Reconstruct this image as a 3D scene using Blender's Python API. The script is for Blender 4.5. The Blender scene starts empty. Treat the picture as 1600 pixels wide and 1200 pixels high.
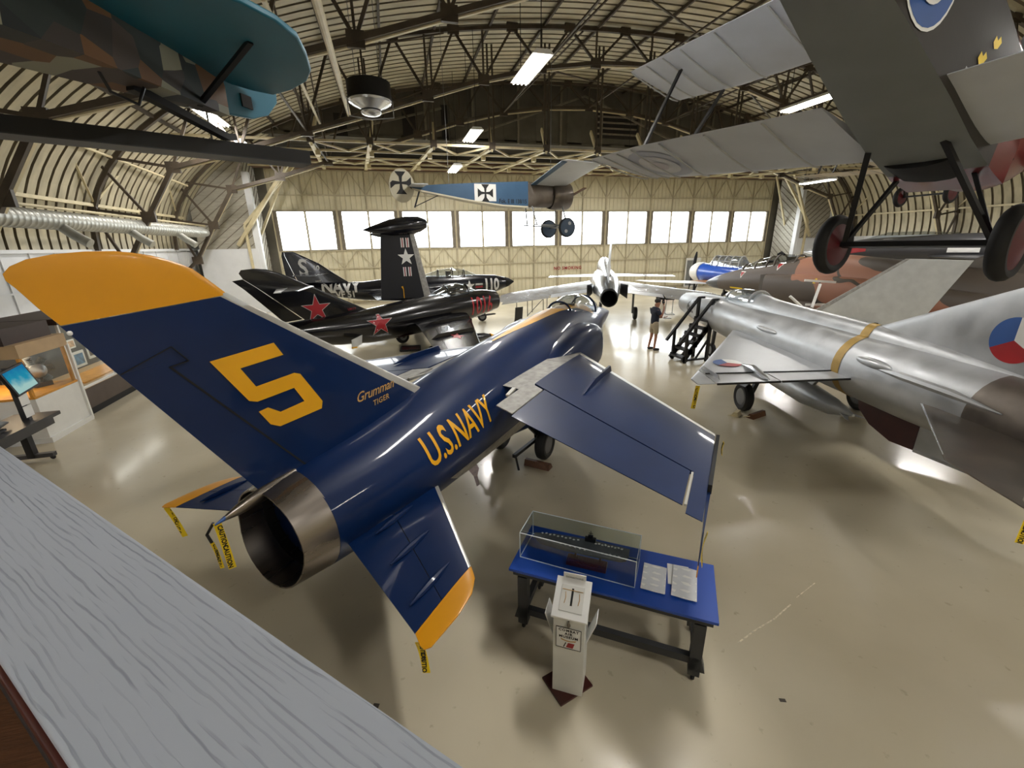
import bpy, bmesh, math, random
from mathutils import Vector, Matrix
from mathutils.bvhtree import BVHTree
random.seed(7)
PI = math.pi
R = math.radians
SC = bpy.context.scene
COL = SC.collection
V = Vector

# ------------------------------------------------------------------ materials
def lin(c):
    c = c / 255.0
    return c / 12.92 if c <= 0.04045 else ((c + 0.055) / 1.055) ** 2.4

def rgb(*c):
    return (lin(c[0]), lin(c[1]), lin(c[2]), 1.0)

def mat(name, col, rough=0.5, metal=0.0, coat=0.0, var=0.1, scale=4.0, bump=0.0, bscale=30.0, spec=0.5, stretch=(1, 1, 1), rvar=0.0):
    m = bpy.data.materials.new(name)
    m.use_nodes = True
    nt = m.node_tree
    b = nt.nodes['Principled BSDF']
    b.inputs['Roughness'].default_value = rough
    b.inputs['Metallic'].default_value = metal
    b.inputs['Coat Weight'].default_value = coat
    b.inputs['Coat Roughness'].default_value = 0.06
    b.inputs['Specular IOR Level'].default_value = spec
    tc = nt.nodes.new('ShaderNodeTexCoord')
    mp = nt.nodes.new('ShaderNodeMapping')
    mp.inputs['Scale'].default_value = stretch
    nt.links.new(tc.outputs['Object'], mp.inputs['Vector'])
    n = nt.nodes.new('ShaderNodeTexNoise')
    n.inputs['Scale'].default_value = scale
    n.inputs['Detail'].default_value = 6
    nt.links.new(mp.outputs[0], n.inputs['Vector'])
    cr = nt.nodes.new('ShaderNodeValToRGB')
    c = rgb(*col)
    cr.color_ramp.elements[0].position = 0.3
    cr.color_ramp.elements[1].position = 0.7
    cr.color_ramp.elements[0].color = tuple(max(0, x * (1 - var)) for x in c[:3]) + (1,)
    cr.color_ramp.elements[1].color = tuple(min(1, x * (1 + var)) for x in c[:3]) + (1,)
    nt.links.new(n.outputs['Fac'], cr.inputs['Fac'])
    nt.links.new(cr.outputs['Color'], b.inputs['Base Color'])
    if rvar:
        mr = nt.nodes.new('ShaderNodeMapRange')
        mr.inputs['From Min'].default_value = 0.3
        mr.inputs['From Max'].default_value = 0.7
        mr.inputs['To Min'].default_value = max(0.02, rough - rvar)
        mr.inputs['To Max'].default_value = rough + rvar
        nt.links.new(n.outputs['Fac'], mr.inputs['Value'])
        nt.links.new(mr.outputs[0], b.inputs['Roughness'])
    if bump:
        n2 = nt.nodes.new('ShaderNodeTexNoise')
        n2.inputs['Scale'].default_value = bscale
        n2.inputs['Detail'].default_value = 4
        nt.links.new(mp.outputs[0], n2.inputs['Vector'])
        bp = nt.nodes.new('ShaderNodeBump')
        bp.inputs['Strength'].default_value = bump
        bp.inputs['Distance'].default_value = 0.02
        nt.links.new(n2.outputs['Fac'], bp.inputs['Height'])
        nt.links.new(bp.outputs[0], b.inputs['Normal'])
    return m

def emit(name, col, strength):
    m = bpy.data.materials.new(name)
    m.use_nodes = True
    nt = m.node_tree
    nt.nodes.clear()
    e = nt.nodes.new('ShaderNodeEmission')
    e.inputs['Color'].default_value = rgb(*col)
    e.inputs['Strength'].default_value = strength
    o = nt.nodes.new('ShaderNodeOutputMaterial')
    nt.links.new(e.outputs[0], o.inputs[0])
    return m

def glass_mat(name, tint=(245, 250, 250), refl=0.08, rough=0.02):
    m = bpy.data.materials.new(name)
    m.use_nodes = True
    nt = m.node_tree
    nt.nodes.clear()
    t = nt.nodes.new('ShaderNodeBsdfTransparent')
    t.inputs['Color'].default_value = rgb(*tint)
    g = nt.nodes.new('ShaderNodeBsdfGlossy')
    g.inputs['Roughness'].default_value = rough
    f = nt.nodes.new('ShaderNodeLayerWeight')
    pw = nt.nodes.new('ShaderNodeMath')
    pw.operation = 'POWER'
    pw.inputs[1].default_value = 4.0
    nt.links.new(f.outputs['Facing'], pw.inputs[0])
    a = nt.nodes.new('ShaderNodeMath')
    a.operation = 'MULTIPLY_ADD'
    a.use_clamp = True
    a.inputs[1].default_value = 0.55
    a.inputs[2].default_value = refl * 0.5
    nt.links.new(pw.outputs[0], a.inputs[0])
    mx = nt.nodes.new('ShaderNodeMixShader')
    nt.links.new(a.outputs[0], mx.inputs[0])
    nt.links.new(t.outputs[0], mx.inputs[1])
    nt.links.new(g.outputs[0], mx.inputs[2])
    o = nt.nodes.new('ShaderNodeOutputMaterial')
    nt.links.new(mx.outputs[0], o.inputs[0])
    return m

MT = {}
MT['navy'] = mat('navy_gloss_paint', (4, 31, 72), 0.4, 0, 0.32, 0.1, 2.0, spec=0.2)
MT['yellow'] = mat('yellow_gloss_paint', (206, 140, 4), 0.32, 0, 0.25, 0.05, 3)
MT['stencil'] = mat('yellow_marking_paint', (226, 164, 20), 0.35, 0, 0.2, 0.05, 3)
MT['gold'] = mat('gold_marking_paint', (190, 150, 90), 0.35, 0, 0.2, 0.05, 3)
MT['steel'] = mat('brushed_exhaust_steel', (138, 130, 122), 0.3, 0.95, 0, 0.14, 2.2, 0, 40, stretch=(.3, 4, 4), rvar=0.05)
MT['alu'] = mat('weathered_aluminium', (176, 178, 180), 0.4, 0.55, 0, 0.13, 2.6, 0.06, 14, rvar=0.12)
MT['alu_bright'] = mat('polished_aluminium', (205, 207, 210), 0.22, 0.7, 0, 0.1, 2.5, 0.04, 8, rvar=0.06)
MT['alu_dull'] = mat('dull_tail_metal', (120, 112, 104), 0.4, 0.7, 0, 0.25, 2.5, rvar=0.1)
MT['lgrey'] = mat('light_grey_paint', (188, 190, 188), 0.4, 0, 0.1, 0.08, 4)
MT['strip'] = mat('pale_leading_edge_metal', (190, 188, 180), 0.3, 0.5, 0, 0.1, 5)
MT['walk'] = mat('worn_grey_walkway', (150, 148, 142), 0.55, 0.1, 0, 0.25, 9)
MT['black'] = mat('black_gloss_paint', (9, 9, 13), 0.22, 0, 0.5, 0.3, 2.0, 0.03, 3)
MT['midnight'] = mat('midnight_blue_black_paint', (14, 16, 26), 0.25, 0, 0.45, 0.2, 2.0, 0.03, 3)
MT['matt_navy'] = mat('matt_midnight_paint', (13, 14, 22), 0.5, 0, 0.0, 0.15, 2.0)
MT['maroon_disc'] = mat('maroon_wheel_disc', (88, 14, 22), 0.45, 0, 0.1, 0.12, 4)
MT['dark'] = mat('dark_cavity', (10, 10, 10), 0.8, 0, 0, 0.3, 4)
MT['rubber'] = mat('black_rubber', (18, 18, 19), 0.7, 0, 0, 0.2, 8)
MT['blackmetal'] = mat('black_painted_steel', (20, 20, 22), 0.45, 0.2, 0, 0.2, 6)
MT['grey_steel'] = mat('grey_painted_steel', (128, 130, 130), 0.45, 0.3, 0, 0.12, 6)
MT['white'] = mat('white_paint', (226, 226, 222), 0.4, 0, 0, 0.03, 5)
MT['red'] = mat('red_paint', (160, 24, 30), 0.4, 0, 0.1, 0.1, 5)
MT['redstar'] = mat('dark_red_marking', (150, 22, 34), 0.4, 0, 0.1, 0.08, 5)
MT['maroon'] = mat('dark_maroon_fin', (66, 26, 24), 0.5, 0, 0, 0.15, 5)
MT['roundel_blue'] = mat('roundel_blue', (44, 84, 150), 0.4, 0, 0, 0.06, 5)
MT['navy_blue_bright'] = mat('bright_blue_paint', (30, 84, 190), 0.28, 0, 0.4, 0.08, 3)
MT['band'] = mat('ochre_band', (160, 130, 64), 0.45, 0.2, 0, 0.1, 6)
MT['tan'] = mat('camouflage_tan', (146, 100, 78), 0.5, 0, 0, 0.08, 3)
MT['olive'] = mat('camouflage_olive', (74, 66, 56), 0.5, 0, 0, 0.1, 3)
MT['dgreen'] = mat('camouflage_dark_green', (56, 54, 46), 0.5, 0, 0, 0.1, 3)
MT['radome'] = mat('dark_radome', (52, 52, 54), 0.35, 0, 0.1, 0.1, 3)
MT['cap'] = mat('caution_tape_yellow', (238, 204, 20), 0.45, 0, 0, 0.05, 6)
MT['ink'] = mat('black_ink', (16, 16, 16), 0.6, 0, 0, 0.05, 6)
MT['wood'] = mat('brown_wood', (92, 58, 34), 0.6, 0, 0, 0.25, 6, 0.2, 20, stretch=(1, 8, 8))
MT['mahog'] = mat('red_brown_stand_wood', (62, 20, 16), 0.35, 0, 0.2, 0.2, 8)
MT['paper'] = mat('white_paper', (232, 232, 228), 0.6, 0, 0, 0.02, 8)
MT['plastic'] = mat('glossy_sleeve_plastic', (222, 224, 226), 0.08, 0, 0.8, 0.04, 14, 0.5, 7)
MT['cream'] = mat('cream_painted_steel', (200, 188, 152), 0.5, 0, 0, 0.12, 3)
MT['truss'] = mat('dark_brown_painted_steel', (72, 62, 50), 0.55, 0.1, 0, 0.3, 2)
MT['linen'] = mat('silver_doped_fabric', (196, 200, 206), 0.5, 0.1, 0, 0.06, 2, 0.05, 8)
MT['fabric_grey'] = mat('grey_doped_belly_fabric', (118, 122, 122), 0.55, 0, 0, 0.08, 2, 0.05, 8)
MT['fabric_olive'] = mat('dark_olive_doped_fabric', (40, 36, 32), 0.55, 0, 0, 0.1, 2, 0.05, 8)
MT['fabric_cream'] = mat('cream_doped_fabric', (196, 190, 168), 0.55, 0, 0, 0.06, 2, 0.05, 8)
MT['cowlred'] = mat('deep_red_cowling', (104, 20, 30), 0.3, 0, 0.3, 0.1, 4)
MT['teal'] = mat('teal_doped_fabric', (22, 104, 128), 0.5, 0, 0, 0.08, 2, 0.04, 8)
MT['skyblue'] = mat('faded_blue_doped_fabric', (54, 86, 116), 0.5, 0, 0, 0.08, 2, 0.04, 8)
MT['tblue'] = mat('table_top_blue', (16, 66, 156), 0.4, 0, 0.1, 0.06, 3)
MT['charcoal'] = mat('charcoal_painted_wood', (44, 45, 47), 0.5, 0, 0, 0.15, 6)
MT['offwhite'] = mat('off_white_paint', (206, 206, 200), 0.45, 0, 0, 0.05, 4)
MT['canopy'] = glass_mat('canopy_perspex', (236, 241, 244), 0.5, 0.08)
MT['acrylic'] = glass_mat('clear_acrylic', (247, 250, 250), 0.07)
MT['acredge'] = mat('acrylic_polished_edge', (225, 235, 240), 0.15, 0, 0.5, 0.02, 8)
MT['pane'] = glass_mat('window_glass', (250, 252, 252), 0.06)
MT['tan_wall'] = mat('beige_board', (178, 150, 112), 0.6, 0, 0, 0.08, 3)
MT['brown_board'] = mat('dark_brown_board', (58, 42, 34), 0.6, 0, 0, 0.12, 3)
MT['pine'] = mat('amber_varnished_wood', (206, 144, 52), 0.5, 0, 0, 0.15, 6)
MT['galv'] = mat('galvanised_duct', (168, 168, 160), 0.42, 0.5, 0, 0.12, 5)
MT['mink'] = mat('dark_brown_grey_base', (80, 68, 60), 0.6, 0, 0, 0.1, 3)

# ------------------------------------------------------------------ mesh builder
class MB:
    def __init__(s, sc=1.0):
        s.v = []; s.f = []; s.m = []; s.mi = 0; s.sc = sc
    def add(s, vs, fs):
        o = len(s.v)
        s.v.extend(V(p) for p in vs)
        for f in fs:
            s.f.append([i + o for i in f]); s.m.append(s.mi)
        return s
    def box(s, c, d, M=None):
        c = V(c); vs = []
        for k in range(8):
            p = V(((k & 1) - .5, ((k >> 1) & 1) - .5, (k >> 2) - .5))
            p = V((p.x * d[0], p.y * d[1], p.z * d[2]))
            if M is not None: p = M @ p
            vs.append(c + p)
        return s.add(vs, [(0, 2, 3, 1), (4, 5, 7, 6), (0, 1, 5, 4), (2, 6, 7, 3), (0, 4, 6, 2), (1, 3, 7, 5)])
    def bar(s, a, b, w, h=None, up=(0, 0, 1)):
        a, b = V(a), V(b); h = h or w
        d = b - a; L = d.length
        if L < 1e-6: return s
        x = d / L; u = V(up)
        if abs(x.dot(u)) > .98: u = V((1, 0, 0))
        y = u.cross(x).normalized(); z = x.cross(y)
        M = Matrix((x, y, z)).transposed()
        return s.box((a + b) / 2, (L, w, h), M)
    def tube(s, pts, r, n=10, cap=True):
        pts = [V(p) for p in pts]; rings = []
        rr = r if isinstance(r, (list, tuple)) else [r] * len(pts)
        prev = None
        for i, p in enumerate(pts):
            if i == 0: d = pts[1] - p
            elif i == len(pts) - 1: d = p - pts[i - 1]
            else: d = (pts[i + 1] - pts[i - 1])
            d.normalize()
            if prev is None:
                u = V((0, 0, 1)) if abs(d.z) < .9 else V((1, 0, 0))
                a = d.cross(u).normalized()
            else:
                a = (prev - d * prev.dot(d)).normalized()
            prev = a
            b = d.cross(a)
            rings.append([p + a * math.cos(2 * PI * k / n) * rr[i] + b * math.sin(2 * PI * k / n) * rr[i] for k in range(n)])
        return s.loft(rings, cap, cap)
    def loft(s, rings, c0=True, c1=True, closed=True):
        n = len(rings[0]); vs = []; fs = []
        for r in rings: vs.extend(r)
        for i in range(len(rings) - 1):
            for k in range(n if closed else n - 1):
                k2 = (k + 1) % n
                fs.append((i * n + k, i * n + k2, (i + 1) * n + k2, (i + 1) * n + k))
        if c0: fs.append(tuple(range(n - 1, -1, -1)))
        if c1: fs.append(tuple((len(rings) - 1) * n + k for k in range(n)))
        return s.add(vs, fs)
    def prism(s, poly, d):
        n = len(poly); d = V(d)
        a = [V(p) for p in poly]; b = [p + d for p in a]
        fs = [tuple(range(n - 1, -1, -1)), tuple(range(n, 2 * n))]
        for k in range(n): fs.append((k, (k + 1) % n, n + (k + 1) % n, n + k))
        return s.add(a + b, fs)
    def lathe(s, c, axis, prof, n=24, cap=True):
        """prof: list of (distance along axis, radius)"""
        c = V(c); ax = V(axis).normalized()
        u = V((0, 0, 1)) if abs(ax.z) < .9 else V((1, 0, 0))
        a = ax.cross(u).normalized(); b = ax.cross(a)
        return s.loft([[c + ax * t + (a * math.cos(2 * PI * k / n) + b * math.sin(2 * PI * k / n)) * max(r, 1e-4) for k in range(n)] for t, r in prof], cap, cap)
    def fus(s, st, n=28, c0=True, c1=True):
        """stations along local x: (x, zc, halfwidth, top, bottom, [exponent, yc])"""
        rings = []
        for q in st:
            x, zc, w, ht, hb = q[:5]
            e = q[5] if len(q) > 5 else 2.0
            yc = q[6] if len(q) > 6 else 0.0
            r = []
            for k in range(n):
                t = 2 * PI * k / n
                c, sn = math.cos(t), math.sin(t)
                h = ht if sn >= 0 else hb
                r.append(V((x, yc + w * math.copysign(abs(c) ** (2 / e), c), zc + h * math.copysign(abs(sn) ** (2 / e), sn))))
            rings.append(r)
        return s.loft(rings, c0, c1)
    def wing(s, secs, c0=0.0, c1=1.0, n=10, cap=True):
        """secs: (leading edge, trailing edge, thickness)"""
        rings = []
        L = [V(q[0]) for q in secs]; T = [V(q[1]) for q in secs]
        for i, q in enumerate(secs):
            le, te, th = L[i], T[i], q[2]
            ch = te - le
            j0, j1 = max(0, i - 1), min(len(secs) - 1, i + 1)
            sp = (L[j1] + T[j1]) - (L[j0] + T[j0])
            nr = ch.cross(sp)
            if nr.length < 1e-9: nr = V((0, 0, 1))
            nr.normalize()
            up = []; lo = []
            for k in range(n + 1):
                u = k / n
                c = c0 + (c1 - c0) * (1 - math.cos(u * PI / 2) if c0 == 0 and c1 < .5 else (0.5 - 0.5 * math.cos(PI * u) if c1 - c0 > .6 else u))
                t = 2.6 * th * (0.2969 * math.sqrt(max(c, 0)) - .126 * c - .3516 * c * c + .2843 * c ** 3 - .1036 * c ** 4) * 1.9
                t = max(t, 0.0) * .5 + .004
                p = le + ch * c
                up.append(p + nr * t); lo.append(p - nr * t)
            rings.append(up + lo[::-1])
        return s.loft(rings, cap, cap)
    def ball(s, c, r, n=12):
        c = V(c); rx, ry, rz = r if isinstance(r, (tuple, list)) else (r, r, r)
        rings = []
        for i in range(1, n):
            t = PI * i / n
            rings.append([c + V((rx * math.sin(t) * math.cos(2 * PI * k / (2 * n)), ry * math.sin(t) * math.sin(2 * PI * k / (2 * n)), -rz * math.cos(t))) for k in range(2 * n)])
        return s.loft(rings)
    def wheel(s, c, axis, r, w, n=28):
        h = w / 2
        return s.lathe(c, axis, [(-h * .75, r * .55), (-h, r * .66), (-h, r * .82), (-h * .65, r * .96), (0, r), (h * .65, r * .96), (h, r * .82), (h, r * .66), (h * .75, r * .55)], n)
    def bvh(s):
        return BVHTree.FromPolygons([tuple(p) for p in s.v], s.f)
    def mirror(s):
        m = MB(s.sc)
        m.v = [V((p.x, -p.y, p.z)) for p in s.v]
        m.f = [f[::-1] for f in s.f]; m.m = list(s.m)
        return m
    def build(s, name, mats, parent=None, smooth=True, sharp=35, bevel=0.0, recalc=True):
        me = bpy.data.meshes.new(name)
        k = s.sc
        me.from_pydata([tuple(p * k) for p in s.v], [], s.f)
        if not isinstance(mats, (list, tuple)): mats = [mats]
        for m in mats: me.materials.append(MT[m] if isinstance(m, str) else m)
        if len(mats) > 1:
            for p, i in zip(me.polygons, s.m): p.material_index = i
        if recalc:
            bm = bmesh.new(); bm.from_mesh(me)
            bmesh.ops.remove_doubles(bm, verts=bm.verts, dist=1e-5)
            bmesh.ops.recalc_face_normals(bm, faces=bm.faces)
            bm.to_mesh(me); bm.free()
        if smooth:
            me.shade_smooth()
            me.set_sharp_from_angle(angle=R(sharp))
        o = bpy.data.objects.new(name, me)
        COL.objects.link(o)
        if parent is not None: o.parent = parent
        if bevel:
            b = o.modifiers.new('bevel', 'BEVEL'); b.width = bevel; b.segments = 2; b.limit_method = 'ANGLE'
        return o

def thing(name, label, cat, loc=(0, 0, 0), heading=None, rotz=0.0, group=None, pitch=0.0):
    o = bpy.data.objects.new(name, None)
    COL.objects.link(o)
    o.empty_display_size = .2
    o.location = loc
    if heading is not None: rotz = R(90 - heading)
    o.rotation_euler = (0, -R(pitch), rotz)
    o['label'] = label; o['category'] = cat
    if group: o['group'] = group
    return o

def tag(o, label, cat, group=None):
    o['label'] = label; o['category'] = cat
    if group: o['group'] = group
    return o

def struct(o, label=None):
    o['kind'] = 'structure'
    if label: o['label'] = label
    return o

# ------------------------------------------------------------------ decals and lettering
def text_geo(txt, size=1.0, shear=0.0, spacing=1.0, bold=0.0, sx=1.0, align='CENTER'):
    cu = bpy.data.curves.new('tmp', 'FONT')
    cu.body = txt; cu.size = size; cu.shear = shear; cu.space_character = spacing
    cu.align_x = align; cu.align_y = 'CENTER'; cu.offset = bold; cu.resolution_u = 3
    ob = bpy.data.objects.new('tmp', cu); COL.objects.link(ob)
    dg = bpy.context.evaluated_depsgraph_get()
    me = bpy.data.meshes.new_from_object(ob.evaluated_get(dg))
    vs = [(p.co.x * sx, p.co.y) for p in me.vertices]; fs = [tuple(p.vertices) for p in me.polygons]
    bpy.data.objects.remove(ob); bpy.data.curves.remove(cu); bpy.data.meshes.remove(me)
    return vs, fs

def poly_geo(p):
    return list(p), [tuple(range(len(p)))]

def star_pts(r, r2=.382, rot=90, n=5):
    return [((r if k % 2 == 0 else r * r2) * math.cos(R(rot + k * 180 / n)), (r if k % 2 == 0 else r * r2) * math.sin(R(rot + k * 180 / n))) for k in range(2 * n)]

def circ_pts(r, n=32, a0=0, a1=360):
    full = abs(a1 - a0) >= 360
    return [(r * math.cos(R(a0 + (a1 - a0) * k / (n if full else n - 1))), r * math.sin(R(a0 + (a1 - a0) * k / (n if full else n - 1)))) for k in range(n)]

def cross_pts(r, w=.34, w0=.1):
    """flared cross"""
    out = []
    for k in range(4):
        a = R(90 * k)
        for x, y in ((w0 * r, w0 * r * 1.2), (r, w * r * 1.15), (r, -w * r * 1.15)):
            pass
    arm = [(w0 * r, -w0 * r), (r * .55, -w0 * r * 1.6), (r, -w * r * 1.2), (r, w * r * 1.2), (r * .55, w0 * r * 1.6)]
    for k in range(4):
        a = R(90 * k); c, s = math.cos(a), math.sin(a)
        out += [(x * c - y * s, x * s + y * c) for x, y in arm]
    return out

def decal(name, geos, o, ux, uy, target, matname, parent, sc=1.0, off=.006, both=False, maxlen=.25, ray=None):
    """flat outlines laid on to the surface of a target along the frame normal, in the thing's own coordinates"""
    o, ux, uy = V(o), V(ux), V(uy)
    nz = ux.cross(uy).normalized() if ray is None else -V(ray).normalized()
    bm = bmesh.new()
    for vs, fs in geos:
        bv = [bm.verts.new((p[0], p[1], 0)) for p in vs]
        for f in fs:
            try: bm.faces.new([bv[i] for i in f])
            except ValueError: pass
    bm.normal_update()
    bmesh.ops.triangulate(bm, faces=bm.faces)
    for _ in range(5):
        es = [e for e in bm.edges if e.calc_length() > maxlen]
        if not es: break
        bmesh.ops.subdivide_edges(bm, edges=es, cuts=1)
        bm.normal_update()
        bmesh.ops.triangulate(bm, faces=bm.faces)
    m = MB(sc)
    miss = set()
    for i, p in enumerate(bm.verts):
        q = o + ux * p.co.x + uy * p.co.y
        if target is not None:
            h = target.ray_cast(q + nz * 3, -nz, 6)
            if h[0] is not None: q = h[0]
            else: miss.add(i)
        m.v.append(q + nz * off)
    bm.verts.index_update()
    m.f = [[v.index for v in f.verts] for f in bm.faces if not any(v.index in miss for v in f.verts)]; m.m = [0] * len(m.f)
    bm.free()
    ob = m.build(name, matname, parent, smooth=False, recalc=False)
    return ob
# ------------------------------------------------------------------ camera
cam_d = bpy.data.cameras.new('camera')
cam_o = bpy.data.objects.new('camera', cam_d)
COL.objects.link(cam_o)
_p, _ro, _ya = R(18.2), R(-1.15), R(15.2)
_f = V((math.sin(_ya) * math.cos(_p), math.cos(_ya) * math.cos(_p), -math.sin(_p)))
_r = V((math.cos(_ya), -math.sin(_ya), 0)); _u = _r.cross(_f)
_r2 = _r * math.cos(_ro) + _u * math.sin(_ro); _u2 = _u * math.cos(_ro) - _r * math.sin(_ro)
cam_o.matrix_world = Matrix(((_r2.x, _u2.x, -_f.x, 0), (_r2.y, _u2.y, -_f.y, 0), (_r2.z, _u2.z, -_f.z, 3.9), (0, 0, 0, 1)))
cam_d.sensor_width = 36.0; cam_d.lens = 660 / 1600 * 36.0; cam_d.clip_start = 0.05; cam_d.clip_end = 600
SC.camera = cam_o

# ------------------------------------------------------------------ room materials
def floor_mat():
    m = bpy.data.materials.new('beige_epoxy_floor'); m.use_nodes = True
    nt = m.node_tree; b = nt.nodes['Principled BSDF']; L = nt.links.new
    tc = nt.nodes.new('ShaderNodeTexCoord')
    def noise(scale, detail=6, st=(1, 1, 1)):
        mp = nt.nodes.new('ShaderNodeMapping'); mp.inputs['Scale'].default_value = st
        L(tc.outputs['Object'], mp.inputs[0])
        n = nt.nodes.new('ShaderNodeTexNoise'); n.inputs['Scale'].default_value = scale; n.inputs['Detail'].default_value = detail
        L(mp.outputs[0], n.inputs['Vector']); return n
    n1 = noise(.35); n2 = noise(9, 8)
    r1 = nt.nodes.new('ShaderNodeValToRGB')
    r1.color_ramp.elements[0].position = .35; r1.color_ramp.elements[1].position = .68
    r1.color_ramp.elements[0].color = rgb(186, 176, 152); r1.color_ramp.elements[1].color = rgb(202, 193, 170)
    L(n1.outputs['Fac'], r1.inputs[0])
    r2 = nt.nodes.new('ShaderNodeValToRGB')
    r2.color_ramp.elements[0].position = .22; r2.color_ramp.elements[1].position = .34
    r2.color_ramp.elements[0].color = rgb(168, 158, 138); r2.color_ramp.elements[1].color = (1, 1, 1, 1)
    L(n2.outputs['Fac'], r2.inputs[0])
    mx = nt.nodes.new('ShaderNodeMix'); mx.data_type = 'RGBA'; mx.blend_type = 'MULTIPLY'; mx.inputs[0].default_value = .5
    L(r1.outputs[0], mx.inputs[6]); L(r2.outputs[0], mx.inputs[7])
    L(mx.outputs[2], b.inputs['Base Color'])
    mr = nt.nodes.new('ShaderNodeMapRange'); mr.inputs[3].default_value = .13; mr.inputs[4].default_value = .3
    L(n1.outputs['Fac'], mr.inputs[0]); L(mr.outputs[0], b.inputs['Roughness'])
    b.inputs['Coat Weight'].default_value = .25; b.inputs['Coat Roughness'].default_value = .1
    n3 = noise(3.0, 3)
    bp = nt.nodes.new('ShaderNodeBump'); bp.inputs['Strength'].default_value = .06; bp.inputs['Distance'].default_value = .03
    L(n3.outputs['Fac'], bp.inputs['Height']); L(bp.outputs[0], b.inputs['Normal'])
    return m

MT['floor'] = floor_mat()
MT['roof'] = mat('stained_beige_roof_sheet', (186, 178, 152), 0.5, 0.1, 0, 0.22, 0.9, stretch=(1, 3, 1), rvar=.1)
MT['doorsheet'] = mat('cream_ribbed_door_sheet', (212, 205, 178), 0.5, 0, 0, 0.06, 1.5)
MT['frame'] = mat('weathered_grey_post', (120, 112, 98), 0.6, 0, 0, 0.2, 4)
MT['doorframe'] = mat('cream_door_frame', (186, 176, 148), 0.5, 0, 0, 0.1, 4)
MT['gable'] = mat('sooty_gable_board', (88, 84, 74), 0.7, 0, 0, 0.2, 1.2)
MT['gable2'] = mat('dark_gable_opening', (40, 36, 32), 0.8, 0, 0, 0.2, 2)
MT['rust'] = mat('rusty_brown_beam', (112, 84, 66), 0.6, 0, 0, 0.25, 2)
MT['wallwhite'] = mat('white_wall_board', (216, 218, 220), 0.5, 0, 0, 0.05, 1.5)
MT['plank'] = mat('weathered_diagonal_plank', (168, 164, 150), 0.6, 0, 0, 0.14, 2.5, stretch=(1, 1, 5))
MT['concrete'] = mat('pale_outdoor_concrete', (196, 196, 192), 0.8, 0, 0, 0.08, .3)

CX, AX, BZ, Z0, EN = 13.6, 25.4, 9.8, 4.0, 2.1
YG = 30.4
def arch(u, off=0.0):
    """u 0..1 from the left springing to the right; off moves inwards"""
    t = PI * u
    c, s = math.cos(t), math.sin(t)
    return CX - (AX - off) * math.copysign(abs(c) ** (2 / EN), c), Z0 + (BZ - off) * abs(s) ** (2 / EN)

YF, YB = -9.0, 34.0
XL, XR = CX - AX, CX + AX

# floor
b = MB(); b.box(((XL + XR) / 2, (YF + YB) / 2, -.1), (XR - XL + 1, YB - YF + 1.2, .2))
struct(b.build('floor', 'floor', None, smooth=False), 'glossy beige epoxy hangar floor')
# apron outside
b = MB(); b.box((14, 84.6, -.35), (220, 100, .3)); b.box((14, -59.6, -.35), (220, 100, .3))
struct(b.build('ground', 'concrete', None, smooth=False))
# roof
b = MB(); NA = 72
us = [k / NA for k in range(NA + 1)]
y = YF - .3
while y < YG + .5:
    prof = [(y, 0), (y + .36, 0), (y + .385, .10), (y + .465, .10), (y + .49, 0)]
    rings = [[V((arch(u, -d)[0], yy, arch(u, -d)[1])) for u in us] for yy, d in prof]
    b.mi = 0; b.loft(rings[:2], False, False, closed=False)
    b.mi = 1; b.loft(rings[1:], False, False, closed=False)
    y += .49
MT['seam'] = mat('dark_sheet_seam', (116, 107, 88), 0.6, 0, 0, 0.2, 2)  # groove faces get a darker tone than the flat sheet
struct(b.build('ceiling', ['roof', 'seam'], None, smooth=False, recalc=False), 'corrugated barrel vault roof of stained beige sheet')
b = MB(); rings = [[V((arch(u, -.3)[0], yy, arch(u, -.3)[1])) for u in us] for yy in (YF - .4, YG + .7)]
b.loft(rings, False, False, closed=False)
struct(b.build('roof', 'gable', None, smooth=False, recalc=False))
b = MB(); b.box((CX, (YG + YB) / 2 + .3, 10.45), (51, YB - YG + .6, .1)); struct(b.build('soffit', 'gable', None, smooth=False))
# side walls
for s, x in (('left', XL), ('right', XR)):
    sg = -1 if s == 'left' else 1
    b = MB(); b.box((x + sg * .1, (YF + YB) / 2, 2.0), (.2, YB - YF + 1, 4.06))
    y = YF + 1
    while y < YB:
        b.box((x - sg * .02, y, 2.0), (.04, .05, 4.0)); y += 1.22
    b.box((x - sg * .05, (YF + YB) / 2, 4.0), (.12, YB - YF, .12))
    b.box((x - sg * .02, (YF + YB) / 2, 2.7), (.06, YB - YF, .06))
    struct(b.build('wall_' + s, 'wallwhite', None, smooth=False))

b = MB()
for x in (XL - .1, XR + .1): b.box((x, (YG + YB) / 2 + .3, 7.2), (.2, YB - YG + .8, 6.6))
struct(b.build('trim_15', 'plank', None, smooth=False))
# ------------------------------------------------------------------ end walls
DX0, DW, ND = -7.38, 4.15, 10
def gable(y, name, zlow=9.1):
    b = MB()
    ring = [(arch(u, -.2)[0], arch(u, -.2)[1]) for u in us]
    # strip columns above the door head
    n = 46
    for k in range(n):
        x0 = XL + (XR - XL) * k / n; x1 = XL + (XR - XL) * (k + 1) / n
        def zr(x):
            q = min(1, abs((x - CX) / (AX + .2)))
            return Z0 + (BZ + .2) * (1 - q ** EN) ** (1 / EN)
        zb = zlow if DX0 - .6 < (x0 + x1) / 2 < DX0 + DW * ND + .6 or zlow > 9.5 else 0
        za, zc = zr(x0), zr(x1)
        if max(za, zc) <= zb: continue
        d = .03 if k % 2 else 0
        b.prism([(x0, y + d, zb), (x1, y + d, zb), (x1, y + d, max(zb, zc)), (x0, y + d, max(zb, za))], (0, .2, 0))
    return b
b = gable(YG, 'wall_back', 10.3)
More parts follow.
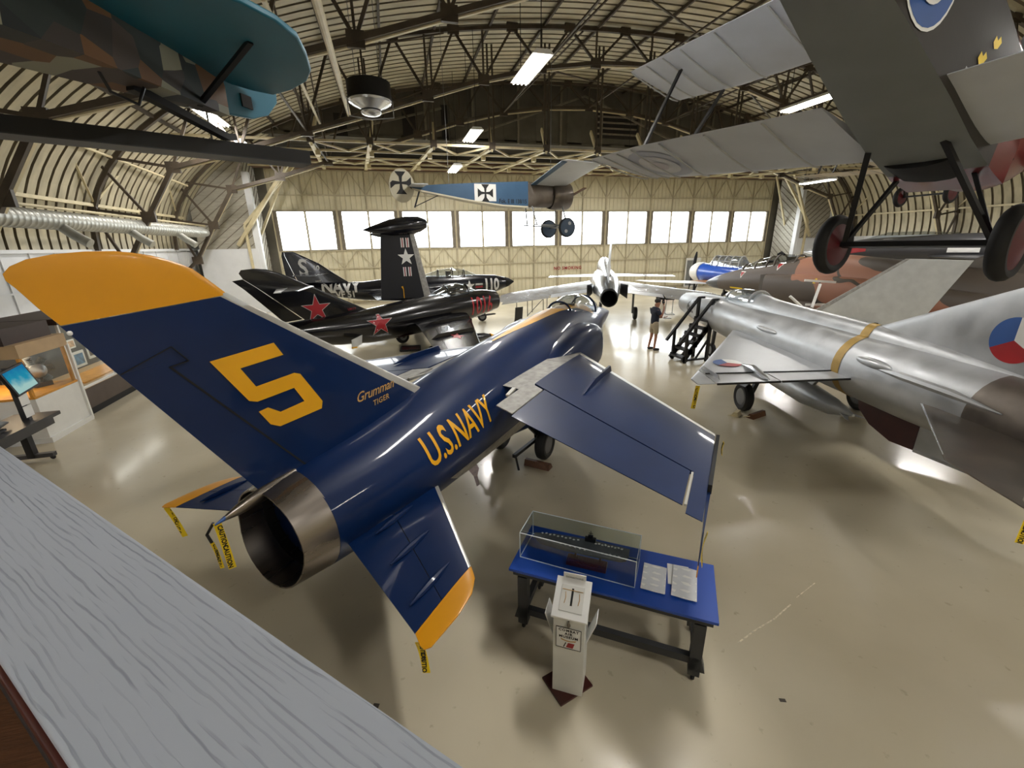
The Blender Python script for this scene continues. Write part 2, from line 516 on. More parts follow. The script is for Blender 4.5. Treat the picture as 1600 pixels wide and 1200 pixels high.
for x0, x1 in ((XL - .3, DX0), (DX0 + DW * ND, XR + .3)): b.box(((x0 + x1) / 2, YB + .3, 5.2), (x1 - x0, .2, 10.4))
b.box((CX, YB + .3, 9.8), (44, .2, 1.3))
struct(b.build('wall_back', 'gable', None, smooth=False, recalc=False), 'sooty grey gable boards above the hangar doors')
b = gable(YF - .3, 'wall_front')
struct(b.build('wall_front', 'wallwhite', None, smooth=False, recalc=False))
# gable details: openings and framing
b = MB()
b.box((16.2, YG - .02, 11.6), (3.2, .1, 1.5)); b.box((2.0, YG - .02, 11.2), (.8, .1, 1.7)); b.box((4.2, YG - .02, 11.3), (.4, .1, 1.9)); b.box((-2.0, YG - .02, 10.9), (.7, .1, 1.2))
struct(b.build('trim_1', 'gable2', None, smooth=False))
b = MB()
def zroof(x, off=0): return Z0 + (BZ - off) * max(0, 1 - abs((x - CX) / (AX - off)) ** EN) ** (1 / EN)
for x in range(-6, 36, 3):
    if zroof(x) > 10.6: b.bar((x, YG - .1, 10.3), (x, YG - .1, zroof(x) - .1), .12)
for k in range(4): b.bar((14.7, YG - .1, 11.1 + k * .35), (17.7, YG - .1, 11.1 + k * .35), .1)
struct(b.build('trim_2', 'frame', None, smooth=False))
b = MB()
for x0, x1, z1 in ((-4, 4, 12.0), (31, 23, 12.0), (4, 13.6, 13.2), (23, 13.6, 13.2)): b.bar((x0, YG - .3, 10.0), (x1, YG - .3, z1), .1)
struct(b.build('trim_14', 'frame', None, smooth=False))
# door head beam
b = MB(); b.box((CX, YB - .2, 9.25), (44.5, .5, .45)); b.box((CX, YB - .5, 9.5), (44.5, .12, .1)); b.box((CX, YB - .5, 9.05), (44.5, .3, .06))
struct(b.build('beam', 'rust', None, smooth=False), 'rust-brown steel beam over the hangar doors')

def doors(y, sgn, first, lit=range(10)):
    for k in range(ND):
        x0 = DX0 + DW * k; x1 = x0 + DW; xm = (x0 + x1) / 2
        b = MB()
        # ribbed sheets under and over the window
        nr = 12
        for (z0, z1) in ((0, 3.8), (6.4, 9.05)):
            rr = []
            for i in range(nr):
                xa = x0 + (x1 - x0) * i / nr
                w = (x1 - x0) / nr
                rr += [(xa, 0), (xa + w * .78, 0), (xa + w * .84, .04), (xa + w * .94, .04)]
            rr.append((x1, 0))
            lo = [V((x, y + sgn * d, z0)) for x, d in rr]; hi = [V((x, y + sgn * d, z1)) for x, d in rr]
            b.loft([lo, hi], False, False, closed=False)
            b.box((xm, y + sgn * .1, (z0 + z1) / 2), (DW, .04, z1 - z0))
        if k not in lit: b.box((xm, y + sgn * .1, 5.1), (DW, .04, 2.7))
        d = b.build('door_%d' % (k + first), 'doorsheet', None, smooth=False, recalc=False)
        struct(d)
        # frame
        b = MB()
        yy = y - sgn * .06
        for x in (x0 + .03, xm, x1 - .03):
            b.box((x, yy, 4.5), (.07, .1, 9.0))
        for z in (.15, 1.35, 2.5, 3.75, 6.45, 7.4, 8.95):
            b.box((xm, yy, z), (DW, .07, .07))
        for zz0, zz1 in ((2.5, 3.75), (7.4, 8.95)):
            for a in (x0, xm):
                h = DW / 4
                b.bar((a, yy, zz0), (a + h, yy, zz1), .06); b.bar((a + h, yy, zz1), (a + 2 * h, yy, zz0), .06)
        f = b.build('door_frame', 'doorframe', d, smooth=False)
        if k not in lit: continue
        b = MB(); b.box((x0 + .15, y, 5.1), (.30, .12, 2.65)); b.box((x1 - .15, y, 5.1), (.30, .12, 2.65))
        b.box((xm, y, 3.82), (DW, .14, .06)); b.box((xm, y, 6.38), (DW, .14, .06)); b.box((xm, y - sgn * .02, 5.1), (.13, .1, 2.55))
        w = b.build('window_%d' % (k + first), 'frame', None, smooth=False); struct(w)
        b = MB(); b.box((xm - .93, y + sgn * .02, 5.1), (1.76, .012, 2.5)); b.box((xm + .93, y + sgn * .02, 5.1), (1.76, .012, 2.5))
        b.build('pane', 'pane', w, smooth=False)
doors(YB, 1, 1)
doors(YF, -1, 12, lit=())
# small white notice doors leaning against the hangar doors
b = MB(); b.box((26.3, YB - .25, 1.25), (1.5, .08, 2.5)); struct(b.build('door_11', 'white', None, smooth=False), 'white personnel door in the hangar doors')
b2 = MB(); b2.box((26.1, YB - .3, 1.2), (.9, .03, 2.2)); b2.build('inner_panel', 'grey_steel', bpy.data.objects['door_11'], smooth=False)
b = MB(); b.box((36.3, YB - .6, 2.6), (1.6, .1, 4.2)); struct(b.build('trim_3', 'white', None, smooth=False))
# red notice lettering on the doors
decal('sign_lettering', [text_geo('NO SMOKING', .34, 0, 1.2, .01)], (14.2, YB - .14, 2.0), (1, 0, 0), (0, 0, 1), None, 'redstar', bpy.data.objects['door_5'], off=.02)
# piers either side of the doors
for s, x in (('left', -9.6), ('right', 36.6)):
    sg = 1 if s == 'left' else -1
    b = MB()
    W, Dp, H = 3.2, 2.6, 10
    b.box((x, YB - Dp / 2, H / 2), (W, Dp, H))
    struct(b.build('pillar', 'plank', None, smooth=False), 'diagonally planked pier on the ' + s + ' of the hangar doors')
    p = bpy.data.objects[-1] if False else None
    b = MB()
    for k in range(26):
        z = -2 + k * .48
        x0, x1 = x - W / 2, x + W / 2
        a = V((x0, YB - Dp - .015, z)); c = V((x1, YB - Dp - .015, z + W * .8))
        b.bar(a, c, .04, .03)
        xs = x + sg * W / 2 + sg * .015
        b.bar((xs, YB - Dp, z + .4), (xs, YB, z + .4 + Dp * .8), .03, .04)
    struct(b.build('trim_%d' % (4 if s == 'left' else 5), 'frame', None, smooth=False))
    b = MB(); b.box((x + sg * (W / 2 + .1), YB - Dp + .1, 4.2), (.36, .36, 8.4)); struct(b.build('post', 'wallwhite', None, smooth=False), 'white post at the ' + s + ' edge of the door opening')
    b = MB(); b.box((x, YB - Dp - .06, 2.0), (W + .1, .1, 4.0)); struct(b.build('trim_%d' % (6 if s == 'left' else 7), 'wallwhite', None, smooth=False))

# ------------------------------------------------------------------ roof trusses
TY = [-7.5, 0, 7.5, 15, 22.3, 29.4]
INN = [(-10.7, 3.4), (-9.5, 5.3), (-8.2, 7.2), (-5.6, 7.9), (-2.9, 8.75), (-.3, 9.5), (2.4, 10.35), (5.0, 11.15), (7.8, 11.8), (10.6, 12.2), (13.6, 12.35)]
INN = INN + [(2 * CX - x, z) for x, z in INN[-2::-1]]
for y in TY:
    b = MB()
    inner = [V((x, y, z)) for x, z in INN]
    N = 40
    outer = [V((arch(k / N, .2)[0], y, arch(k / N, .2)[1])) for k in range(N + 1)]
    for k in range(N): b.bar(outer[k], outer[k + 1], .16, .14)
    for k in range(len(inner) - 1): b.bar(inner[k], inner[k + 1], .16, .16)
    def on_roof(x):
        return V((x, y, Z0 + (BZ - .2) * max(0, 1 - abs((x - CX) / (AX - .2)) ** EN) ** (1 / EN)))
    for k in range(len(inner) - 1):
        a, c = inner[k], inner[k + 1]
        xm = (a.x + c.x) / 2; xm = min(max(xm, XL + .35), XR - .35)
        q = on_roof(xm)
        if k == 0: q = V((XL + .35, y, 5.6))
        if k == len(inner) - 2: q = V((XR - .35, y, 5.6))
        if k == 1: q = V((XL + .9, y, 7.6))
        if k == len(inner) - 3: q = V((XR - .9, y, 7.6))
        b.bar(a, q, .09, .1); b.bar(q, c, .09, .1)
        if 2 < k < len(inner) - 3:
            b.bar(a, on_roof(a.x), .07, .08)
        b.box(q, (.5, .12, .34)); b.box(a, (.5, .12, .42))
    b.bar((XL + .2, y, 2.6), inner[0], .2, .16); b.bar((XR - .2, y, 2.6), inner[-1], .2, .16)
    o = b.build('roof_truss', 'truss', None, smooth=False, recalc=False); struct(o, 'arched lattice roof truss of dark steel')
    b = MB()
    for k in range(len(inner) - 1): b.bar(inner[k] + V((0, .12, -.1)), inner[k + 1] + V((0, .12, -.1)), .12, .05)
    b.build('bottom_flange', 'cream', o, smooth=False, recalc=False)
# purlins
b = MB()
for k in range(5, 26):
    x, z = arch(k / 30, .12)
    b.bar((x, YF, z), (x, YG, z), .09, .14)
struct(b.build('trim_9', 'truss', None, smooth=False, recalc=False))
b = MB()
for sg, xw in ((1, XL), (-1, XR)):
    b.bar((xw + sg * .5, YF, 5.75), (xw + sg * .5, YG, 5.75), .1, .12); b.bar((xw + sg * 1.2, YF, 8.3), (xw + sg * 1.2, YG, 8.3), .08, .1)
    for y in TY[:-1]: b.bar((xw + sg * .5, y, 5.75), (xw + sg * 1.9, y + 3.5, 9.2), .07); b.bar((xw + sg * 1.9, y + 3.5, 9.2), (xw + sg * .5, y + 7.4, 5.75), .07)
struct(b.build('trim_8', 'cream', None, smooth=False, recalc=False))
# diagonal bracing rods under the roof
b = MB()
for i in range(len(TY) - 1):
    for k in range(4, 16, 4):
        a = INN[k]; c = INN[min(k + 2, 20)]
        b.bar((a[0], TY[i], a[1]), (arch((k + 3) / 20.0 * .86 + .07, .3)[0], TY[i + 1], arch((k + 3) / 20.0 * .86 + .07, .3)[1]), .06)
        b.bar((a[0], TY[i + 1], a[1]), (arch((k + 1) / 20.0 * .86 + .07, .3)[0], TY[i], arch((k + 1) / 20.0 * .86 + .07, .3)[1]), .06)
    for k in (4, 8, 10, 12, 16): b.bar((INN[k][0], TY[i], INN[k][1]), (INN[k][0], TY[i + 1], INN[k][1]), .07)
struct(b.build('trim_10', 'truss', None, smooth=False, recalc=False))
# hangers and horizontal wind girder inside the doors
b = MB()
xs = [-3.0, -.35, 2.7, 5.7, 8.7, 11.7, 14.7, 17.7, 20.7, 23.7, 26.7, 29.7]
for x in xs:
    zt = zroof(x, .2)
    if zt < 9.4: continue
    for d in (-.12, .12): b.bar((x + d, 24, 8.6), (x + d, 24, zt), .08, .08)
    b.box((x, 24, 8.8), (.32, .2, .3))
struct(b.build('trim_11', 'truss', None, smooth=False, recalc=False))
b = MB()
for y, z in ((24, 8.75), (26.2, 8.75), (28.4, 8.8), (30.6, 8.9), (32.8, 9.0)): b.bar((-8.6, y, z), (35.8, y, z), .09, .1)
for i, x in enumerate(xs):
    b.bar((x, 24, 8.7), (x - .6, 33.6, 9.0), .2, .12)
    b.box((x, 26.2, 8.65), (.22, .3, .3)); b.box((x - .3, 30.6, 8.75), (.22, .3, .3))
    b.bar((x, 24, 8.75), (x + 1.5, 26.2, 8.75), .08); b.bar((x + 1.5, 26.2, 8.75), (x + 3, 24, 8.75), .08)
    b.bar((x, 28.4, 8.8), (x + 1.5, 30.6, 8.85), .08); b.bar((x + 1.5, 30.6, 8.85), (x + 3, 28.4, 8.8), .08)
    b.bar((x, 24, 8.6), (x + .2, 25.4, 10.0), .1, .2)
struct(b.build('trim_12', 'cream', None, smooth=False, recalc=False), 'cream lattice girder inside the hangar door head')
b = MB()
for sg in (-1, 1):
    b.bar((CX + sg * 22.6, 31.3, 4.2), (CX + sg * 18.6, 30.2, 9.0), .16, .2)
    b.bar((CX + sg * 22.0, 31.2, 5.4), (CX + sg * 18.2, 31, 9.2), .14, .16); b.bar((CX + sg * 22.0, 31.2, 5.4), (CX + sg * 22.0, 31.2, 2.6), .14, .14)
    b.bar((CX + sg * 21.6, 33, 4.9), (CX + sg * 19.2, 32.5, 9.1), .12, .14)
struct(b.build('trim_13', 'cream', None, smooth=False, recalc=False))
# heating pipes hung below the roof
def pipe_thing(name, label, pts, r, m='cream'):
    b = MB(); b.tube(pts, r, 10)
    o = b.build(name, m); tag(o, label, 'pipe'); return o
pipe_thing('gas_pipe', 'long cream pipe running down the roof slope left of the round heater', [(-.75, 8.5, 7.9), (-1.1, 23.6, 9.6)], .085)
pipe_thing('gas_pipe', 'thin cream pipe beside the teal tailplane, left of the long cream pipe', [(-1.6, 9.5, 7.9), (-2.6, 26, 9.6)], .05)
pipe_thing('gas_pipe', 'thin cream conduit along the left wall just above the silver duct', [(XL + 1.3, -4, 5.35), (XL + 1.3, 31, 5.35)], .05)
pipe_thing('gas_pipe', 'thin cream conduit sloping across the left roof sheets', [(XL + 1.6, 19, 7.6), (XL + 1.6, 29, 7.3)], .05)

# silver spiral duct on the left wall
dk = thing('ventilation_duct', 'long silver spiral ventilation duct along the left wall', 'duct', (XL + 1.9, 0, 4.9))
b = MB()
prof = []; t = -6.0
while t < 28.5:
    prof += [(t, .27), (t + .16, .27), (t + .18, .285), (t + .2, .285)]; t += .22
prof += [(28.5, .27), (29.2, .2)]
b.lathe((0, 0, 0), (0, 1, 0), prof, 20)
b.build('duct_tube', 'galv', dk, sharp=60)
for y in (2, 7.5, 13.1, 17.4, 21.3, 25.5):
    b = MB(); b.tube([(0, y, -.1), (.35, y - .05, -.42), (.75, y - .1, -.7)], [.15, .15, .15], 14); b.build('outlet', 'galv', dk)

# ------------------------------------------------------------------ lamps
MT['tube'] = emit('fluorescent_tube', (255, 246, 236), 22)
LAMP_PW = 380
def lamp(x, y, z, label, power=LAMP_PW, yaw=0, L=2.4, group=None):
    t = thing('ceiling_lamp', label, 'lamp', (x, y, z), rotz=R(yaw), group=group)
    b = MB(); b.prism([(-.32, -L / 2, 0), (.32, -L / 2, 0), (.2, -L / 2, .12), (-.2, -L / 2, .12)], (0, L, 0)); b.build('housing', 'white', t, smooth=False)
    for k in range(4):
        b = MB(); b.tube([(-.21 + k * .14, -L / 2 + .05, -.03), (-.21 + k * .14, L / 2 - .05, -.03)], .022, 8); b.build('tube', 'tube', t)
    b = MB()
    zr = Z0 + (BZ - .3) * (1 - abs((x - CX) / AX) ** EN) ** (1 / EN) - z
    for yy in (-L / 2 + .2, L / 2 - .2):
        b = MB(); b.tube([(0, yy, .1), (0, yy, max(.4, zr))], .012, 6); b.build('chain', 'blackmetal', t)
    ld = bpy.data.lights.new('lamp_light', 'AREA'); ld.shape = 'RECTANGLE'; ld.size = .5; ld.size_y = L - .1; ld.energy = power; ld.color = (1, .97, .93)
    lo = bpy.data.objects.new('lamp_light', ld); COL.objects.link(lo); lo.parent = t; lo.location = (0, 0, -.07)
    return t
lamp(4.75, 14.6, 9.0, 'bright four tube lamp hanging top centre of the hangar')
lamp(4.5, 23.0, 9.0, 'small lit lamp hanging in front of the sooty gable')
lamp(16.6, 15.4, 9.0, 'bright lamp between the wings of the hanging biplane')
lamp(4.3, 28.0, 8.3, 'small lamp tucked under the cream lattice girder above the round tail cross')
lamp(-6.2, 21.6, 8.9, 'bright lamp seen beside the teal rudder of the camouflaged aeroplane')
lamp(-6.6, 26.5, 9.0, 'smaller bright lamp behind the one by the teal rudder')
lamp(28.5, 24.8, 7.6, 'lamp hanging above the right side beyond the red wheels')
lamp(16.2, 27.5, 8.9, 'dim lamp seen under the far wing tip of the hanging biplane')
for x, y in ((4.7, 5.0), (16.6, 6.0), (4.7, -4.5), (16.6, -4.5), (27, 4), (27, 14), (-5.5, -4.5)):  # unseen lamps added out of frame to fill the near end with light
    lamp(x, y, 8.8, 'unseen four tube lamp added for fill light over the near end of the hangar', group='unseen fill lamps over the near end')

# round heater fan
ht = thing('fan_heater', 'round black and chrome heater fan hanging from the roof truss', 'heater', (-.1, 17.9, 8.45))
b = MB(); b.lathe((0, 0, .35), (0, 0, 1), [(0, .70), (.02, .74), (.55, .74), (.6, .6)], 28); b.build('drum', 'blackmetal', ht)
b = MB(); b.lathe((0, 0, .1), (0, 0, 1), [(.25, .74), (.18, .72), (.08, .55), (0, .36), (-.02, .34), (.2, .3)], 28, cap=False); b.build('reflector', 'alu_bright', ht)
b = MB(); b.ball((0, 0, .0), (.36, .36, .12)); b.build('burner', 'alu_bright', ht)
b = MB()
for sx in (-1, 1): b.tube([(sx * .75, -.3, .3), (sx * .75, -.3, -.2), (0, -.3, -.28)], .02, 6)
for sx in (-.4, .4): b.tube([(sx, 0, .9), (sx, 0, 3.4)], .012, 6)
b.build('hanger', 'grey_steel', ht)

# mezzanine under the camera and its handrail
MT['rail'] = None
def rail_mat():
    m = bpy.data.materials.new('weathered_grey_grained_plank'); m.use_nodes = True
    nt = m.node_tree; L = nt.links.new; b = nt.nodes['Principled BSDF']; b.inputs['Roughness'].default_value = .6
    tc = nt.nodes.new('ShaderNodeTexCoord')
    def mapped(sc_):
        mp = nt.nodes.new('ShaderNodeMapping'); mp.inputs['Scale'].default_value = sc_; L(tc.outputs['Object'], mp.inputs[0]); return mp.outputs[0]
    # broad wavy figure of the grain, carried on distorted rings
    w = nt.nodes.new('ShaderNodeTexWave'); w.bands_direction = 'Y'; w.inputs['Scale'].default_value = 11; w.inputs['Distortion'].default_value = 6; w.inputs['Detail'].default_value = 3; w.inputs['Detail Scale'].default_value = .8
    L(mapped((.55, 2.6, 2.6)), w.inputs['Vector'])
    n = nt.nodes.new('ShaderNodeTexNoise'); n.inputs['Scale'].default_value = 14; n.inputs['Detail'].default_value = 3; L(mapped((.35, 8, 8)), n.inputs['Vector'])
    n2 = nt.nodes.new('ShaderNodeTexNoise'); n2.inputs['Scale'].default_value = 5; n2.inputs['Detail'].default_value = 2; L(mapped((.3, 3.5, 3.5)), n2.inputs['Vector'])
    r0 = nt.nodes.new('ShaderNodeValToRGB'); r0.color_ramp.elements[0].position = .0; r0.color_ramp.elements[1].position = .22; L(w.outputs['Fac'], r0.inputs[0])
    r1 = nt.nodes.new('ShaderNodeValToRGB'); r1.color_ramp.elements[0].position = .40; r1.color_ramp.elements[1].position = .56; L(n.outputs['Fac'], r1.inputs[0])
    r2 = nt.nodes.new('ShaderNodeValToRGB'); r2.color_ramp.elements[0].position = .4; r2.color_ramp.elements[1].position = .6; L(n2.outputs['Fac'], r2.inputs[0])
    mx = nt.nodes.new('ShaderNodeMath'); mx.operation = 'MAXIMUM'; L(r0.outputs[0], mx.inputs[0]); L(r1.outputs[0], mx.inputs[1])
    m2 = nt.nodes.new('ShaderNodeMath'); m2.operation = 'MAXIMUM'; L(mx.outputs[0], m2.inputs[0])
    h2 = nt.nodes.new('ShaderNodeMath'); h2.operation = 'MULTIPLY'; h2.inputs[1].default_value = .75; L(r2.outputs[0], h2.inputs[0]); L(h2.outputs[0], m2.inputs[1])
    cr = nt.nodes.new('ShaderNodeValToRGB'); cr.color_ramp.elements[0].color = rgb(126, 132, 142); cr.color_ramp.elements[1].color = rgb(160, 166, 175)
    L(m2.outputs[0], cr.inputs[0]); L(cr.outputs[0], b.inputs['Base Color'])
    bp = nt.nodes.new('ShaderNodeBump'); bp.inputs['Strength'].default_value = .6; bp.inputs['Distance'].default_value = .002
    L(m2.outputs[0], bp.inputs['Height']); L(bp.outputs[0], b.inputs['Normal'])
    return m
MT['rail'] = rail_mat()
rt = thing('handrail', 'wide grey wood-grained handrail plank in the lower left corner', 'railing', (-.526, .684, 3.3), rotz=R(-45))
b = MB(); b.box((0, .035, -.02), (5.0, .235, .045)); b.build('cap_plank', 'rail', rt, bevel=.008)
b = MB(); b.box((0, -.075, -.065), (5.0, .03, .05)); b.build('edge_trim', 'mahog', rt, bevel=.008)
b = MB()
for k in range(26): b.box((-2.4 + k * .192, -.05, -.6), (.186, .03, 1.06))
b.build('siding_board', 'charcoal', rt, smooth=False)
b = MB()
for x in (-2, 0, 2): b.box((x, .04, -.55), (.09, .09, 1.02))
b.build('post', 'charcoal', rt, smooth=False)
b = MB()
b.prism([(-3.6, 3.82, 2.05), (-7.6, -.2, 2.05), (-3.6, -4.2, 2.05), (2.6, -2.35, 2.05)], (0, 0, .12))
struct(b.build('mezzanine_floor', 'wood', None, smooth=False))
b = MB()
for x, y in ((-3.4, 3.2), (2.2, -2.2), (-.6, .4), (-6.6, -.3), (-3.6, -3.8)): b.box((x, y, 1.02), (.16, .16, 2.06))
struct(b.build('column', 'wood', None, smooth=False))
# distant building beyond the glass
bd = thing('distant_building', 'faint blue-grey building far outside the left hangar windows', 'building', (-2, 110, -.2))
b = MB(); b.box((0, 0, 2.2), (30, 6, 4.4)); b.build('walls', 'offwhite', bd, smooth=False)
b = MB(); b.prism([(-15.5, -3.5, 4.4), (-15.5, 3.5, 4.4), (-15.5, 0, 5.6)], (31, 0, 0)); b.build('roof', 'grey_steel', bd, smooth=False)
for k in range(7):
    b = MB(); b.box((-12 + k * 4, -3.05, 1.8), (1.8, .1, 2.6)); b.build('window', 'radome', bd, smooth=False)
# ================================================================== blue swept-wing navy jet (nearest)
def lerp(a, b, t): return V(a) * (1 - t) + V(b) * t

def caution(name, label, p, L=.42, w=.055, sway=(.03, .0), yaw=0, txt='CAUTION', broad=None):
    """warning streamer hanging straight down from a tip"""
    t = thing(name, label, 'warning tape', p, rotz=yaw, group=None)
    b = MB(); n = 10; rings = []
    for i in range(n + 1):
        u = i / n
        y = sway[0] * math.sin(u * 3.0) ; x = sway[1] * u
        rings.append([V((x - w / 2, y, -u * L)), V((x + w / 2, y, -u * L)), V((x + w / 2, y + .003, -u * L)), V((x - w / 2, y + .003, -u * L))])
    b.loft(rings); s = b.build('strip', 'cap', t)
    bv = b.bvh()
    for k, zc in enumerate((-.3 * L, -.74 * L)):
        decal('lettering', [text_geo(txt, w * .85, 0, 1.05, .002)], (sway[1] * .5, -.0, zc), (0, 0, -1), (1, 0, 0), bv, 'ink', s, off=.003, maxlen=.05)
        decal('lettering', [text_geo(txt, w * .85, 0, 1.05, .002)], (sway[1] * .5, -.0, zc), (0, 0, -1), (-1, 0, 0), bv, 'ink', s, off=.003, maxlen=.05)
    return t

def wheel_part(parent, c, axis, r, w, sc=1.0, hub='grey_steel'):
    b = MB(sc); b.wheel(c, axis, r, w); t = b.build('tyre', 'rubber', parent)
    b = MB(sc); a = V(axis).normalized() * (w * .42)
    b.lathe(V(c) - a, axis, [(0, r * .2), (.001, r * .56), (w * .84, r * .56), (w * .841, r * .2)], 20); b.build('hub', hub, t)

def chock(name, label, p, yaw, m='wood', L=.5):
    t = thing(name, label, 'chock', p, rotz=R(yaw))
    b = MB(); b.prism([(-.09, -L / 2, 0), (.09, -L / 2, 0), (.02, -L / 2, .11), (-.05, -L / 2, .11)], (0, L, 0)); b.build('block', m, t, smooth=False)
    b = MB(); b.tube([(0, L / 2, .06), (.05, L / 2 + .06, .05), (.12, L / 2 + .04, .015)], .01, 6); b.build('rope', 'cream', t)
    return t

f = thing('jet_fighter', 'nearest jet, glossy navy blue with a yellow 5 on its yellow-tipped tail fin', 'aircraft', (-1.35, 3.61, 0), heading=44.3)
fus_st = [(.40, 1.43, .535, .525, .53), (1.1, 1.43, .62, .60, .58), (1.8, 1.46, .68, .68, .62), (2.6, 1.5, .71, .78, .66), (3.6, 1.53, .72, .88, .70), (4.6, 1.56, .74, .95, .74), (5.6, 1.58, .78, 1.0, .76),
          (6.4, 1.62, .78, 1.02, .78), (7.1, 1.74, .66, .90, .76), (7.9, 1.86, .54, .70, .58), (8.6, 1.98, .40, .46, .38), (9.3, 2.03, .27, .29, .26), (9.95, 2.03, .14, .15, .13), (10.35, 2.02, .05, .05, .05), (10.42, 2.02, .02, .02, .02)]
b = MB(); b.fus(fus_st, 32)
F11 = b.bvh()
fz = b.build('fuselage', 'navy', f)
# steel jet pipe and dark tunnel
b = MB()
n = 32
def pipe_ring(x, r, zc=1.42, tail=0.0, ov=1.0):
    return [V((x - tail * max(0, -math.sin(2 * PI * k / n)) , r * ov * math.cos(2 * PI * k / n), zc + r * math.sin(2 * PI * k / n))) for k in range(n)]
b.loft([pipe_ring(.41, .532, 1.43), pipe_ring(.25, .51, 1.43), pipe_ring(.08, .48, 1.43, tail=.06)], False, False)
b.loft([pipe_ring(.08, .48, 1.43, tail=.06), pipe_ring(.08, .465, 1.43, tail=.06), pipe_ring(.3, .455, 1.43)], False, False)
b.build('exhaust_shroud', 'steel', f)
b = MB(); b.loft([pipe_ring(.3, .454, 1.43), pipe_ring(.9, .40, 1.43), pipe_ring(1.6, .34, 1.43)], False, True); b.build('jet_pipe', 'dark', f)
b = MB()
for k in range(16):
    a = 2 * PI * k / 16; b.bar((.32, .43 * math.cos(a), 1.43 + .43 * math.sin(a)), (.9, .39 * math.cos(a), 1.43 + .39 * math.sin(a)), .02)
b.build('liner_rib', 'dark', f)
b = MB(); b.fus([(.42, 1.90, .06, .08, .08), (.1, 1.88, .05, .07, .07), (-.12, 1.85, .035, .045, .05), (-.24, 1.83, .012, .015, .015)], 14); b.build('tail_fairing', 'steel', f)
b = MB(); b.fus([(-.22, 1.835, .016, .02, .02), (-.30, 1.82, .006, .008, .008)], 10); b.build('tail_fairing_tip', 'roundel_blue', f)
# fin
fin = [((2.36, 0, 2.08), (.05, 0, 1.85), .16), ((2.22, 0, 2.22), (.07, 0, 2.0), .15), ((1.3, 0, 2.83), (-.32, 0, 2.72), .11), ((.42, 0, 3.42), (-.70, 0, 3.36), .07)]
finA = [((2.36, 0, 2.08), (.05, 0, 1.85), .16), ((2.22, 0, 2.22), (.07, 0, 1.95), .15), ((.19, 0, 3.58), (-.77, 0, 3.5), .075)]
b = MB(); b.wing(finA, .07, .802, 12); FIN = MB(); FIN.wing(finA, 0, 1, 14)
FINB = FIN.bvh()
fo = b.build('tail_fin', 'navy', f)
b = MB(); b.wing(finA, 0, .068, 4); b.build('leading_edge', 'strip', fo)
b = MB(); b.wing([(lerp(finA[1][0], finA[2][0], -.05), lerp(finA[1][1], finA[2][1], -.05), .155), (lerp(finA[1][0], finA[2][0], .776), lerp(finA[1][1], finA[2][1], .776), .094)], .80, 1, 5); b.build('rudder', 'navy', fo)
b = MB(); b.wing([(lerp(finA[1][0], finA[2][0], .7765), lerp(finA[1][1], finA[2][1], .7765), .094), (finA[2][0], finA[2][1], .077)], .80, 1, 5); b.build('upper_trailing_panel', 'navy', fo)
cap = [((l, 0, zl), (t, 0, zt), h) for l, zl, t, zt, h in ((.186, 3.585, -.767, 3.505, .075), (.085, 3.69, -.83, 3.612, .07), (-.012, 3.783, -.885, 3.725, .062), (-.07, 3.815, -.912, 3.77, .056), (-.13, 3.842, -.914, 3.805, .05), (-.18, 3.862, -.88, 3.842, .044), (-.24, 3.882, -.81, 3.876, .036), (-.33, 3.9, -.70, 3.9, .026), (-.42, 3.912, -.56, 3.912, .014))]
b = MB(); b.wing(cap, 0, 1, 12); b.build('fin_cap', 'yellow', fo)
b = MB(); b.wing([((.34, 0, 3.49), (.1, 0, 3.47), .05), ((.18, 0, 3.60), (-.08, 0, 3.58), .04)], 0, 1, 6); b.build('cap_fairing', 'lgrey', fo)
b = MB(); b.ball((-.74, 0, 3.455), (.014, .014, .016), 6); b.build('tail_light', 'white', fo)
b = MB()
p0, p1 = lerp(finA[1][0], finA[1][1], .80), lerp(finA[2][0], finA[2][1], .80)
for u0, u1 in ((-.03, .75),):
    a_, c_ = lerp(p0, p1, u0), lerp(p0, p1, u1)
    b.prism([a_ + V((-.010, -.0225, 0)), a_ + V((.010, -.0245, 0)), c_ + V((.009, -.019, 0)), c_ + V((-.009, -.0175, 0))], (0, .004, 0))
a_, c_ = V((-.27, 0, 3.275)), lerp(lerp(finA[1][0], finA[2][0], .776), lerp(finA[1][1], finA[2][1], .776), .995)
b.bar(a_ + V((0, -.019, 0)), c_ + V((0, -.005, 0)), .012, .006)
b.bar(a_ + V((0, -.022, 0)), V((-.19, -.026, 3.155)), .012, .006); b.bar(V((-.19, -.026, 3.155)), lerp(p0, p1, .75) + V((0, -.018, 0)), .012, .006)
b.build('hinge_line', 'dark', fo, smooth=False)
five = [(-0.061, 3.116), (0.448, 3.157), (0.51, 3.038), (0.141, 3.011), (0.231, 2.832), (0.577, 2.857), (0.632, 2.833), (0.807, 2.512), (0.786, 2.444), (0.363, 2.423), (0.284, 2.472), (0.209, 2.616), (0.291, 2.626), (0.389, 2.551), (0.625, 2.573), (0.55, 2.724), (0.217, 2.703), (0.153, 2.731)]
decal('number_marking', [poly_geo(five)], (0, -.05, 0), (1, 0, 0), (0, 0, 1), FINB, 'stencil', fo, maxlen=.12)
decal('number_marking', [poly_geo([(-x, z) for x, z in five][::-1])], (0, .05, 0), (-1, 0, 0), (0, 0, 1), FINB, 'stencil', fo, maxlen=.12)
decal('maker_lettering', [text_geo('Grumman', .15, .35, .95, .001, .95)], (1.47, -.05, 2.41), (.995, 0, .03), (0, 0, 1), FINB, 'gold', fo, maxlen=.05)
decal('maker_lettering', [text_geo('TIGER', .085, .1, 1.1, .001)], (1.53, -.05, 2.285), (.99, 0, .06), (0, 0, 1), FINB, 'gold', fo, maxlen=.05)
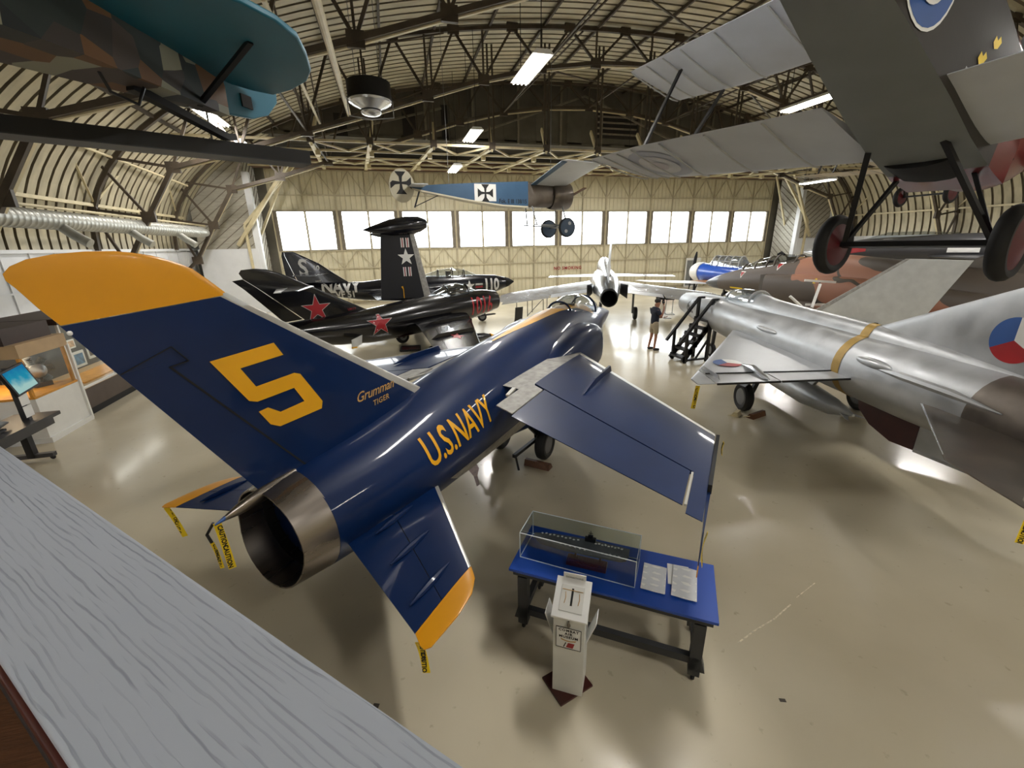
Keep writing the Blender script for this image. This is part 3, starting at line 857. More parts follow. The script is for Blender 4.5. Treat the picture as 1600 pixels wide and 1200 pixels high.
# navy lettering on the fuselage side
decal('lettering', [text_geo('U.S.NAVY', .47, 0, .98, .006, .66)], (2.2, -.75, 1.76), (.995, 0, .10), (-.06, 0, 1), F11, 'stencil', fz, maxlen=.06)
decal('lettering', [text_geo('U.S.NAVY', .47, 0, .98, .006, .66)], (2.2, .75, 1.76), (-.995, 0, -.10), (-.06, 0, 1), F11, 'stencil', fz, maxlen=.06)
# yellow lightning along the spine
st = [(4.0, .02), (5.0, .10), (6.0, .16), (6.6, .2), (7.1, .24), (7.9, .4), (8.0, .28), (8.0, -.28), (7.9, -.4), (7.1, -.24), (6.6, -.2), (6.0, -.16), (5.0, -.10), (4.0, -.02)]
decal('spine_stripe', [poly_geo(st)], (0, 0, 3.4), (1, 0, 0), (0, 1, 0), F11, 'stencil', fz, maxlen=.12)
# nose metal
b = MB(); b.fus([(9.3, 2.03, .275, .295, .265), (9.95, 2.03, .145, .155, .135), (10.35, 2.02, .054, .054, .054), (10.45, 2.02, .01, .01, .01)], 28, False, True); b.build('nose_cone', 'navy', f)
# canopy
b = MB(); b.fus([(6.35, 2.5, .05, .12, .05), (6.7, 2.5, .26, .22, .1), (7.2, 2.48, .36, .34, .1), (7.7, 2.42, .37, .40, .1), (8.2, 2.34, .33, .38, .1), (8.7, 2.32, .24, .26, .1), (9.1, 2.3, .1, .08, .05)], 20); cn = b.build('canopy', 'canopy', f)
b = MB()
for x, w, h, z in ((6.75, .27, .24, 2.5), (8.25, .325, .375, 2.335)):
    b.tube([(x, w * math.cos(t) * 1.01, z + h * math.sin(t) * 1.02) for t in [PI * k / 12 for k in range(13)]], .022, 6)
b.build('canopy_frame', 'navy', cn)
b = MB(); b.box((7.2, 0, 2.5), (.16, .3, .3)); b.build('seat', 'dark', cn)
# cheek intakes
for s in (-1, 1):
    b = MB(); b.fus([(4.6, 1.72, .2, .3, .3, 2.2, s * .55), (5.2, 1.78, .32, .44, .4, 2.4, s * .58), (5.9, 1.84, .37, .52, .46, 2.6, s * .62), (6.5, 1.86, .36, .52, .46, 2.8, s * .66), (6.75, 1.86, .33, .48, .42, 2.8, s * .66)], 24, True, False); q = b.build('air_intake', 'navy', f)
    b = MB(); b.fus([(6.75, 1.86, .33, .48, .42, 2.8, s * .66), (6.79, 1.86, .322, .47, .41, 2.8, s * .66), (6.74, 1.86, .29, .44, .38, 2.8, s * .66)], 24, False, False); b.build('intake_lip', 'strip', q)
    b = MB(); b.fus([(6.73, 1.86, .295, .445, .385, 2.8, s * .66), (6.1, 1.84, .26, .4, .34, 2.8, s * .64)], 24, True, True); b.build('duct', 'dark', q)
# wings
def f11wing(s):
    def q(x, y, z): return V((x, s * y, z))
    secs = [(q(6.0, .55, 2.01), q(2.56, .55, 2.0), .24), (q(5.55, .98, 1.98), q(2.52, .98, 1.97), .22), (q(3.32, 3.37, 1.8), q(1.62, 3.41, 1.8), .10)]
    inner = [(q(6.0, .55, 2.01), q(3.3, .55, 2.0), .2), (q(5.55, .98, 1.98), q(3.28, .98, 1.975), .2)]
    FULL = MB(); FULL.wing(inner, 0, 1, 14); bv = FULL.bvh()
    b = MB(); b.wing(secs[1:], .055, .665, 12); w = b.build('wing', 'navy', f)
    b = MB(); b.wing(inner, 0, 1, 12); b.build('wing_root', 'walk', w)
    b = MB(); b.wing(secs[1:], 0, .054, 5); b.build('leading_edge_slat', 'strip', w)
    def at(t): return (lerp(secs[1][0], secs[2][0], t), lerp(secs[1][1], secs[2][1], t), .22 * (1 - t) + .10 * t)
    b = MB(); b.wing([at(.09), at(.93)], .675, 1.0, 6); b.build('flap', 'navy', w)
    b = MB(); b.wing([at(.945), at(1.0)], .66, 1.05, 6); b.build('tip_panel', 'navy', w)
    b = MB(); b.wing([at(-.04), at(.08)], .68, .98, 6); b.build('flap_root_fairing', 'walk', w)
    b = MB(); b.bar(q(3.25, .80, 2.0), q(2.95, .86, 2.0), .05, .03); b.build('flap_hinge_arm', 'strip', w, smooth=False)
    # wing fence
    a = at(.30)
    b = MB(); b.prism([lerp(a[0], a[1], .02) + V((0, 0, .0)), lerp(a[0], a[1], .05) + V((0, 0, .13)), lerp(a[0], a[1], .34) + V((0, 0, .14)), lerp(a[0], a[1], .52) + V((0, 0, .06))], (0, .03 * s, 0)); b.build('wing_fence', 'navy', w, smooth=False)
    # folded down wing tip
    a = at(1.0)
    le, te = lerp(a[0], a[1], .1), lerp(a[0], a[1], 1.1)
    b = MB(); b.wing([(le + V((0, .015 * s, -.03)), te + V((0, .015 * s, -.03)), .07), (lerp(le, te, .25) + V((0, .015 * s, -.24)), te + V((-.03, .015 * s, -.24)), .04), (lerp(le, te, .4) + V((0, .015 * s, -.32)), te + V((-.04, .015 * s, -.32)), .03)], 0, 1, 8); tp = b.build('folded_tip', 'navy', w)
    b = MB(); b.wing([(lerp(le, te, .41) + V((0, .015 * s, -.322)), te + V((-.04, .015 * s, -.322)), .03), (lerp(le, te, .6) + V((0, .015 * s, -.41)), te + V((-.08, .015 * s, -.40)), .015)], 0, 1, 8); b.build('tip_edge', 'yellow', tp)
    b = MB(); b.bar(lerp(a[0], a[1], .06) + V((0, s * .03, 0)), lerp(a[0], a[1], .74) + V((0, s * .02, 0)), .035, .09); b.build('fold_hinge', 'dark', w, smooth=False)
    b = MB(); b.bar(at(.94)[0] * .325 + at(.94)[1] * .675 + V((0, 0, .015)), at(.94)[1] + V((0, 0, .015)), .02, .02); b.build('hinge_gap', 'strip', w, smooth=False)
f11wing(-1); f11wing(1)
# stabilisers
def f11stab(s):
    def q(x, y, z): return V((x, s * y, z))
    secs = [(q(1.86, .42, 1.27), q(.52, .42, 1.27), .12), (q(.80, 1.68, 1.24), q(.05, 1.70, 1.24), .06)]
    FULL = MB(); FULL.wing(secs, 0, 1, 14); bv = FULL.bvh()
    b = MB(); b.wing(secs, .05, .56, 10); w = b.build('stabiliser', 'navy', f)
    b = MB(); b.wing(secs, 0, .048, 4); b.build('leading_edge', 'strip', w)
    b = MB(); b.wing(secs, .57, 1, 6); b.build('elevator', 'navy', w)
    b = MB(); b.wing([(q(.80, 1.685, 1.24), q(.05, 1.705, 1.24), .06), (q(.70, 1.79, 1.24), q(-.01, 1.80, 1.24), .05), (q(.55, 1.86, 1.24), q(-.02, 1.845, 1.24), .03), (q(.35, 1.885, 1.24), q(0.02, 1.875, 1.24), .012)], 0, 1, 8); b.build('stabiliser_tip', 'yellow', w)
    for t in (.2, .52, .86):
        le, te = lerp(secs[0][0], secs[1][0], t), lerp(secs[0][1], secs[1][1], t)
        c = lerp(le, te, .58) + V((0, 0, .045 - .02 * t))
        b = MB(); d = (te - le).normalized(); L = .26
        b.tube([c - d * L, c - d * L * .5, c, c + d * L * .5, c + d * L], [.006, .026, .034, .026, .006], 8); b.build('hinge_fairing', 'navy', w)
    if s < 0: pass
f11stab(-1); f11stab(1)
# belly panel of bare metal under the lettering
decal('belly_panel', [poly_geo([(1.9, 0), (3.9, .12), (4.1, -.12), (3.0, -.3), (2.2, -.18)])], (0, -1.2, 1.25), (1, 0, 0), (0, 0, 1), F11, 'walk', fz, maxlen=.12)
b = MB(); b.fus([(4.2, .9, .3, .1, .2), (5.0, .88, .5, .1, .25), (6.4, .92, .45, .1, .2), (7.2, 1.05, .3, .1, .15)], 20); b.build('belly_fairing', 'navy', f)
# landing gear
for s in (-1, 1):
    b = MB(); b.bar((4.95, s * .30, 1.1), (5.0, s * .33, .35), .09); b.bar((4.4, s * .3, 1.0), (5.0, s * .33, .45), .05); b.bar((5.0, s * .32, .32), (5.0, s * .46, .32), .07); b.bar((4.1, s * .3, .42), (5.0, s * .33, .40), .06); b.bar((4.15, s * .3, .42), (4.05, s * .42, .2), .03); g = b.build('main_gear_leg', 'blackmetal', f)
    wheel_part(g, (5.0, s * .48, .31), (0, 1, 0), .31, .2, 1.0, 'radome')
    b = MB(); b.prism([(4.65, s * .60, .98), (5.45, s * .60, .98), (5.35, s * .66, .55), (4.85, s * .66, .55)], (0, s * .02, 0)); b.build('gear_door', 'blackmetal', f, smooth=False)
b = MB(); b.bar((8.0, 0, 1.4), (8.1, 0, .3), .1); b.bar((8.1, -.16, .24), (8.1, .16, .24), .05); g = b.build('nose_gear_leg', 'blackmetal', f)
for s in (-1, 1): wheel_part(g, (8.1, s * .15, .23), (0, 1, 0), .23, .12)
b = MB(); b.prism([(8.5, .05, 1.15), (8.5, .3, 1.3), (8.55, .35, .6), (8.55, .12, .55)], (.03, 0, 0)); b.build('nose_gear_door', 'alu_bright', f, smooth=False)
b = MB(); b.tube([(3.6, 0, .92), (2.4, 0, .72), (1.4, 0, .7)], [.04, .035, .03], 8); b.prism([(1.3, -.06, .66), (1.45, -.06, .66), (1.42, -.06, .76)], (0, .12, 0)); b.build('arrestor_hook', 'blackmetal', f)
MB_F = f
def fw(x, y, z):
    a = R(90 - 44.3)
    return (-1.35 + x * math.cos(a) - y * math.sin(a), 3.61 + x * math.sin(a) + y * math.cos(a), z)
chock('wheel_chock', 'brown wooden chock at the main wheel of the navy blue jet', fw(4.66, -.50, 0), 45.7)
caution('caution_tape', 'yellow caution tape hanging from the left stabiliser tip of the blue jet', fw(0.01, 1.83, 1.22), .42, .05, (.03, .08), R(20))
caution('caution_tape', 'long yellow caution tape hanging from the pointed steel tail tip of the blue jet', fw(-.27, .03, 1.81), .46, .055, (.02, .02), R(20))
pt_ = caution('caution_tape', 'short pale caution tape on a black cord by the blue jet tail tip', fw(-.30, .14, 1.60), .27, .03, (.02, .02), R(10))
b = MB(); b.tube([(0, 0, 0), (-.02, .01, .08), (.06, -.06, .21)], .012, 6); b.build('cord', 'blackmetal', pt_)
caution('caution_tape', 'yellow caution tape hanging from the yellow-tipped right stabiliser of the blue jet', fw(.02, -1.76, 1.22), .3, .055, (.02, .03), R(-15))
caution('caution_tape', 'yellow caution tape at the folded front corner of the blue right wing', fw(3.2, -3.47, 1.78), .16, .05, (.01, .0), R(60))
caution('caution_tape', 'yellow caution tape on the rear corner of the blue folded wing tip', fw(1.50, -3.46, 1.74), .32, .045, (.02, .0), R(45))

# ================================================================== silver delta jet
SM = .931
m = thing('delta_wing_jet', 'silver delta-winged jet with a red, white and blue disc on its fin', 'aircraft', (11.07, 13.51, 1.57), heading=17.4)
b = MB(SM)
ms = [(1.35, 0, .42, .42, .42), (.9, 0, .47, .47, .47), (0, 0, .53, .53, .54), (-1.2, 0, .58, .58, .6), (-3, 0, .62, .64, .66), (-5, 0, .64, .66, .68), (-8, 0, .64, .66, .70), (-10, 0, .63, .64, .68), (-11.4, 0, .60, .60, .62)]
b.fus(ms, 32, False, False); MGF = MB(); MGF.fus(ms + [(-12.6, 0, .52, .52, .54)], 32); MGB = MGF.bvh()
mf = b.build('fuselage', 'alu', m)
b = MB(SM); b.fus([(-11.4, 0, .60, .60, .62), (-12.3, 0, .55, .55, .56), (-12.7, 0, .5, .5, .5), (-12.7, 0, .45, .45, .45), (-12.0, 0, .42, .42, .42)], 32, False, True); b.build('tail_pipe', 'alu_dull', m)
b = MB(SM); b.fus([(1.35, 0, .42, .42, .42), (1.42, 0, .40, .40, .40), (1.3, 0, .37, .37, .37), (.6, 0, .36, .36, .36)], 32, False, True); b.build('intake_ring', 'alu_bright', mf)
b = MB(SM); b.lathe((.7, 0, 0), (1, 0, 0), [(0, .24), (.6, .2), (1.1, .08), (1.25, .0)], 20); b.build('shock_cone', 'radome', m)
b = MB(SM); b.fus([(-2.0, .45, .12, .12, .1), (-3.0, .48, .3, .3, .2), (-4.3, .5, .33, .50, .2), (-5.2, .5, .3, .42, .2), (-6.5, .48, .26, .40, .2), (-8.8, .46, .22, .40, .2), (-10.4, .42, .18, .34, .2), (-12.0, .36, .1, .2, .1)], 20); b.build('dorsal_spine', 'alu', m)
b = MB(SM); b.fus([(-2.05, .62, .08, .1, .05), (-2.6, .64, .27, .26, .1), (-3.4, .66, .34, .38, .1), (-4.0, .7, .335, .35, .1), (-4.5, .75, .3, .28, .1)], 20); c = b.build('canopy', 'canopy', m)
b = MB(SM); b.tube([(-4.3, .33 * math.cos(PI * k / 10), .73 + .32 * math.sin(PI * k / 10)) for k in range(11)], .03, 6); b.tube([(-2.75, .30 * math.cos(PI * k / 10), .64 + .3 * math.sin(PI * k / 10)) for k in range(11)], .02, 6); b.build('canopy_frame', 'alu', c)
mfin = [((-8.2, 0, .70), (-12.9, 0, .3), .16), ((-8.9, 0, .86), (-13.0, 0, .6), .2), ((-11.1, 0, 1.80), (-13.4, 0, 1.6), .14), ((-12.7, 0, 2.5), (-13.9, 0, 2.45), .07)]
b = MB(SM); b.wing(mfin, 0, .8, 14); FULL = MB(); FULL.wing(mfin, 0, 1, 14); MFB = FULL.bvh()
mt = b.build('tail_fin', 'alu', m)
b = MB(SM); b.wing(mfin[1:3], .81, 1, 5); b.build('rudder', 'alu', mt)
for s, ux in ((1, (-1, 0, 0)), (-1, (1, 0, 0))):
    o = (-11.25, s * .1, 1.07); sg = 1 if s > 0 else 1
    decal('roundel', [poly_geo([(0, 0)] + circ_pts(.33, 20, 90, 210) if s > 0 else [(0, 0)] + circ_pts(.33, 20, -30, 90))], o, ux, (0, 0, 1), MFB, 'roundel_blue', mt, SM, .008)
    decal('roundel', [poly_geo([(0, 0)] + (circ_pts(.33, 20, -30, 90) if s > 0 else circ_pts(.33, 20, 90, 210)))], o, ux, (0, 0, 1), MFB, 'white', mt, SM, .008)
    decal('roundel', [poly_geo([(0, 0)] + circ_pts(.33, 20, 210, 330))], o, ux, (0, 0, 1), MFB, 'red', mt, SM, .008)
# ochre band
b = MB(SM)
for (x0, x1) in ((-8.66, -8.88),):
    b.fus([(x0, 0, .645, .665, .70), (x1, 0, .645, .664, .70)], 32, False, False)
b.build('ochre_band', 'band', mf)
b = MB(SM); b.fus([(-8.66, .46, .228, .408, .2), (-8.88, .46, .226, .406, .2)], 20, False, False); b.build('ochre_band', 'band', mf)
# wings, stabilisers
def migwing(s):
    def q(x, y, z): return V((x, s * y, z))
    secs = [(q(-4.1, .55, -.14), q(-9.2, .55, -.14), .22), (q(-8.94, 3.62, -.2), q(-9.32, 3.62, -.2), .05)]
    FULL = MB(); FULL.wing(secs, 0, 1, 14); bv = FULL.bvh()
    def at(t): return (lerp(secs[0][0], secs[1][0], t), lerp(secs[0][1], secs[1][1], t), .22 * (1 - t) + .05 * t)
    def cut(t):
        l, r, h = at(t); xs_ = -8.66
        return (l, V((min(xs_, l.x - .05), r.y, r.z)), h)
    b = MB(SM); b.wing([cut(0), cut(.3), cut(.6), cut(.88)], 0, 1, 12); w = b.build('wing', 'alu', m)
    b = MB(SM); b.wing([at(.885), at(1.0)], 0, 1, 8); b.build('wing_tip', 'alu', w)
    def te(t0, t1, name):
        x = []
        for t in (t0, t1):
            l, r, h = at(t); x.append((V((-8.69, r.y, r.z)), r, .03))
        b = MB(SM); b.wing(x, .0, 1, 5); o_ = b.build(name, 'alu', w)
        b = MB(SM); b.bar(x[0][1] + V((-.02, 0, 0)), x[1][1] + V((-.02, 0, 0)), .03, .035); b.build('black_edge', 'ink', o_, smooth=False)
    te(.0, .46, 'flap'); te(.47, .878, 'aileron')
    b = MB(SM); b.bar(V((-8.675, at(.02)[1].y, -.125)), V((-8.675, at(.87)[1].y, -.17)), .03, .02); b.build('hinge_line', 'ink', w, smooth=False)
    b = MB(SM); p = q(-9.0, 2.2, -.13); b.tube([p + V((.9, 0, -.0)), p + V((.4, 0, .05)), p, p - V((.25, 0, 0))], [.01, .07, .06, .01], 8); b.build('actuator_fairing', 'alu_bright', w)
    b = MB(SM); p = q(-8.3, 3.12, -.18); b.prism([p + V((.1, 0, .0)), p + V((-.05, 0, .09)), p + V((-.75, 0, .09)), p + V((-.85, 0, .02))], (0, .015, 0)); b.build('wing_fence', 'alu', w, smooth=False)
    o = (-7.95, s * 2.45, .4)
    r = .3
    ux, uy = ((1, 0, 0), (0, 1, 0))
    decal('roundel', [poly_geo([(0, 0)] + circ_pts(r, 16, 0, 120))], o, ux, uy, bv, 'roundel_blue', w, SM, .008)
    decal('roundel', [poly_geo([(0, 0)] + circ_pts(r, 16, 240, 360))], o, ux, uy, bv, 'white', w, SM, .008)
    decal('roundel', [poly_geo([(0, 0)] + circ_pts(r, 16, 120, 240))], o, ux, uy, bv, 'red', w, SM, .008)
    secs = [(q(-10.6, .5, -.08), q(-12.4, .5, -.08), .12), (q(-12.5, 1.84, -.08), q(-13.5, 1.95, -.08), .04), (q(-12.62, 1.93, -.08), q(-13.75, 2.1, -.08), .02)]
    b = MB(SM); b.wing(secs, 0, 1, 12); b.build('stabiliser', 'alu_dull', m)
    b = MB(SM); b.wing([(secs[0][0], secs[0][1], .122), (secs[1][0], secs[1][1], .042)], 0, .02, 4); b.build('bright_edge', 'alu_bright', bpy.data.objects[m.children[-1].name])
    b = MB(SM); p = q(-10.6, .60, .22); b.tube([p + V((.9, 0, 0)), p + V((.3, s * .03, .03)), p + V((-.6, s * .03, .03)), p - V((1.3, 0, .02))], [.01, .07, .07, .01], 8); b.build('side_blister', 'alu', m)
    b = MB(SM); p = q(-9.6, .56, .28); b.ball(p, (.42, .1, .09)); b.build('side_blister', 'alu', m)
    b = MB(SM); p = q(-6.0, .60, .22); b.ball(p, (.5, .08, .07)); b.build('side_blister', 'alu', m)
migwing(1); migwing(-1)
b = MB(SM)
b.prism([(-8.75, -.02, -.6), (-8.85, -.02, -.9), (-9.2, -.02, -1.12), (-9.75, -.02, -1.24), (-10.25, -.02, -1.18), (-10.25, -.02, -.6)], (0, .04, 0)); b.build('ventral_fin', 'maroon', m, smooth=False)
b = MB(SM); b.prism([(-10.26, -.02, -.6), (-10.26, -.02, -1.18), (-11.9, -.02, -1.0), (-12.2, -.02, -.5)], (0, .04, 0)); vf = b.build('ventral_fin', 'alu', m, smooth=False)
b = MB(SM); b.bar((-10.26, 0, -1.18), (-11.9, 0, -1.0), .05, .05); b.build('bright_edge', 'alu_bright', vf, smooth=False)
b = MB(SM); b.tube([(-4.2, 0, -1.12), (-4.8, 0, -1.12), (-5.6, 0, -1.14), (-7.2, 0, -1.16), (-8.1, 0, -1.16), (-8.75, 0, -1.12)], [.02, .18, .27, .29, .2, .03], 18); dt = b.build('drop_tank', 'alu', m)
b = MB(SM); b.prism([(-5.4, -.04, -.6), (-7.6, -.04, -.6), (-7.3, -.04, -.95), (-5.8, -.04, -.95)], (0, .08, 0)); b.build('pylon', 'alu', dt, smooth=False)
b = MB(SM); b.prism([(-8.2, -.0, -1.16), (-8.8, -.2, -1.16), (-8.9, -.2, -1.16), (-8.6, 0, -1.16)], (0, 0, .015)); b.prism([(-8.2, -.0, -1.18), (-8.8, .2, -1.18), (-8.9, .2, -1.18), (-8.6, 0, -1.18)], (0, 0, .015)); b.build('tank_fin', 'alu', dt, smooth=False)
zg = -1.57 / SM
for s in (-1, 1):
    b = MB(SM); b.bar((-7.0, s * .95, -.2), (-7.0, s * 1.3, zg + .4), .1); b.bar((-7.0, s * 1.3, zg + .38), (-7.0, s * 1.36, zg + .38), .12); g = b.build('main_gear_leg', 'blackmetal', m)
    wheel_part(g, (-7.0, s * 1.45, zg + .38), (0, 1, 0), .38, .22, SM, 'radome')
    b = MB(SM); b.prism([(-6.7, s * 1.12, -.25), (-7.4, s * 1.12, -.25), (-7.35, s * 1.62, zg + .75), (-6.8, s * 1.62, zg + .7)], (0, .02, 0)); b.build('gear_door', 'blackmetal', m, smooth=False)
b = MB(SM); b.bar((-1.6, 0, -.5), (-1.5, 0, zg + .3), .1); g = b.build('nose_gear_leg', 'blackmetal', m)
wheel_part(g, (-1.5, .0, zg + .26), (0, 1, 0), .26, .16, SM)
decal('number_lettering', [text_geo('2', .62, 0, 1, .02)], (-.55, .8, .05), (-1, 0, 0), (0, 0, 1), MGB, 'radome', mf, SM)
decal('number_lettering', [text_geo('6', .62, 0, 1, .02)], (-.12, .8, .05), (-1, 0, 0), (0, 0, 1), MGB, 'radome', mf, SM)
def mw(x, y, z):
    a = R(90 - 17.4)
    return (11.07 + SM * (x * math.cos(a) - y * math.sin(a)), 13.51 + SM * (x * math.sin(a) + y * math.cos(a)), 1.57 + SM * z)
q = mw(-7.0, 1.45, zg)
chock('wheel_chock', 'reddish wooden chock at the main wheel of the silver delta jet', (q[0] + .02, q[1] - .42, 0), 104)
chock('wheel_chock', 'small metal-tipped chock in front of the silver delta jet wheel', (q[0] - .36, q[1] - .22, 0), 120, 'cream', .24)
caution('caution_tape', 'yellow caution tape hanging from the silver delta wing tip', mw(-9.28, 3.6, -.24), .46, .075, (.01, -.04), R(-35))
caution('caution_tape', 'yellow caution tape hanging at the far right edge below the silver stabiliser', mw(-13.70, 2.07, -.085), .34, .055, (.0, .0), R(-50))
def gear(parent, x, y, ztop, zg, r, w, SCL, yin=None, m='blackmetal'):
    b = MB(SCL); b.bar((x, yin if yin is not None else y, ztop), (x, y, zg + r), .11); b.bar((x - .3, y, ztop), (x, y, zg + r + .3), .05); b.bar((x, y - .02, zg + r), (x, y + .14 * (1 if y >= 0 else -1), zg + r), .08)
    g = b.build('gear_leg', m, parent)
    wheel_part(g, (x, y + .16 * (1 if y > 0 else -1 if y < 0 else 0), zg + r), (0, 1, 0), r, w, SCL)
    return g

# ================================================================== black jet with red stars
SK = .9
k = thing('star_jet', 'gloss black jet with red stars and the red number 1016 on its nose', 'aircraft', (4.32, 18.82, 0), heading=62.4)
ks = [(0, 1.74, .44, .44, .44), (-.15, 1.74, .50, .5, .5), (-.8, 1.72, .60, .60, .6), (-2, 1.66, .70, .66, .74), (-3.5, 1.58, .75, .72, .8), (-5, 1.5, .74, .70, .8), (-6.5, 1.42, .68, .62, .76), (-8, 1.42, .56, .54, .62), (-9.2, 1.46, .44, .44, .46), (-10.1, 1.5, .34, .34, .34), (-10.15, 1.5, .29, .29, .29), (-9.6, 1.5, .27, .27, .27)]
b = MB(SK); b.fus(ks, 30, False, True); kf = b.build('fuselage', 'black', k); KB = b.bvh()
b = MB(SK); b.fus([(-.15, 1.74, .50, .5, .5), (.04, 1.74, .46, .46, .46), (.0, 1.74, .40, .40, .40), (-.8, 1.74, .36, .36, .36)], 30, False, True); b.bar((.0, 0, 1.34), (.0, 0, 2.14), .06); b.build('intake_ring', 'black', kf)
b = MB(SK); b.fus([(-1.15, 2.22, .06, .1, .05), (-1.6, 2.28, .28, .28, .1), (-2.2, 2.3, .36, .42, .1), (-2.8, 2.3, .36, .36, .1), (-3.5, 2.24, .22, .16, .1)], 22); kc = b.build('canopy', 'canopy', k)
b = MB(SK)
for x, w, h, z in ((-1.75, .31, .34, 2.29), (-2.9, .35, .34, 2.29)): b.tube([(x, w * math.cos(PI * i / 12), z + h * math.sin(PI * i / 12)) for i in range(13)], .035, 6)
b.build('canopy_frame', 'black', kc)
b = MB(SK); b.box((-2.5, 0, 2.35), (.2, .4, .4)); b.box((-2.0, 0, 2.25), (.3, .5, .2)); b.build('seat', 'dark', kc)
b = MB(SK); b.fus([(-3.2, 2.2, .2, .1, .1), (-4.6, 2.12, .18, .1, .2), (-6.6, 1.95, .12, .08, .2)], 16); b.build('dorsal_fairing', 'black', k)
kfin = [((-6.2, 0, 1.9), (-9.3, 0, 1.5), .16), ((-6.7, 0, 2.05), (-9.7, 0, 1.9), .2), ((-8.95, 0, 3.25), (-10.7, 0, 3.1), .1), ((-9.55, 0, 3.58), (-11.0, 0, 3.4), .08), ((-9.95, 0, 3.72), (-11.0, 0, 3.6), .05), ((-10.3, 0, 3.76), (-10.8, 0, 3.72), .03)]
b = MB(SK); b.wing(kfin, 0, .78, 14); kt = b.build('tail_fin', 'black', k); F_ = MB(); F_.wing(kfin, 0, 1, 14); KFB = F_.bvh()
b = MB(SK); b.wing(kfin[1:4], .79, 1, 5); b.build('rudder', 'black', kt)
for s in (-1, 1):
    secs = [((-8.5, 0, 3.05), (-9.75, 0, 3.05), .12), ((-9.55, s * 1.7, 3.07), (-10.3, s * 1.72, 3.07), .06)]
    b = MB(SK); b.wing(secs, 0, .7, 10); t = b.build('stabiliser', 'black', k)
    b = MB(SK); b.wing(secs, .71, 1, 5); b.build('elevator', 'lgrey', t)
    b = MB(SK); b.wing(secs, 0, .03, 4); b.build('leading_edge', 'strip', t)
    q = lambda x, y, z: V((x, s * y, z))
    secs = [(q(-2.1, .55, 1.40), q(-4.9, .55, 1.34), .34), (q(-2.4, 1.2, 1.26), q(-5.05, 1.2, 1.22), .28), (q(-4.0, 3.9, .62), q(-5.95, 3.9, .66), .14), (q(-4.5, 4.3, .56), q(-6.0, 4.25, .58), .05)]
    b = MB(SK); b.wing(secs, 0, .75, 12); w = b.build('wing', 'black', k); WB = MB().add(b.v, b.f).bvh()
    b = MB(SK); b.wing(secs[:2], .76, 1, 5); b.build('flap', 'black', w)
    b = MB(SK); b.wing(secs[1:3], .76, 1, 5); b.build('aileron', 'black', w)
    for t_ in (.05, .5): 
        le, te = lerp(secs[1][0], secs[2][0], t_), lerp(secs[1][1], secs[2][1], t_)
        b = MB(SK); b.prism([lerp(le, te, .02), lerp(le, te, .06) + V((0, 0, .2)), lerp(le, te, .8) + V((0, 0, .18)), lerp(le, te, .95)], (0, .02, 0)); b.build('wing_fence', 'black', w, smooth=False)
    decal('wing_star', [poly_geo(star_pts(.32))], (-4.3, s * 2.75, 3), (.8, -.6, 0), (.6, .8, 0), WB, 'redstar', w, SK, .012)
    b = MB(SK); y = s * 2.4; b.tube([(-2.2, y, .62), (-2.6, y, .62), (-3.4, y, .62), (-4.4, y, .62), (-5.4, y, .62)], [.03, .16, .24, .2, .03], 14); dt = b.build('drop_tank', 'midnight', k)
    b = MB(SK); b.tube([(-2.1, y, .62), (-2.3, y, .62)], [.02, .10], 12); b.build('tank_nose', 'stencil', dt)
    b = MB(SK); b.prism([(-3.3, y - .03, .7), (-4.1, y - .03, .7), (-4.3, y - .03, .98), (-3.5, y - .03, .98)], (0, .06, 0)); b.build('pylon', 'black', dt, smooth=False)
    gear(k, -4.3, s * 1.5, 1.1, 0, .33, .2, SK)
    ux = (1, 0, 0) if s < 0 else (-1, 0, 0)
    decal('star_outline', [poly_geo(star_pts(.55))], (-8.55, s * .3, 2.25), ux, (0, 0, 1), KFB, 'lgrey', kt, SK, .006)
    decal('red_star', [poly_geo(star_pts(.50))], (-8.55, s * .3, 2.25), ux, (0, 0, 1), KFB, 'redstar', kt, SK, .012)
    decal('star_outline', [poly_geo(star_pts(.55))], (-6.45, s * .9, 1.5), ux, (0, 0, 1), KB, 'lgrey', kf, SK, .008)
    decal('red_star', [poly_geo(star_pts(.50))], (-6.45, s * .9, 1.5), ux, (0, 0, 1), KB, 'redstar', kf, SK, .016)
    decal('number_lettering', [text_geo('1016', 1.15, 0, 1.0, .012, .64)], (-1.25, s * .9, 1.62), ux, (0, 0, 1), KB, 'redstar', kf, SK, .012, maxlen=.12)
    # open air brake behind the wing
    b = MB(SK); b.prism([(-7.2, s * .55, 1.15), (-7.8, s * .95, 1.1), (-7.8, s * .9, .75), (-7.25, s * .52, .8)], (0, s * .03, 0)); ab = b.build('air_brake', 'lgrey', k, smooth=False)
    b = MB(SK); b.bar((-7.55, s * .74, .75), (-7.8, s * .93, .8), .05); b.build('yellow_edge', 'stencil', ab, smooth=False)
gear(k, -1.5, 0, 1.1, 0, .26, .14, SK)
for y in (.18, .3):
    b = MB(SK); b.tube([(-1.6, y, 1.02), (.25, y, 1.0)], .035, 8); b.build('cannon', 'blackmetal', k)
decal('small_lettering', [text_geo('U8077', .12, 0, 1, .0)], (-7.25, -.4, 2.1), (1, 0, 0), (0, 0, 1), KFB, 'redstar', kt, SK, .006)

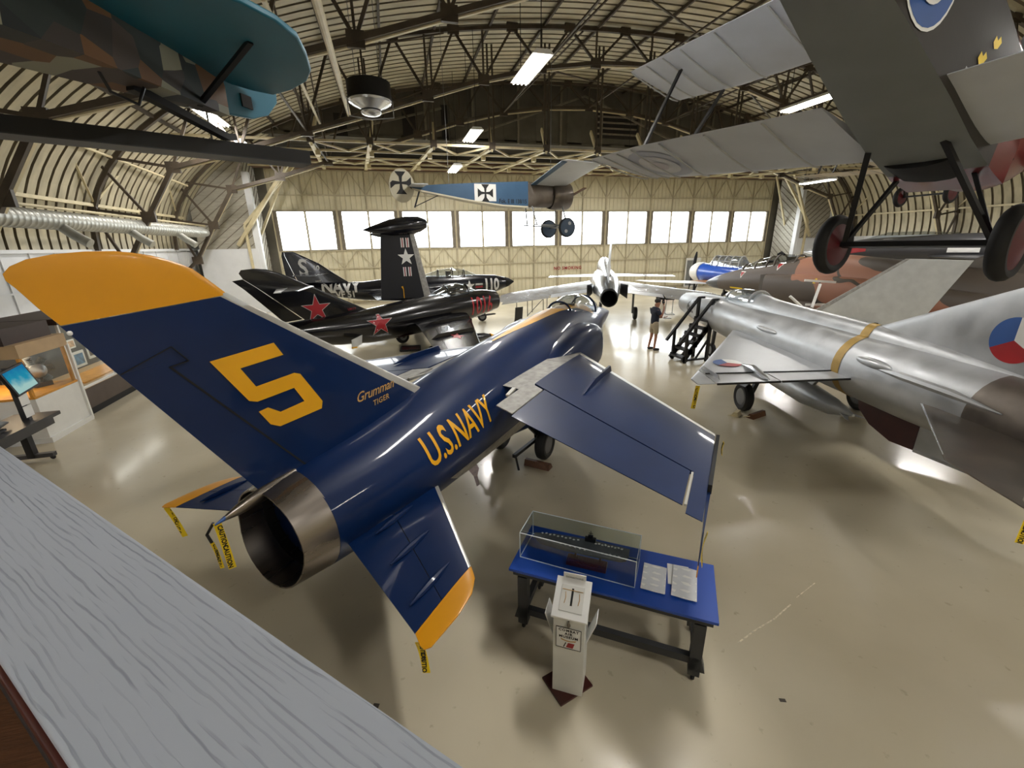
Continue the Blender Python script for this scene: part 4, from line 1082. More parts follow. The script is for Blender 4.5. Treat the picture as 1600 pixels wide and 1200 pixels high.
# ================================================================== dark navy jet with folded wings
SP = .95
p = thing('folding_wing_jet', 'midnight blue navy jet with upright folded wing, number 110 and NAVY VF 51', 'aircraft', (6.43, 22.55, 0), heading=90)
ps = [(-.1, 2.14, .02, .03, .03), (-.4, 2.13, .21, .21, .22), (-1.2, 2.1, .46, .44, .50), (-2.3, 2.02, .60, .58, .60), (-3.6, 1.98, .66, .62, .6), (-5.2, 1.95, .72, .66, .64), (-6.8, 1.98, .66, .6, .6), (-8.2, 2.0, .54, .45, .50), (-9.4, 2.1, .38, .36, .4), (-10.6, 2.2, .24, .3, .3), (-11.5, 2.25, .10, .2, .16)]
b = MB(SP); b.fus(ps, 30); pf = b.build('fuselage', 'midnight', p); PB = b.bvh()
b = MB(SP); b.fus([(-.1, 2.14, .021, .031, .031), (-.4, 2.13, .213, .213, .223), (-.62, 2.125, .285, .28, .30)], 24); b.build('nose_cap', 'dark', pf)
b = MB(SP); b.fus([(-2.3, 2.5, .06, .12, .05), (-2.8, 2.5, .30, .34, .1), (-3.5, 2.5, .38, .5, .1), (-4.3, 2.5, .36, .42, .1), (-5.3, 2.5, .16, .12, .1)], 22); pc = b.build('canopy', 'canopy', p)
b = MB(SP)
for x, w, h in ((-2.95, .32, .39), (-4.35, .36, .42), (-3.6, .385, .505)): b.tube([(x, w * math.cos(PI * i / 12), 2.5 + h * math.sin(PI * i / 12)) for i in range(13)], .03, 6)
b.build('canopy_frame', 'midnight', pc)
b = MB(SP); b.box((-3.8, 0, 2.6), (.2, .45, .45)); b.build('seat', 'dark', pc)
pfin = [((-8.2, 0, 2.2), (-11.75, 0, 2.2), .1), ((-8.9, 0, 2.44), (-11.78, 0, 2.5), .12), ((-9.6, 0, 2.95), (-11.8, 0, 2.9), .13), ((-10.2, 0, 3.42), (-11.82, 0, 3.3), .11), ((-11.0, 0, 3.85), (-11.84, 0, 3.8), .08), ((-11.3, 0, 4.0), (-11.78, 0, 4.0), .05)]
b = MB(SP); b.wing(pfin, 0, .82, 14); pt = b.build('tail_fin', 'midnight', p); F_ = MB(); F_.wing(pfin, 0, 1, 14); PFB = F_.bvh()
b = MB(SP); b.wing(pfin[1:], .83, 1, 5); b.build('rudder', 'midnight', pt)
for s in (-1, 1):
    ux = (1, 0, 0) if s < 0 else (-1, 0, 0)
    secs = [((-9.7, s * .05, 2.95), (-11.2, s * .05, 2.95), .13), ((-10.1, s * 2.2, 2.95), (-11.2, s * 2.2, 2.95), .07)]
    b = MB(SP); b.wing(secs, 0, 1, 12); b.build('stabiliser', 'midnight', p)
    q = lambda x, y, z: V((x, s * y, z))
    b = MB(SP); b.wing([(q(-4.2, .5, 1.85), q(-8.0, .5, 1.9), .5), (q(-5.0, 3.35, 1.85), q(-7.5, 3.35, 1.85), .36)], 0, 1, 12); b.build('inner_wing', 'midnight', p)
    secs = [(q(-5.08, 3.4, 1.9), q(-7.32, 3.4, 1.86), .30), (q(-5.62, 3.4, 4.75), q(-7.04, 3.4, 4.75), .18)]
    b = MB(SP); b.wing(secs, .14, 1, 12); fw_ = b.build('folded_wing', 'matt_navy', p); F_ = MB(); F_.wing(secs, 0, 1, 12); FWB = F_.bvh()
    b = MB(SP); b.wing(secs, 0, .138, 5); b.build('leading_edge', 'walk', fw_)
    b = MB(SP); y = s * 3.4; b.tube([(-7.75, y, 4.84), (-7.3, y, 4.86), (-6.6, y, 4.93), (-5.9, y, 5.0), (-5.35, y, 5.06), (-5.05, y, 5.09), (-4.98, y, 5.1)], [.02, .17, .34, .38, .32, .18, .03], 20); tt = b.build('tip_tank', 'midnight', p)
    decal('star_marking', [poly_geo(star_pts(.38, .40))], (-6.05, s * 3.9, 3.68), ux, (0, 0, 1), FWB, 'white', fw_, SP, .01)
    for dz in (.62, -.62):
        for dx in (-.11, .11):
            decal('bar_marking', [poly_geo([(-.07, -.2), (.07, -.2), (.07, .2), (-.07, .2)])], (-6.05 + dx, s * 3.9, 3.68 + dz), ux, (0, 0, 1), FWB, 'white', fw_, SP, .01)
            decal('bar_marking', [poly_geo([(-.02, -.2), (.02, -.2), (.02, .2), (-.02, .2)])], (-6.05 + dx, s * 3.9, 3.68 + dz), ux, (0, 0, 1), FWB, 'redstar', fw_, SP, .016)
    b = MB(SP); y = s * 3.55; b.tube([(-6.3, y, 1.9), (-6.3, y, 2.3), (-6.35, y, 2.42)], [.02, .02, .05], 6); b.build('fold_lock_pin', 'stencil', fw_)
    gear(p, -5.6, s * 1.5, 1.8, 0, .34, .2, SP)
    decal('tail_lettering', [text_geo('S', 1.1, 0, 1, .025, .85)], (-10.95, s * .3, 3.2), ux, (0, 0, 1), PFB, 'white', pt, SP, .008)
    decal('tail_lettering', [text_geo('10', .30, 0, 1, .01)], (-10.35 if s < 0 else -10.35, s * .3, 3.2), ux, (0, 0, 1), PFB, 'white', pt, SP, .008)
    decal('serial_lettering', [text_geo('NAVY', .1, 0, 1, .002), ], (-10.35, s * .4, 2.56), ux, (0, 0, 1), PFB, 'white', pt, SP, .008)
    decal('serial_lettering', [text_geo('130206', .14, 0, 1, .004), ], (-10.35, s * .4, 2.43), ux, (0, 0, 1), PFB, 'white', pt, SP, .008)
    decal('unit_lettering', [text_geo('NAVY', .80, 0, .96, .03, .9)], (-9.3, s * 1.0, 2.24), ux, (0, 0, 1), PB, 'white', pf, SP, .01, maxlen=.12)
    decal('unit_lettering', [text_geo('VF 51', .46, 0, 1.0, .016, .9)], (-9.1, s * 1.0, 1.86), ux, (0, 0, 1), PB, 'white', pf, SP, .01, maxlen=.12)
    decal('nose_number', [text_geo('110', .86, 0, .93, .03, .72)], (-1.5, s * .9, 2.04), ux, (0, 0, 1), PB, 'white', pf, SP, .01, maxlen=.12)
    decal('star_marking', [poly_geo(star_pts(.3, .4))], (-2.75, s * .9, 2.05), ux, (0, 0, 1), PB, 'white', pf, SP, .01, maxlen=.12)
    for dz in (.07, -.07): decal('bar_marking', [poly_geo([(-.2, -.045), (.2, -.045), (.2, .045), (-.2, .045)])], (-2.22, s * .9, 2.05 + dz), ux, (0, 0, 1), PB, 'lgrey' if dz > 0 else 'redstar', pf, SP, .01, maxlen=.12)
gear(p, -2.0, 0, 1.7, 0, .26, .16, SP)

# ================================================================== silver swept jet seen from behind
SS = .895
s_ = thing('silver_jet', 'bright silver swept-wing jet seen tail-on in the middle of the hangar', 'aircraft', (13.09, 25.7, 0), heading=24.7)
ss = [(-.3, 2.0, .42, .42, .5), (-1.5, 2.0, .6, .58, .62), (-3, 2.0, .78, .8, .75), (-5, 2.0, .86, .95, .8), (-7, 2.0, .82, .95, .76), (-9, 1.98, .68, .8, .66), (-10.4, 1.9, .52, .56, .5), (-11.1, 1.86, .43, .44, .42)]
b = MB(SS); b.fus(ss, 30, True, False); b.build('fuselage', 'alu_bright', s_)
b = MB(SS); b.fus([(-11.05, 1.86, .43, .44, .42), (-11.35, 1.84, .40, .41, .40), (-11.35, 1.84, .36, .37, .36), (-10.2, 1.86, .34, .34, .34)], 28, False, True); b.build('jet_nozzle', 'dark', s_)
b = MB(SS); b.fus([(-2.6, 2.8, .1, .15, .1), (-3.4, 2.85, .38, .55, .2), (-4.4, 2.9, .42, .66, .2), (-5.2, 2.9, .40, .62, .2), (-7, 2.8, .28, .45, .2), (-9.2, 2.6, .16, .3, .2)], 22); b.build('canopy_and_spine', 'alu_bright', s_)
b = MB(SS); b.wing([((-7.3, 0, 2.6), (-10.6, 0, 2.5), .18), ((-9.2, 0, 3.6), (-10.95, 0, 3.6), .14), ((-10.6, 0, 4.75), (-11.5, 0, 4.7), .08), ((-10.9, 0, 4.85), (-11.4, 0, 4.85), .04)], 0, 1, 12); b.build('tail_fin', 'alu', s_)
for s in (-1, 1):
    q = lambda x, y, z: V((x, s * y, z))
    b = MB(SS); b.wing([(q(-3.9, .6, 2.1), q(-7.3, .6, 1.75), .34), (q(-8.0, 5.45, 1.75), q(-9.9, 5.5, 1.35), .14), (q(-8.7, 5.75, 1.7), q(-9.8, 5.75, 1.4), .06)], 0, .76, 14); w = b.build('wing', 'alu_bright', s_)
    b = MB(SS); b.wing([(q(-3.9, .6, 2.1), q(-7.3, .6, 1.75), .34), (q(-5.91, 3.0, 1.925), q(-8.58, 3.0, 1.555), .24)], .77, 1, 5); b.build('flap', 'alu', w)
    b = MB(SS); b.wing([(q(-6.0, 3.1, 1.918), q(-8.63, 3.1, 1.547), .23), (q(-8.0, 5.45, 1.75), q(-9.9, 5.5, 1.35), .14)], .77, 1, 5); b.build('aileron', 'alu_bright', w)
    b = MB(SS); b.wing([(q(-9.3, .1, 2.86), q(-11.0, .1, 2.86), .14), (q(-10.6, 2.85, 2.86), q(-11.5, 2.9, 2.86), .08)], 0, 1, 12); b.build('stabiliser', 'alu_bright', s_)
    b = MB(SS); b.prism([(-8.3, s * .72, 1.75), (-9.2, s * 1.02, 1.6), (-9.2, s * 1.02, 2.3), (-8.3, s * .74, 2.3)], (0, s * .03, 0)); b.build('air_brake', 'radome', s_, smooth=False)
    gear(s_, -6.2, s * 1.7, 1.9, 0, .38, .22, SS, m='grey_steel')
gear(s_, -2.2, 0, 1.5, 0, .3, .18, SS, m='grey_steel')

# ================================================================== blue and yellow propeller trainer
t_ = thing('propeller_trainer', 'small blue and yellow propeller trainer with glazed greenhouse canopy', 'aircraft', (20.49, 26.02, 0), heading=-1.1)
S4 = .95
b = MB(S4); b.lathe((0, 0, 2.0), (-1, 0, 0), [(0, .42), (.02, .5), (.3, .64), (.75, .68), (.95, .66)], 28); b.build('cowling', 'white', t_)
ts = [(-.8, 2.0, .6, .62, .6), (-1.2, 2.0, .62, .62, .62), (-3, 1.98, .6, .6, .62), (-5, 1.95, .5, .5, .5), (-8.6, 1.95, .12, .2, .2)]
b = MB(S4); b.fus(ts, 26); b.build('fuselage', 'navy_blue_bright', t_)
b = MB(S4); b.fus([(-1.6, 2.5, .25, .1, .1), (-2.05, 2.5, .36, .66, .1), (-4.4, 2.45, .36, .66, .1), (-5.2, 2.35, .2, .2, .1)], 16); c = b.build('canopy', 'canopy', t_)
b = MB(S4)
for x, h in ((-2.05, .66), (-2.6, .665), (-3.15, .665), (-3.7, .665), (-4.4, .67)): b.tube([(x, .365 * math.cos(PI * i / 10), 2.49 + h * math.sin(PI * i / 10)) for i in range(11)], .035, 6)
for a in (30, 90, 150): b.tube([(-2.05, .365 * math.cos(R(a)), 2.5 + .665 * math.sin(R(a))), (-4.4, .365 * math.cos(R(a)), 2.46 + .665 * math.sin(R(a)))], .018, 6)
b.build('canopy_frame', 'lgrey', c)
for a in (98, 278):
    b = MB(S4); d = V((0, math.cos(R(a)), math.sin(R(a)))); o = V((.22, 0, 2.05)); rings = []
    for u, w, th in ((.1, .06, .05), (.5, .11, .03), (1.0, .1, .02), (1.35, .04, .01)):
        c0 = o + d * u; sd = V((.35, d.z * .93, -d.y * .93)).normalized()
        rings.append([c0 + sd * w + V((th, 0, 0)), c0 - sd * w + V((th, 0, 0)), c0 - sd * w - V((th, 0, 0)), c0 + sd * w - V((th, 0, 0))])
    b.loft(rings); b.build('propeller_blade', 'blackmetal', t_)
b = MB(S4); b.tube([(.0, 0, 2.05), (.3, 0, 2.05)], [.1, .07], 12); b.build('propeller_hub', 'grey_steel', t_)
for s in (-1, 1):
    q = lambda x, y, z: V((x, s * y, z))
    b = MB(S4); b.wing([(q(-1.3, .3, 1.45), q(-3.9, .3, 1.45), .34), (q(-1.3, 1.6, 1.45), q(-3.8, 1.6, 1.45), .32)], 0, 1, 12); b.build('wing_centre_section', 'yellow', t_)
    b = MB(S4); b.wing([(q(-1.3, 1.62, 1.45), q(-3.8, 1.62, 1.45), .32), (q(-2.0, 6.0, 1.75), q(-3.5, 6.0, 1.75), .16), (q(-2.3, 6.4, 1.78), q(-3.3, 6.4, 1.78), .06)], 0, 1, 12); b.build('outer_wing', 'white', t_)
    b = MB(S4); b.wing([(q(-7.5, .1, 2.1), q(-8.7, .1, 2.1), .1), (q(-7.8, 1.9, 2.1), q(-8.7, 1.9, 2.1), .05)], 0, 1, 10); b.build('stabiliser', 'yellow', t_)
    gear(t_, -1.7, s * 1.3, 1.4, 0, .34, .2, S4)
b = MB(S4); b.wing([((-7.6, 0, 2.1), (-8.8, 0, 2.1), .1), ((-8.2, 0, 3.2), (-9.0, 0, 3.2), .06)], 0, 1, 10); b.build('tail_fin', 'yellow', t_)
gear(t_, -8.2, 0, 1.9, 0, .16, .1, S4)

# ================================================================== camouflaged two-seat jet with folded wing
SQ = .92
def camo_mat():
    m = bpy.data.materials.new('tan_brown_camouflage'); m.use_nodes = True
    nt = m.node_tree; L = nt.links.new; b = nt.nodes['Principled BSDF']; b.inputs['Roughness'].default_value = .5
    tc = nt.nodes.new('ShaderNodeTexCoord')
    n = nt.nodes.new('ShaderNodeTexNoise'); n.inputs['Scale'].default_value = .55; n.inputs['Detail'].default_value = 1.5
    L(tc.outputs['Object'], n.inputs[0])
    sx = nt.nodes.new('ShaderNodeSeparateXYZ'); L(tc.outputs['Object'], sx.inputs[0])
    def ma(op, a, b_, c=None):
        q = nt.nodes.new('ShaderNodeMath'); q.operation = op
        for i, v in enumerate((a, b_, c)):
            if v is None: continue
            if isinstance(v, (int, float)): q.inputs[i].default_value = v
            else: L(v, q.inputs[i])
        return q.outputs[0]
    v = ma('MULTIPLY_ADD', sx.outputs['X'], -.15 / .92, 0.0)
    v = ma('MULTIPLY_ADD', sx.outputs['Z'], .35 / .92, v)
    v = ma('MULTIPLY_ADD', n.outputs['Fac'], .9, v)
    v = ma('MULTIPLY', v, .25)
    r = nt.nodes.new('ShaderNodeValToRGB'); r.color_ramp.interpolation = 'CONSTANT'
    r.color_ramp.elements[0].color = rgb(84, 74, 66); r.color_ramp.elements[1].position = .615; r.color_ramp.elements[1].color = rgb(152, 106, 84)
    for p_, c_ in ((.70, (70, 64, 54)), (.715, (152, 106, 84)), (.80, (70, 62, 54))):
        e = r.color_ramp.elements.new(p_); e.color = rgb(*c_)
    L(v, r.inputs[0]); L(r.outputs[0], b.inputs['Base Color'])
    return m
MT['camo'] = camo_mat()
h = thing('camouflaged_jet', 'tan and brown camouflaged two-seat jet behind the silver delta jet', 'aircraft', (18.2, 22.01, 0), heading=0)
hs = [(-1.5, 1.85, .42, .46, .46), (-2.5, 1.95, .56, .62, .62), (-4, 2.05, .68, .85, .72), (-5.6, 2.1, .74, 1.1, .78), (-7, 2.1, .8, 1.3, .8), (-9, 2.05, .9, 1.5, .85), (-11.5, 2.0, .95, 1.35, .8), (-14, 2.0, .85, 1.15, .6), (-16, 2.2, .5, .8, .4), (-17.6, 2.4, .15, .5, .2)]
b = MB(SQ); b.fus(hs, 30); hf = b.build('fuselage', 'camo', h); HB = b.bvh()
b = MB(SQ); b.fus([(0, 1.68, .02, .03, .03), (-.3, 1.7, .16, .18, .18), (-.9, 1.77, .32, .35, .35), (-1.52, 1.85, .422, .462, .462)], 28); b.build('radome', 'radome', h)
for s in (-1, 1):
    b = MB(SQ); b.fus([(-5.75, 1.95, .28, .62, .62, 3, s * .98), (-7, 1.95, .42, .68, .7, 3, s * .95), (-9, 1.95, .5, .72, .72, 2.8, s * .85), (-12, 1.9, .5, .7, .66, 2.6, s * .8), (-15, 1.85, .4, .5, .5, 2.4, s * .65)], 24, False, True); n_ = b.build('air_intake', 'camo', h); IB = b.bvh()
    b = MB(SQ); b.fus([(-5.74, 1.95, .275, .615, .615, 3, s * .98), (-6.4, 1.95, .24, .55, .55, 3, s * .95)], 24, False, True); b.build('duct', 'dark', n_)
    b = MB(SQ); b.prism([(-5.1, s * .78, 1.45), (-5.9, s * .8, 1.4), (-5.9, s * .8, 2.6), (-5.1, s * .78, 2.5)], (0, s * .03, 0)); b.build('splitter_plate', 'olive', n_, smooth=False)
    ux = (1, 0, 0) if s < 0 else (-1, 0, 0)
    decal('lettering', [text_geo('2', .3, .2, 1, .004)], (-8.64, s * 1.6, 2.42), ux, (0, 0, 1), IB, 'cap', n_, SQ, .012)
    for x, z in ((-3.55, 2.42), (-5.9, 2.95)):
        decal('warning_triangle', [poly_geo([(-.22, .16), (.22, .16), (0, -.22)])], (x, s * 1.6, z), ux, (0, 0, 1), HB, 'white', hf, SQ, .012)
        decal('warning_triangle', [poly_geo([(-.15, .12), (.15, .12), (0, -.14)])], (x, s * 1.6, z), ux, (0, 0, 1), HB, 'red', hf, SQ, .02)
    decal('stripe_marking', [poly_geo([(-.5, -.04), (.5, -.04), (.5, .04), (-.5, .04)])], (-3.2, s * 1.6, 1.62), ux, (0, 0, 1), HB, 'cap', hf, SQ, .012)
    decal('stripe_marking', [poly_geo([(-.6, -.04), (.6, -.04), (.6, .04), (-.6, .04)])], (-3.1, s * 1.6, 1.42), ux, (0, 0, 1), HB, 'white', hf, SQ, .012)
    q = lambda x, y, z: V((x, s * y, z))
    b = MB(SQ); b.wing([(q(-7.4, 1.0, 1.4), q(-14.2, 1.0, 1.4), .4), (q(-11.0, 4.05, 1.4), q(-14.5, 4.05, 1.4), .2)], 0, 1, 14); b.build('inner_wing', 'camo', h)
    secs = [(q(-11.0, 4.12, 1.48), q(-14.6, 4.12, 1.44), .18), (q(-14.03, 4.35, 3.6), q(-15.7, 4.35, 3.6), .08)]
    b = MB(SQ); b.wing(secs, .08, 1, 12); fw_ = b.build('folded_wing', 'lgrey', h)
    b = MB(SQ); b.wing(secs, 0, .078, 5); b.build('leading_edge', 'walk', fw_)
    b = MB(SQ)
    for i in range(14):
        x = -11.2 - i * .18; b.box((x, s * 4.12, 1.42 + .03 * (i % 2)), (.1, .2, .12))
    b.build('hinge_teeth', 'dark', fw_, smooth=False)
    b = MB(SQ); b.wing([(q(-14.5, .6, 2.0), q(-17.2, .6, 2.0), .2), (q(-16.8, 2.6, 1.4), q(-18.0, 2.6, 1.4), .08)], 0, 1, 10); b.build('stabiliser', 'alu_dull', h)
    gear(h, -11, s * 2.6, 1.3, 0, .4, .25, SQ, m='white')
b = MB(SQ); b.wing([((-12.5, 0, 3.0), (-17.4, 0, 2.6), .24), ((-16.3, 0, 5.0), (-18.0, 0, 5.0), .1)], 0, 1, 12); b.build('tail_fin', 'olive', h)
gear(h, -3.5, 0, 1.4, 0, .28, .16, SQ, m='white')
b = MB(SQ); b.fus([(-2.6, 2.5, .06, .1, .1), (-3.4, 2.6, .32, .34, .1), (-4.2, 2.72, .42, .52, .1), (-5.6, 2.95, .44, .58, .1), (-6.6, 3.05, .42, .45, .1), (-7.4, 3.2, .2, .2, .1)], 22); hc = b.build('canopy', 'canopy', h)
b = MB(SQ)
for x, w, hh, z in ((-3.3, .31, .33, 2.6), (-4.25, .43, .53, 2.72), (-5.0, .44, .56, 2.84), (-5.5, .45, .59, 2.94), (-6.65, .42, .45, 3.05)): b.tube([(x, w * math.cos(PI * i / 12), z + hh * math.sin(PI * i / 12)) for i in range(13)], .045, 6)
b.build('canopy_frame', 'olive', hc)
b = MB(SQ)
for x, z in ((-4.7, 2.9), (-6.1, 3.1)): b.box((x, 0, z), (.22, .45, .6))
b.build('seat', 'dark', hc)
b = MB(SQ); b.tube([(-5.3, .1, 3.5), (-5.5, .1, 3.62), (-5.7, .1, 3.5)], .06, 8); b.build('mirror', 'blackmetal', hc)

# ================================================================== dark jet far right
d = thing('dark_jet', 'dark grey jet with a white notice board, half hidden behind the camouflaged jet', 'aircraft', (27, 22, 0), heading=-20)
b = MB(); b.fus([(1.2, 3.1, .05, .06, .06), (0, 3.1, .42, .4, .42), (-2, 3.15, .72, .7, .75), (-6, 3.2, .85, .85, .9), (-11, 3.15, .85, .9, .9), (-15, 3.1, .7, .8, .75)], 26); df = b.build('fuselage', 'radome', d); DB = b.bvh()
b = MB(); b.fus([(1.2, 3.1, .051, .061, .061), (0, 3.1, .424, .404, .424), (-.6, 3.12, .52, .5, .53)], 26); b.build('nose_cap', 'alu_bright', df)
decal('red_flash', [poly_geo([(-.5, .2), (.8, .1), (.8, -.05), (-.5, -.25)])], (-1.5, 1.2, 3.2), (-1, 0, 0), (0, 0, 1), DB, 'red', df, 1, .012)
decal('notice_board', [poly_geo([(-.6, -.2), (.6, -.2), (.6, .22), (-.6, .22)])], (-6.4, 1.4, 3.3), (-1, 0, 0), (0, 0, 1), DB, 'white', df, 1, .02)
b = MB(); b.fus([(-2, 3.7, .1, .15, .1), (-3, 3.7, .4, .5, .1), (-4.5, 3.7, .42, .5, .1), (-6, 3.8, .2, .3, .1)], 18); b.build('canopy', 'canopy', d)
for s in (-1, 1):
    b = MB(); b.wing([((-5, s * .7, 2.9), (-10, s * .7, 2.9), .4), ((-9.5, s * 4.8, 2.8), (-11.5, s * 4.8, 2.8), .12)], 0, 1, 12); b.build('wing', 'radome', d)
    gear(d, -8.5, s * 2.2, 2.8, 0, .45, .26, 1.0)
gear(d, -2.5, 0, 2.5, 0, .34, .2, 1.0)
b = MB(); b.wing([((-11, 0, 3.8), (-15, 0, 3.6), .24), ((-14.4, 0, 6.2), (-15.8, 0, 6.2), .1)], 0, 1, 10); b.build('tail_fin', 'radome', d)
# ================================================================== suspended biplanes
def set_pitch(o, heading, pitch):
    o.rotation_euler = (Matrix.Rotation(R(90 - heading), 3, 'Z') @ Matrix.Rotation(-R(pitch), 3, 'Y')).to_euler()

def biplane(name, label, loc, heading, pitch, S, cf, detail=True, bend=.075):
    o = thing(name, label, 'aircraft', loc, heading=heading); set_pitch(o, heading, pitch)
    yc = lambda x: bend * min(0, x) - .04
    # fuselage: flat sides, rounded top
    b = MB(S); rings = []
    for x, w, zb, zt in ((.75, .40, -.14, .92), (.3, .41, -.14, .98), (-.5, .40, -.10, 1.05), (-1.2, .38, -.04, 1.06), (-2.2, .32, .06, 1.04), (-3.2, .24, .16, .92), (-4.2, .14, .26, .75), (-4.9, .05, .34, .6)):
        y0 = yc(x); zm = zb + (zt - zb) * .78
        pts = [(y0 - w, zb), (y0, zb - .015), (y0 + w, zb), (y0 + w * 1.02, zb + (zm - zb) * .5), (y0 + w, zm)]
        pts += [(y0 + w * math.cos(t), zm + (zt - zm) * math.sin(t)) for t in (.5, 1.0, 1.57, 2.14, 2.64)] + [(y0 - w, zm), (y0 - w * 1.02, zb + (zm - zb) * .5)]
        rings.append([V((x, p[0], p[1])) for p in pts])
    b.loft(rings); n = len(rings[0])
    # belly fabric on the lowest faces
    ob = b
    for i, f_ in enumerate(ob.f):
        zs = [ob.v[j] for j in f_]
        if len(f_) == 4:
            k0 = i % n
            ob.m[i] = 1 if k0 in (0, 1) else 0
    fu = ob.build('fuselage', [cf['side'], cf['belly']], o); FB = MB().add(ob.v, ob.f).bvh()
    # red nose panel in front of the wings
    b = MB(S); b.v = [V((p.x, p.y * 1.006 + .0003, p.z - .004 if p.z < .2 else p.z * 1.006)) for p in ob.v[:2 * n]] ; b.f = []
    k2 = [V((-.18, yc(-.18) + (p.y - yc(-.5)) * 1.004, p.z)) for p in ob.v[2 * n:3 * n]]
    b.v = [V((p.x, p.y, p.z)) for p in b.v] + [V((p.x, p.y * 1.006, p.z - .004 if p.z < .2 else p.z * 1.006)) for p in k2]
    for i in range(2):
        for j in range(n): b.f.append([i * n + j, i * n + (j + 1) % n, (i + 1) * n + (j + 1) % n, (i + 1) * n + j])
    b.m = [0] * len(b.f); b.build('nose_panel', cf['cowl'], fu)
    # engine cowling
    b = MB(S); b.lathe((.72, -.04, .42), (1, 0, 0), [(0, .44), (.1, .47), (.5, .47), (.66, .42), (.72, .34), (.70, .3), (.5, .3)], 28, cap=False); cw = b.build('cowling', cf['cowl'], o)
    b = MB(S); b.lathe((.72, -.04, .42), (1, 0, 0), [(.1, .42), (.4, .42), (.55, .18), (.75, .1), (.8, .02)], 20); b.build('engine', 'dark', cw)
    b = MB(S); b.fus([(.8, .12, .44, .1, .17), (.3, -.02, .40, .06, .17), (-.15, -.10, .30, .02, .08)], 20); b.build('cowl_fairing', cf['fair'], o)
    for a in (20, 200):
        b = MB(S); d = V((0, math.cos(R(a)), math.sin(R(a)))); rings = []
        for u, w, th in ((.05, .06, .05), (.5, .1, .03), (1.0, .11, .02), (1.25, .05, .01)):
            c0 = V((1.56, -.04, .42)) + d * u; sd = V((.35, d.z * .93, -d.y * .93)).normalized()
            rings.append([c0 + sd * w + V((th, 0, 0)), c0 - sd * w + V((th, 0, 0)), c0 - sd * w - V((th, 0, 0)), c0 + sd * w - V((th, 0, 0))])
        b.loft(rings); b.build('propeller_blade', 'wood', o)
    # wings
    for s in (-1, 1):
        q = lambda x, y, z: V((x, s * y, z))
        low = [(q(.05, .38, .02), q(-1.42, .38, .04), .16), (q(.05, 3.2, .24), q(-1.28, 3.1, .26), .14), (q(.0, 4.0, .31), q(-1.16, 4.36, .33), .08)]
        b = MB(S); b.wing(low, 0, 1, 12); lw = b.build('lower_wing', cf['wing'], o); LB = MB(); LB.wing(low, 0, 1, 12); LBV = LB.bvh()
        up = [(q(.42, .3, 1.62), q(-1.02, .3, 1.64), .16), (q(.42, 2.9, 1.68), q(-.95, 2.9, 1.70), .14), (q(.29, 4.04, 1.72), q(-.9, 4.1, 1.74), .08)]
        b = MB(S); b.wing(up, 0, 1, 12); uw = b.build('upper_wing', cf['wing'], o)
        # rib tapes
        for w_, secs in ((lw, low), (uw, up)):
            b = MB(S)
            for t in [.12 + .147 * i for i in range(7)]:
                if t * 2 < 1: le, te, h = lerp(secs[0][0], secs[1][0], t * 2), lerp(secs[0][1], secs[1][1], t * 2), secs[0][2] * .5
                else: le, te, h = lerp(secs[1][0], secs[2][0], t * 2 - 1), lerp(secs[1][1], secs[2][1], t * 2 - 1), secs[1][2] * .42
                pts = []
                for u, zz in ((.04, .55), (.15, .95), (.3, 1.0), (.5, .85), (.75, .5), (.97, .1)): pts.append(lerp(le, te, u) - V((0, 0, h * zz + .004)))
                b.tube(pts, .012, 5)
            b.build('rib_tape', cf['rib'], w_)
        if detail:
            for r_, m_ in ((.52, 'roundel_blue'), (.34, 'white'), (.16, 'redstar')):
                decal('wing_roundel', [poly_geo(circ_pts(r_, 28))], (-.62, s * 3.2, -1), (1, 0, 0), (0, -1, 0), LBV, MT['faded_' + m_] if 'faded_' + m_ in MT else m_, lw, S, .006 + .004 * (.52 - r_) / .1, maxlen=.15)
        for x0, x1 in ((.1, -.12), (-.85, -1.05)):
            b = MB(S); b.bar(q(.36, 3.2, 1.66) if x0 > 0 else q(-.53, 3.33, 1.66), q(-.2, 3.3, .3) if x0 > 0 else q(-.9, 3.4, .31), .07, .03); b.build('interplane_strut', 'blackmetal', o)
            b = MB(S); b.bar(q(x0, .5, 1.6), q(x0, .36, .7), .05, .03); b.build('cabane_strut', 'blackmetal', o)
        # landing gear
        for x in (-.52, .32):
            b = MB(S); b.bar(q(x, .30, -.09), q(.34, .66, -.84), .055, .035); b.build('gear_strut', 'blackmetal', o)
        c = q(.34, .78, -.85); ax = V((0, s, 0))
        b = MB(S); b.lathe(c, ax, [(-.05, .24), (-.075, .28), (-.075, .32), (-.04, .355), (0, .365), (.04, .355), (.075, .32), (.075, .28), (.05, .24)], 30); ty = b.build('tyre', 'rubber', o)
        b = MB(S); b.lathe(c, ax, [(-.10, .03), (-.055, .27), (.055, .27), (.10, .03)], 30); b.build('wheel_disc', cf['disc'], ty)
        b = MB(S); b.wing([(q(-4.2, .05, .5), q(-4.95, .05, .5), .06), (q(-4.35, 1.1, .5), q(-5.0, 1.1, .5), .04)], 0, 1, 8); b.build('tailplane', cf['wing'], o)
    b = MB(S); b.bar((.34, -.7, -.85), (.34, .7, -.85), .09, .06); b.build('axle', 'blackmetal', o)
    b = MB(S); b.wing([((-4.5, yc(-4.5), .3), (-5.2, yc(-4.5), .3), .05), ((-4.6, yc(-4.5), 1.2), (-5.3, yc(-4.5), 1.2), .04)], 0, 1, 8); b.build('rudder', cf['wing'], o)
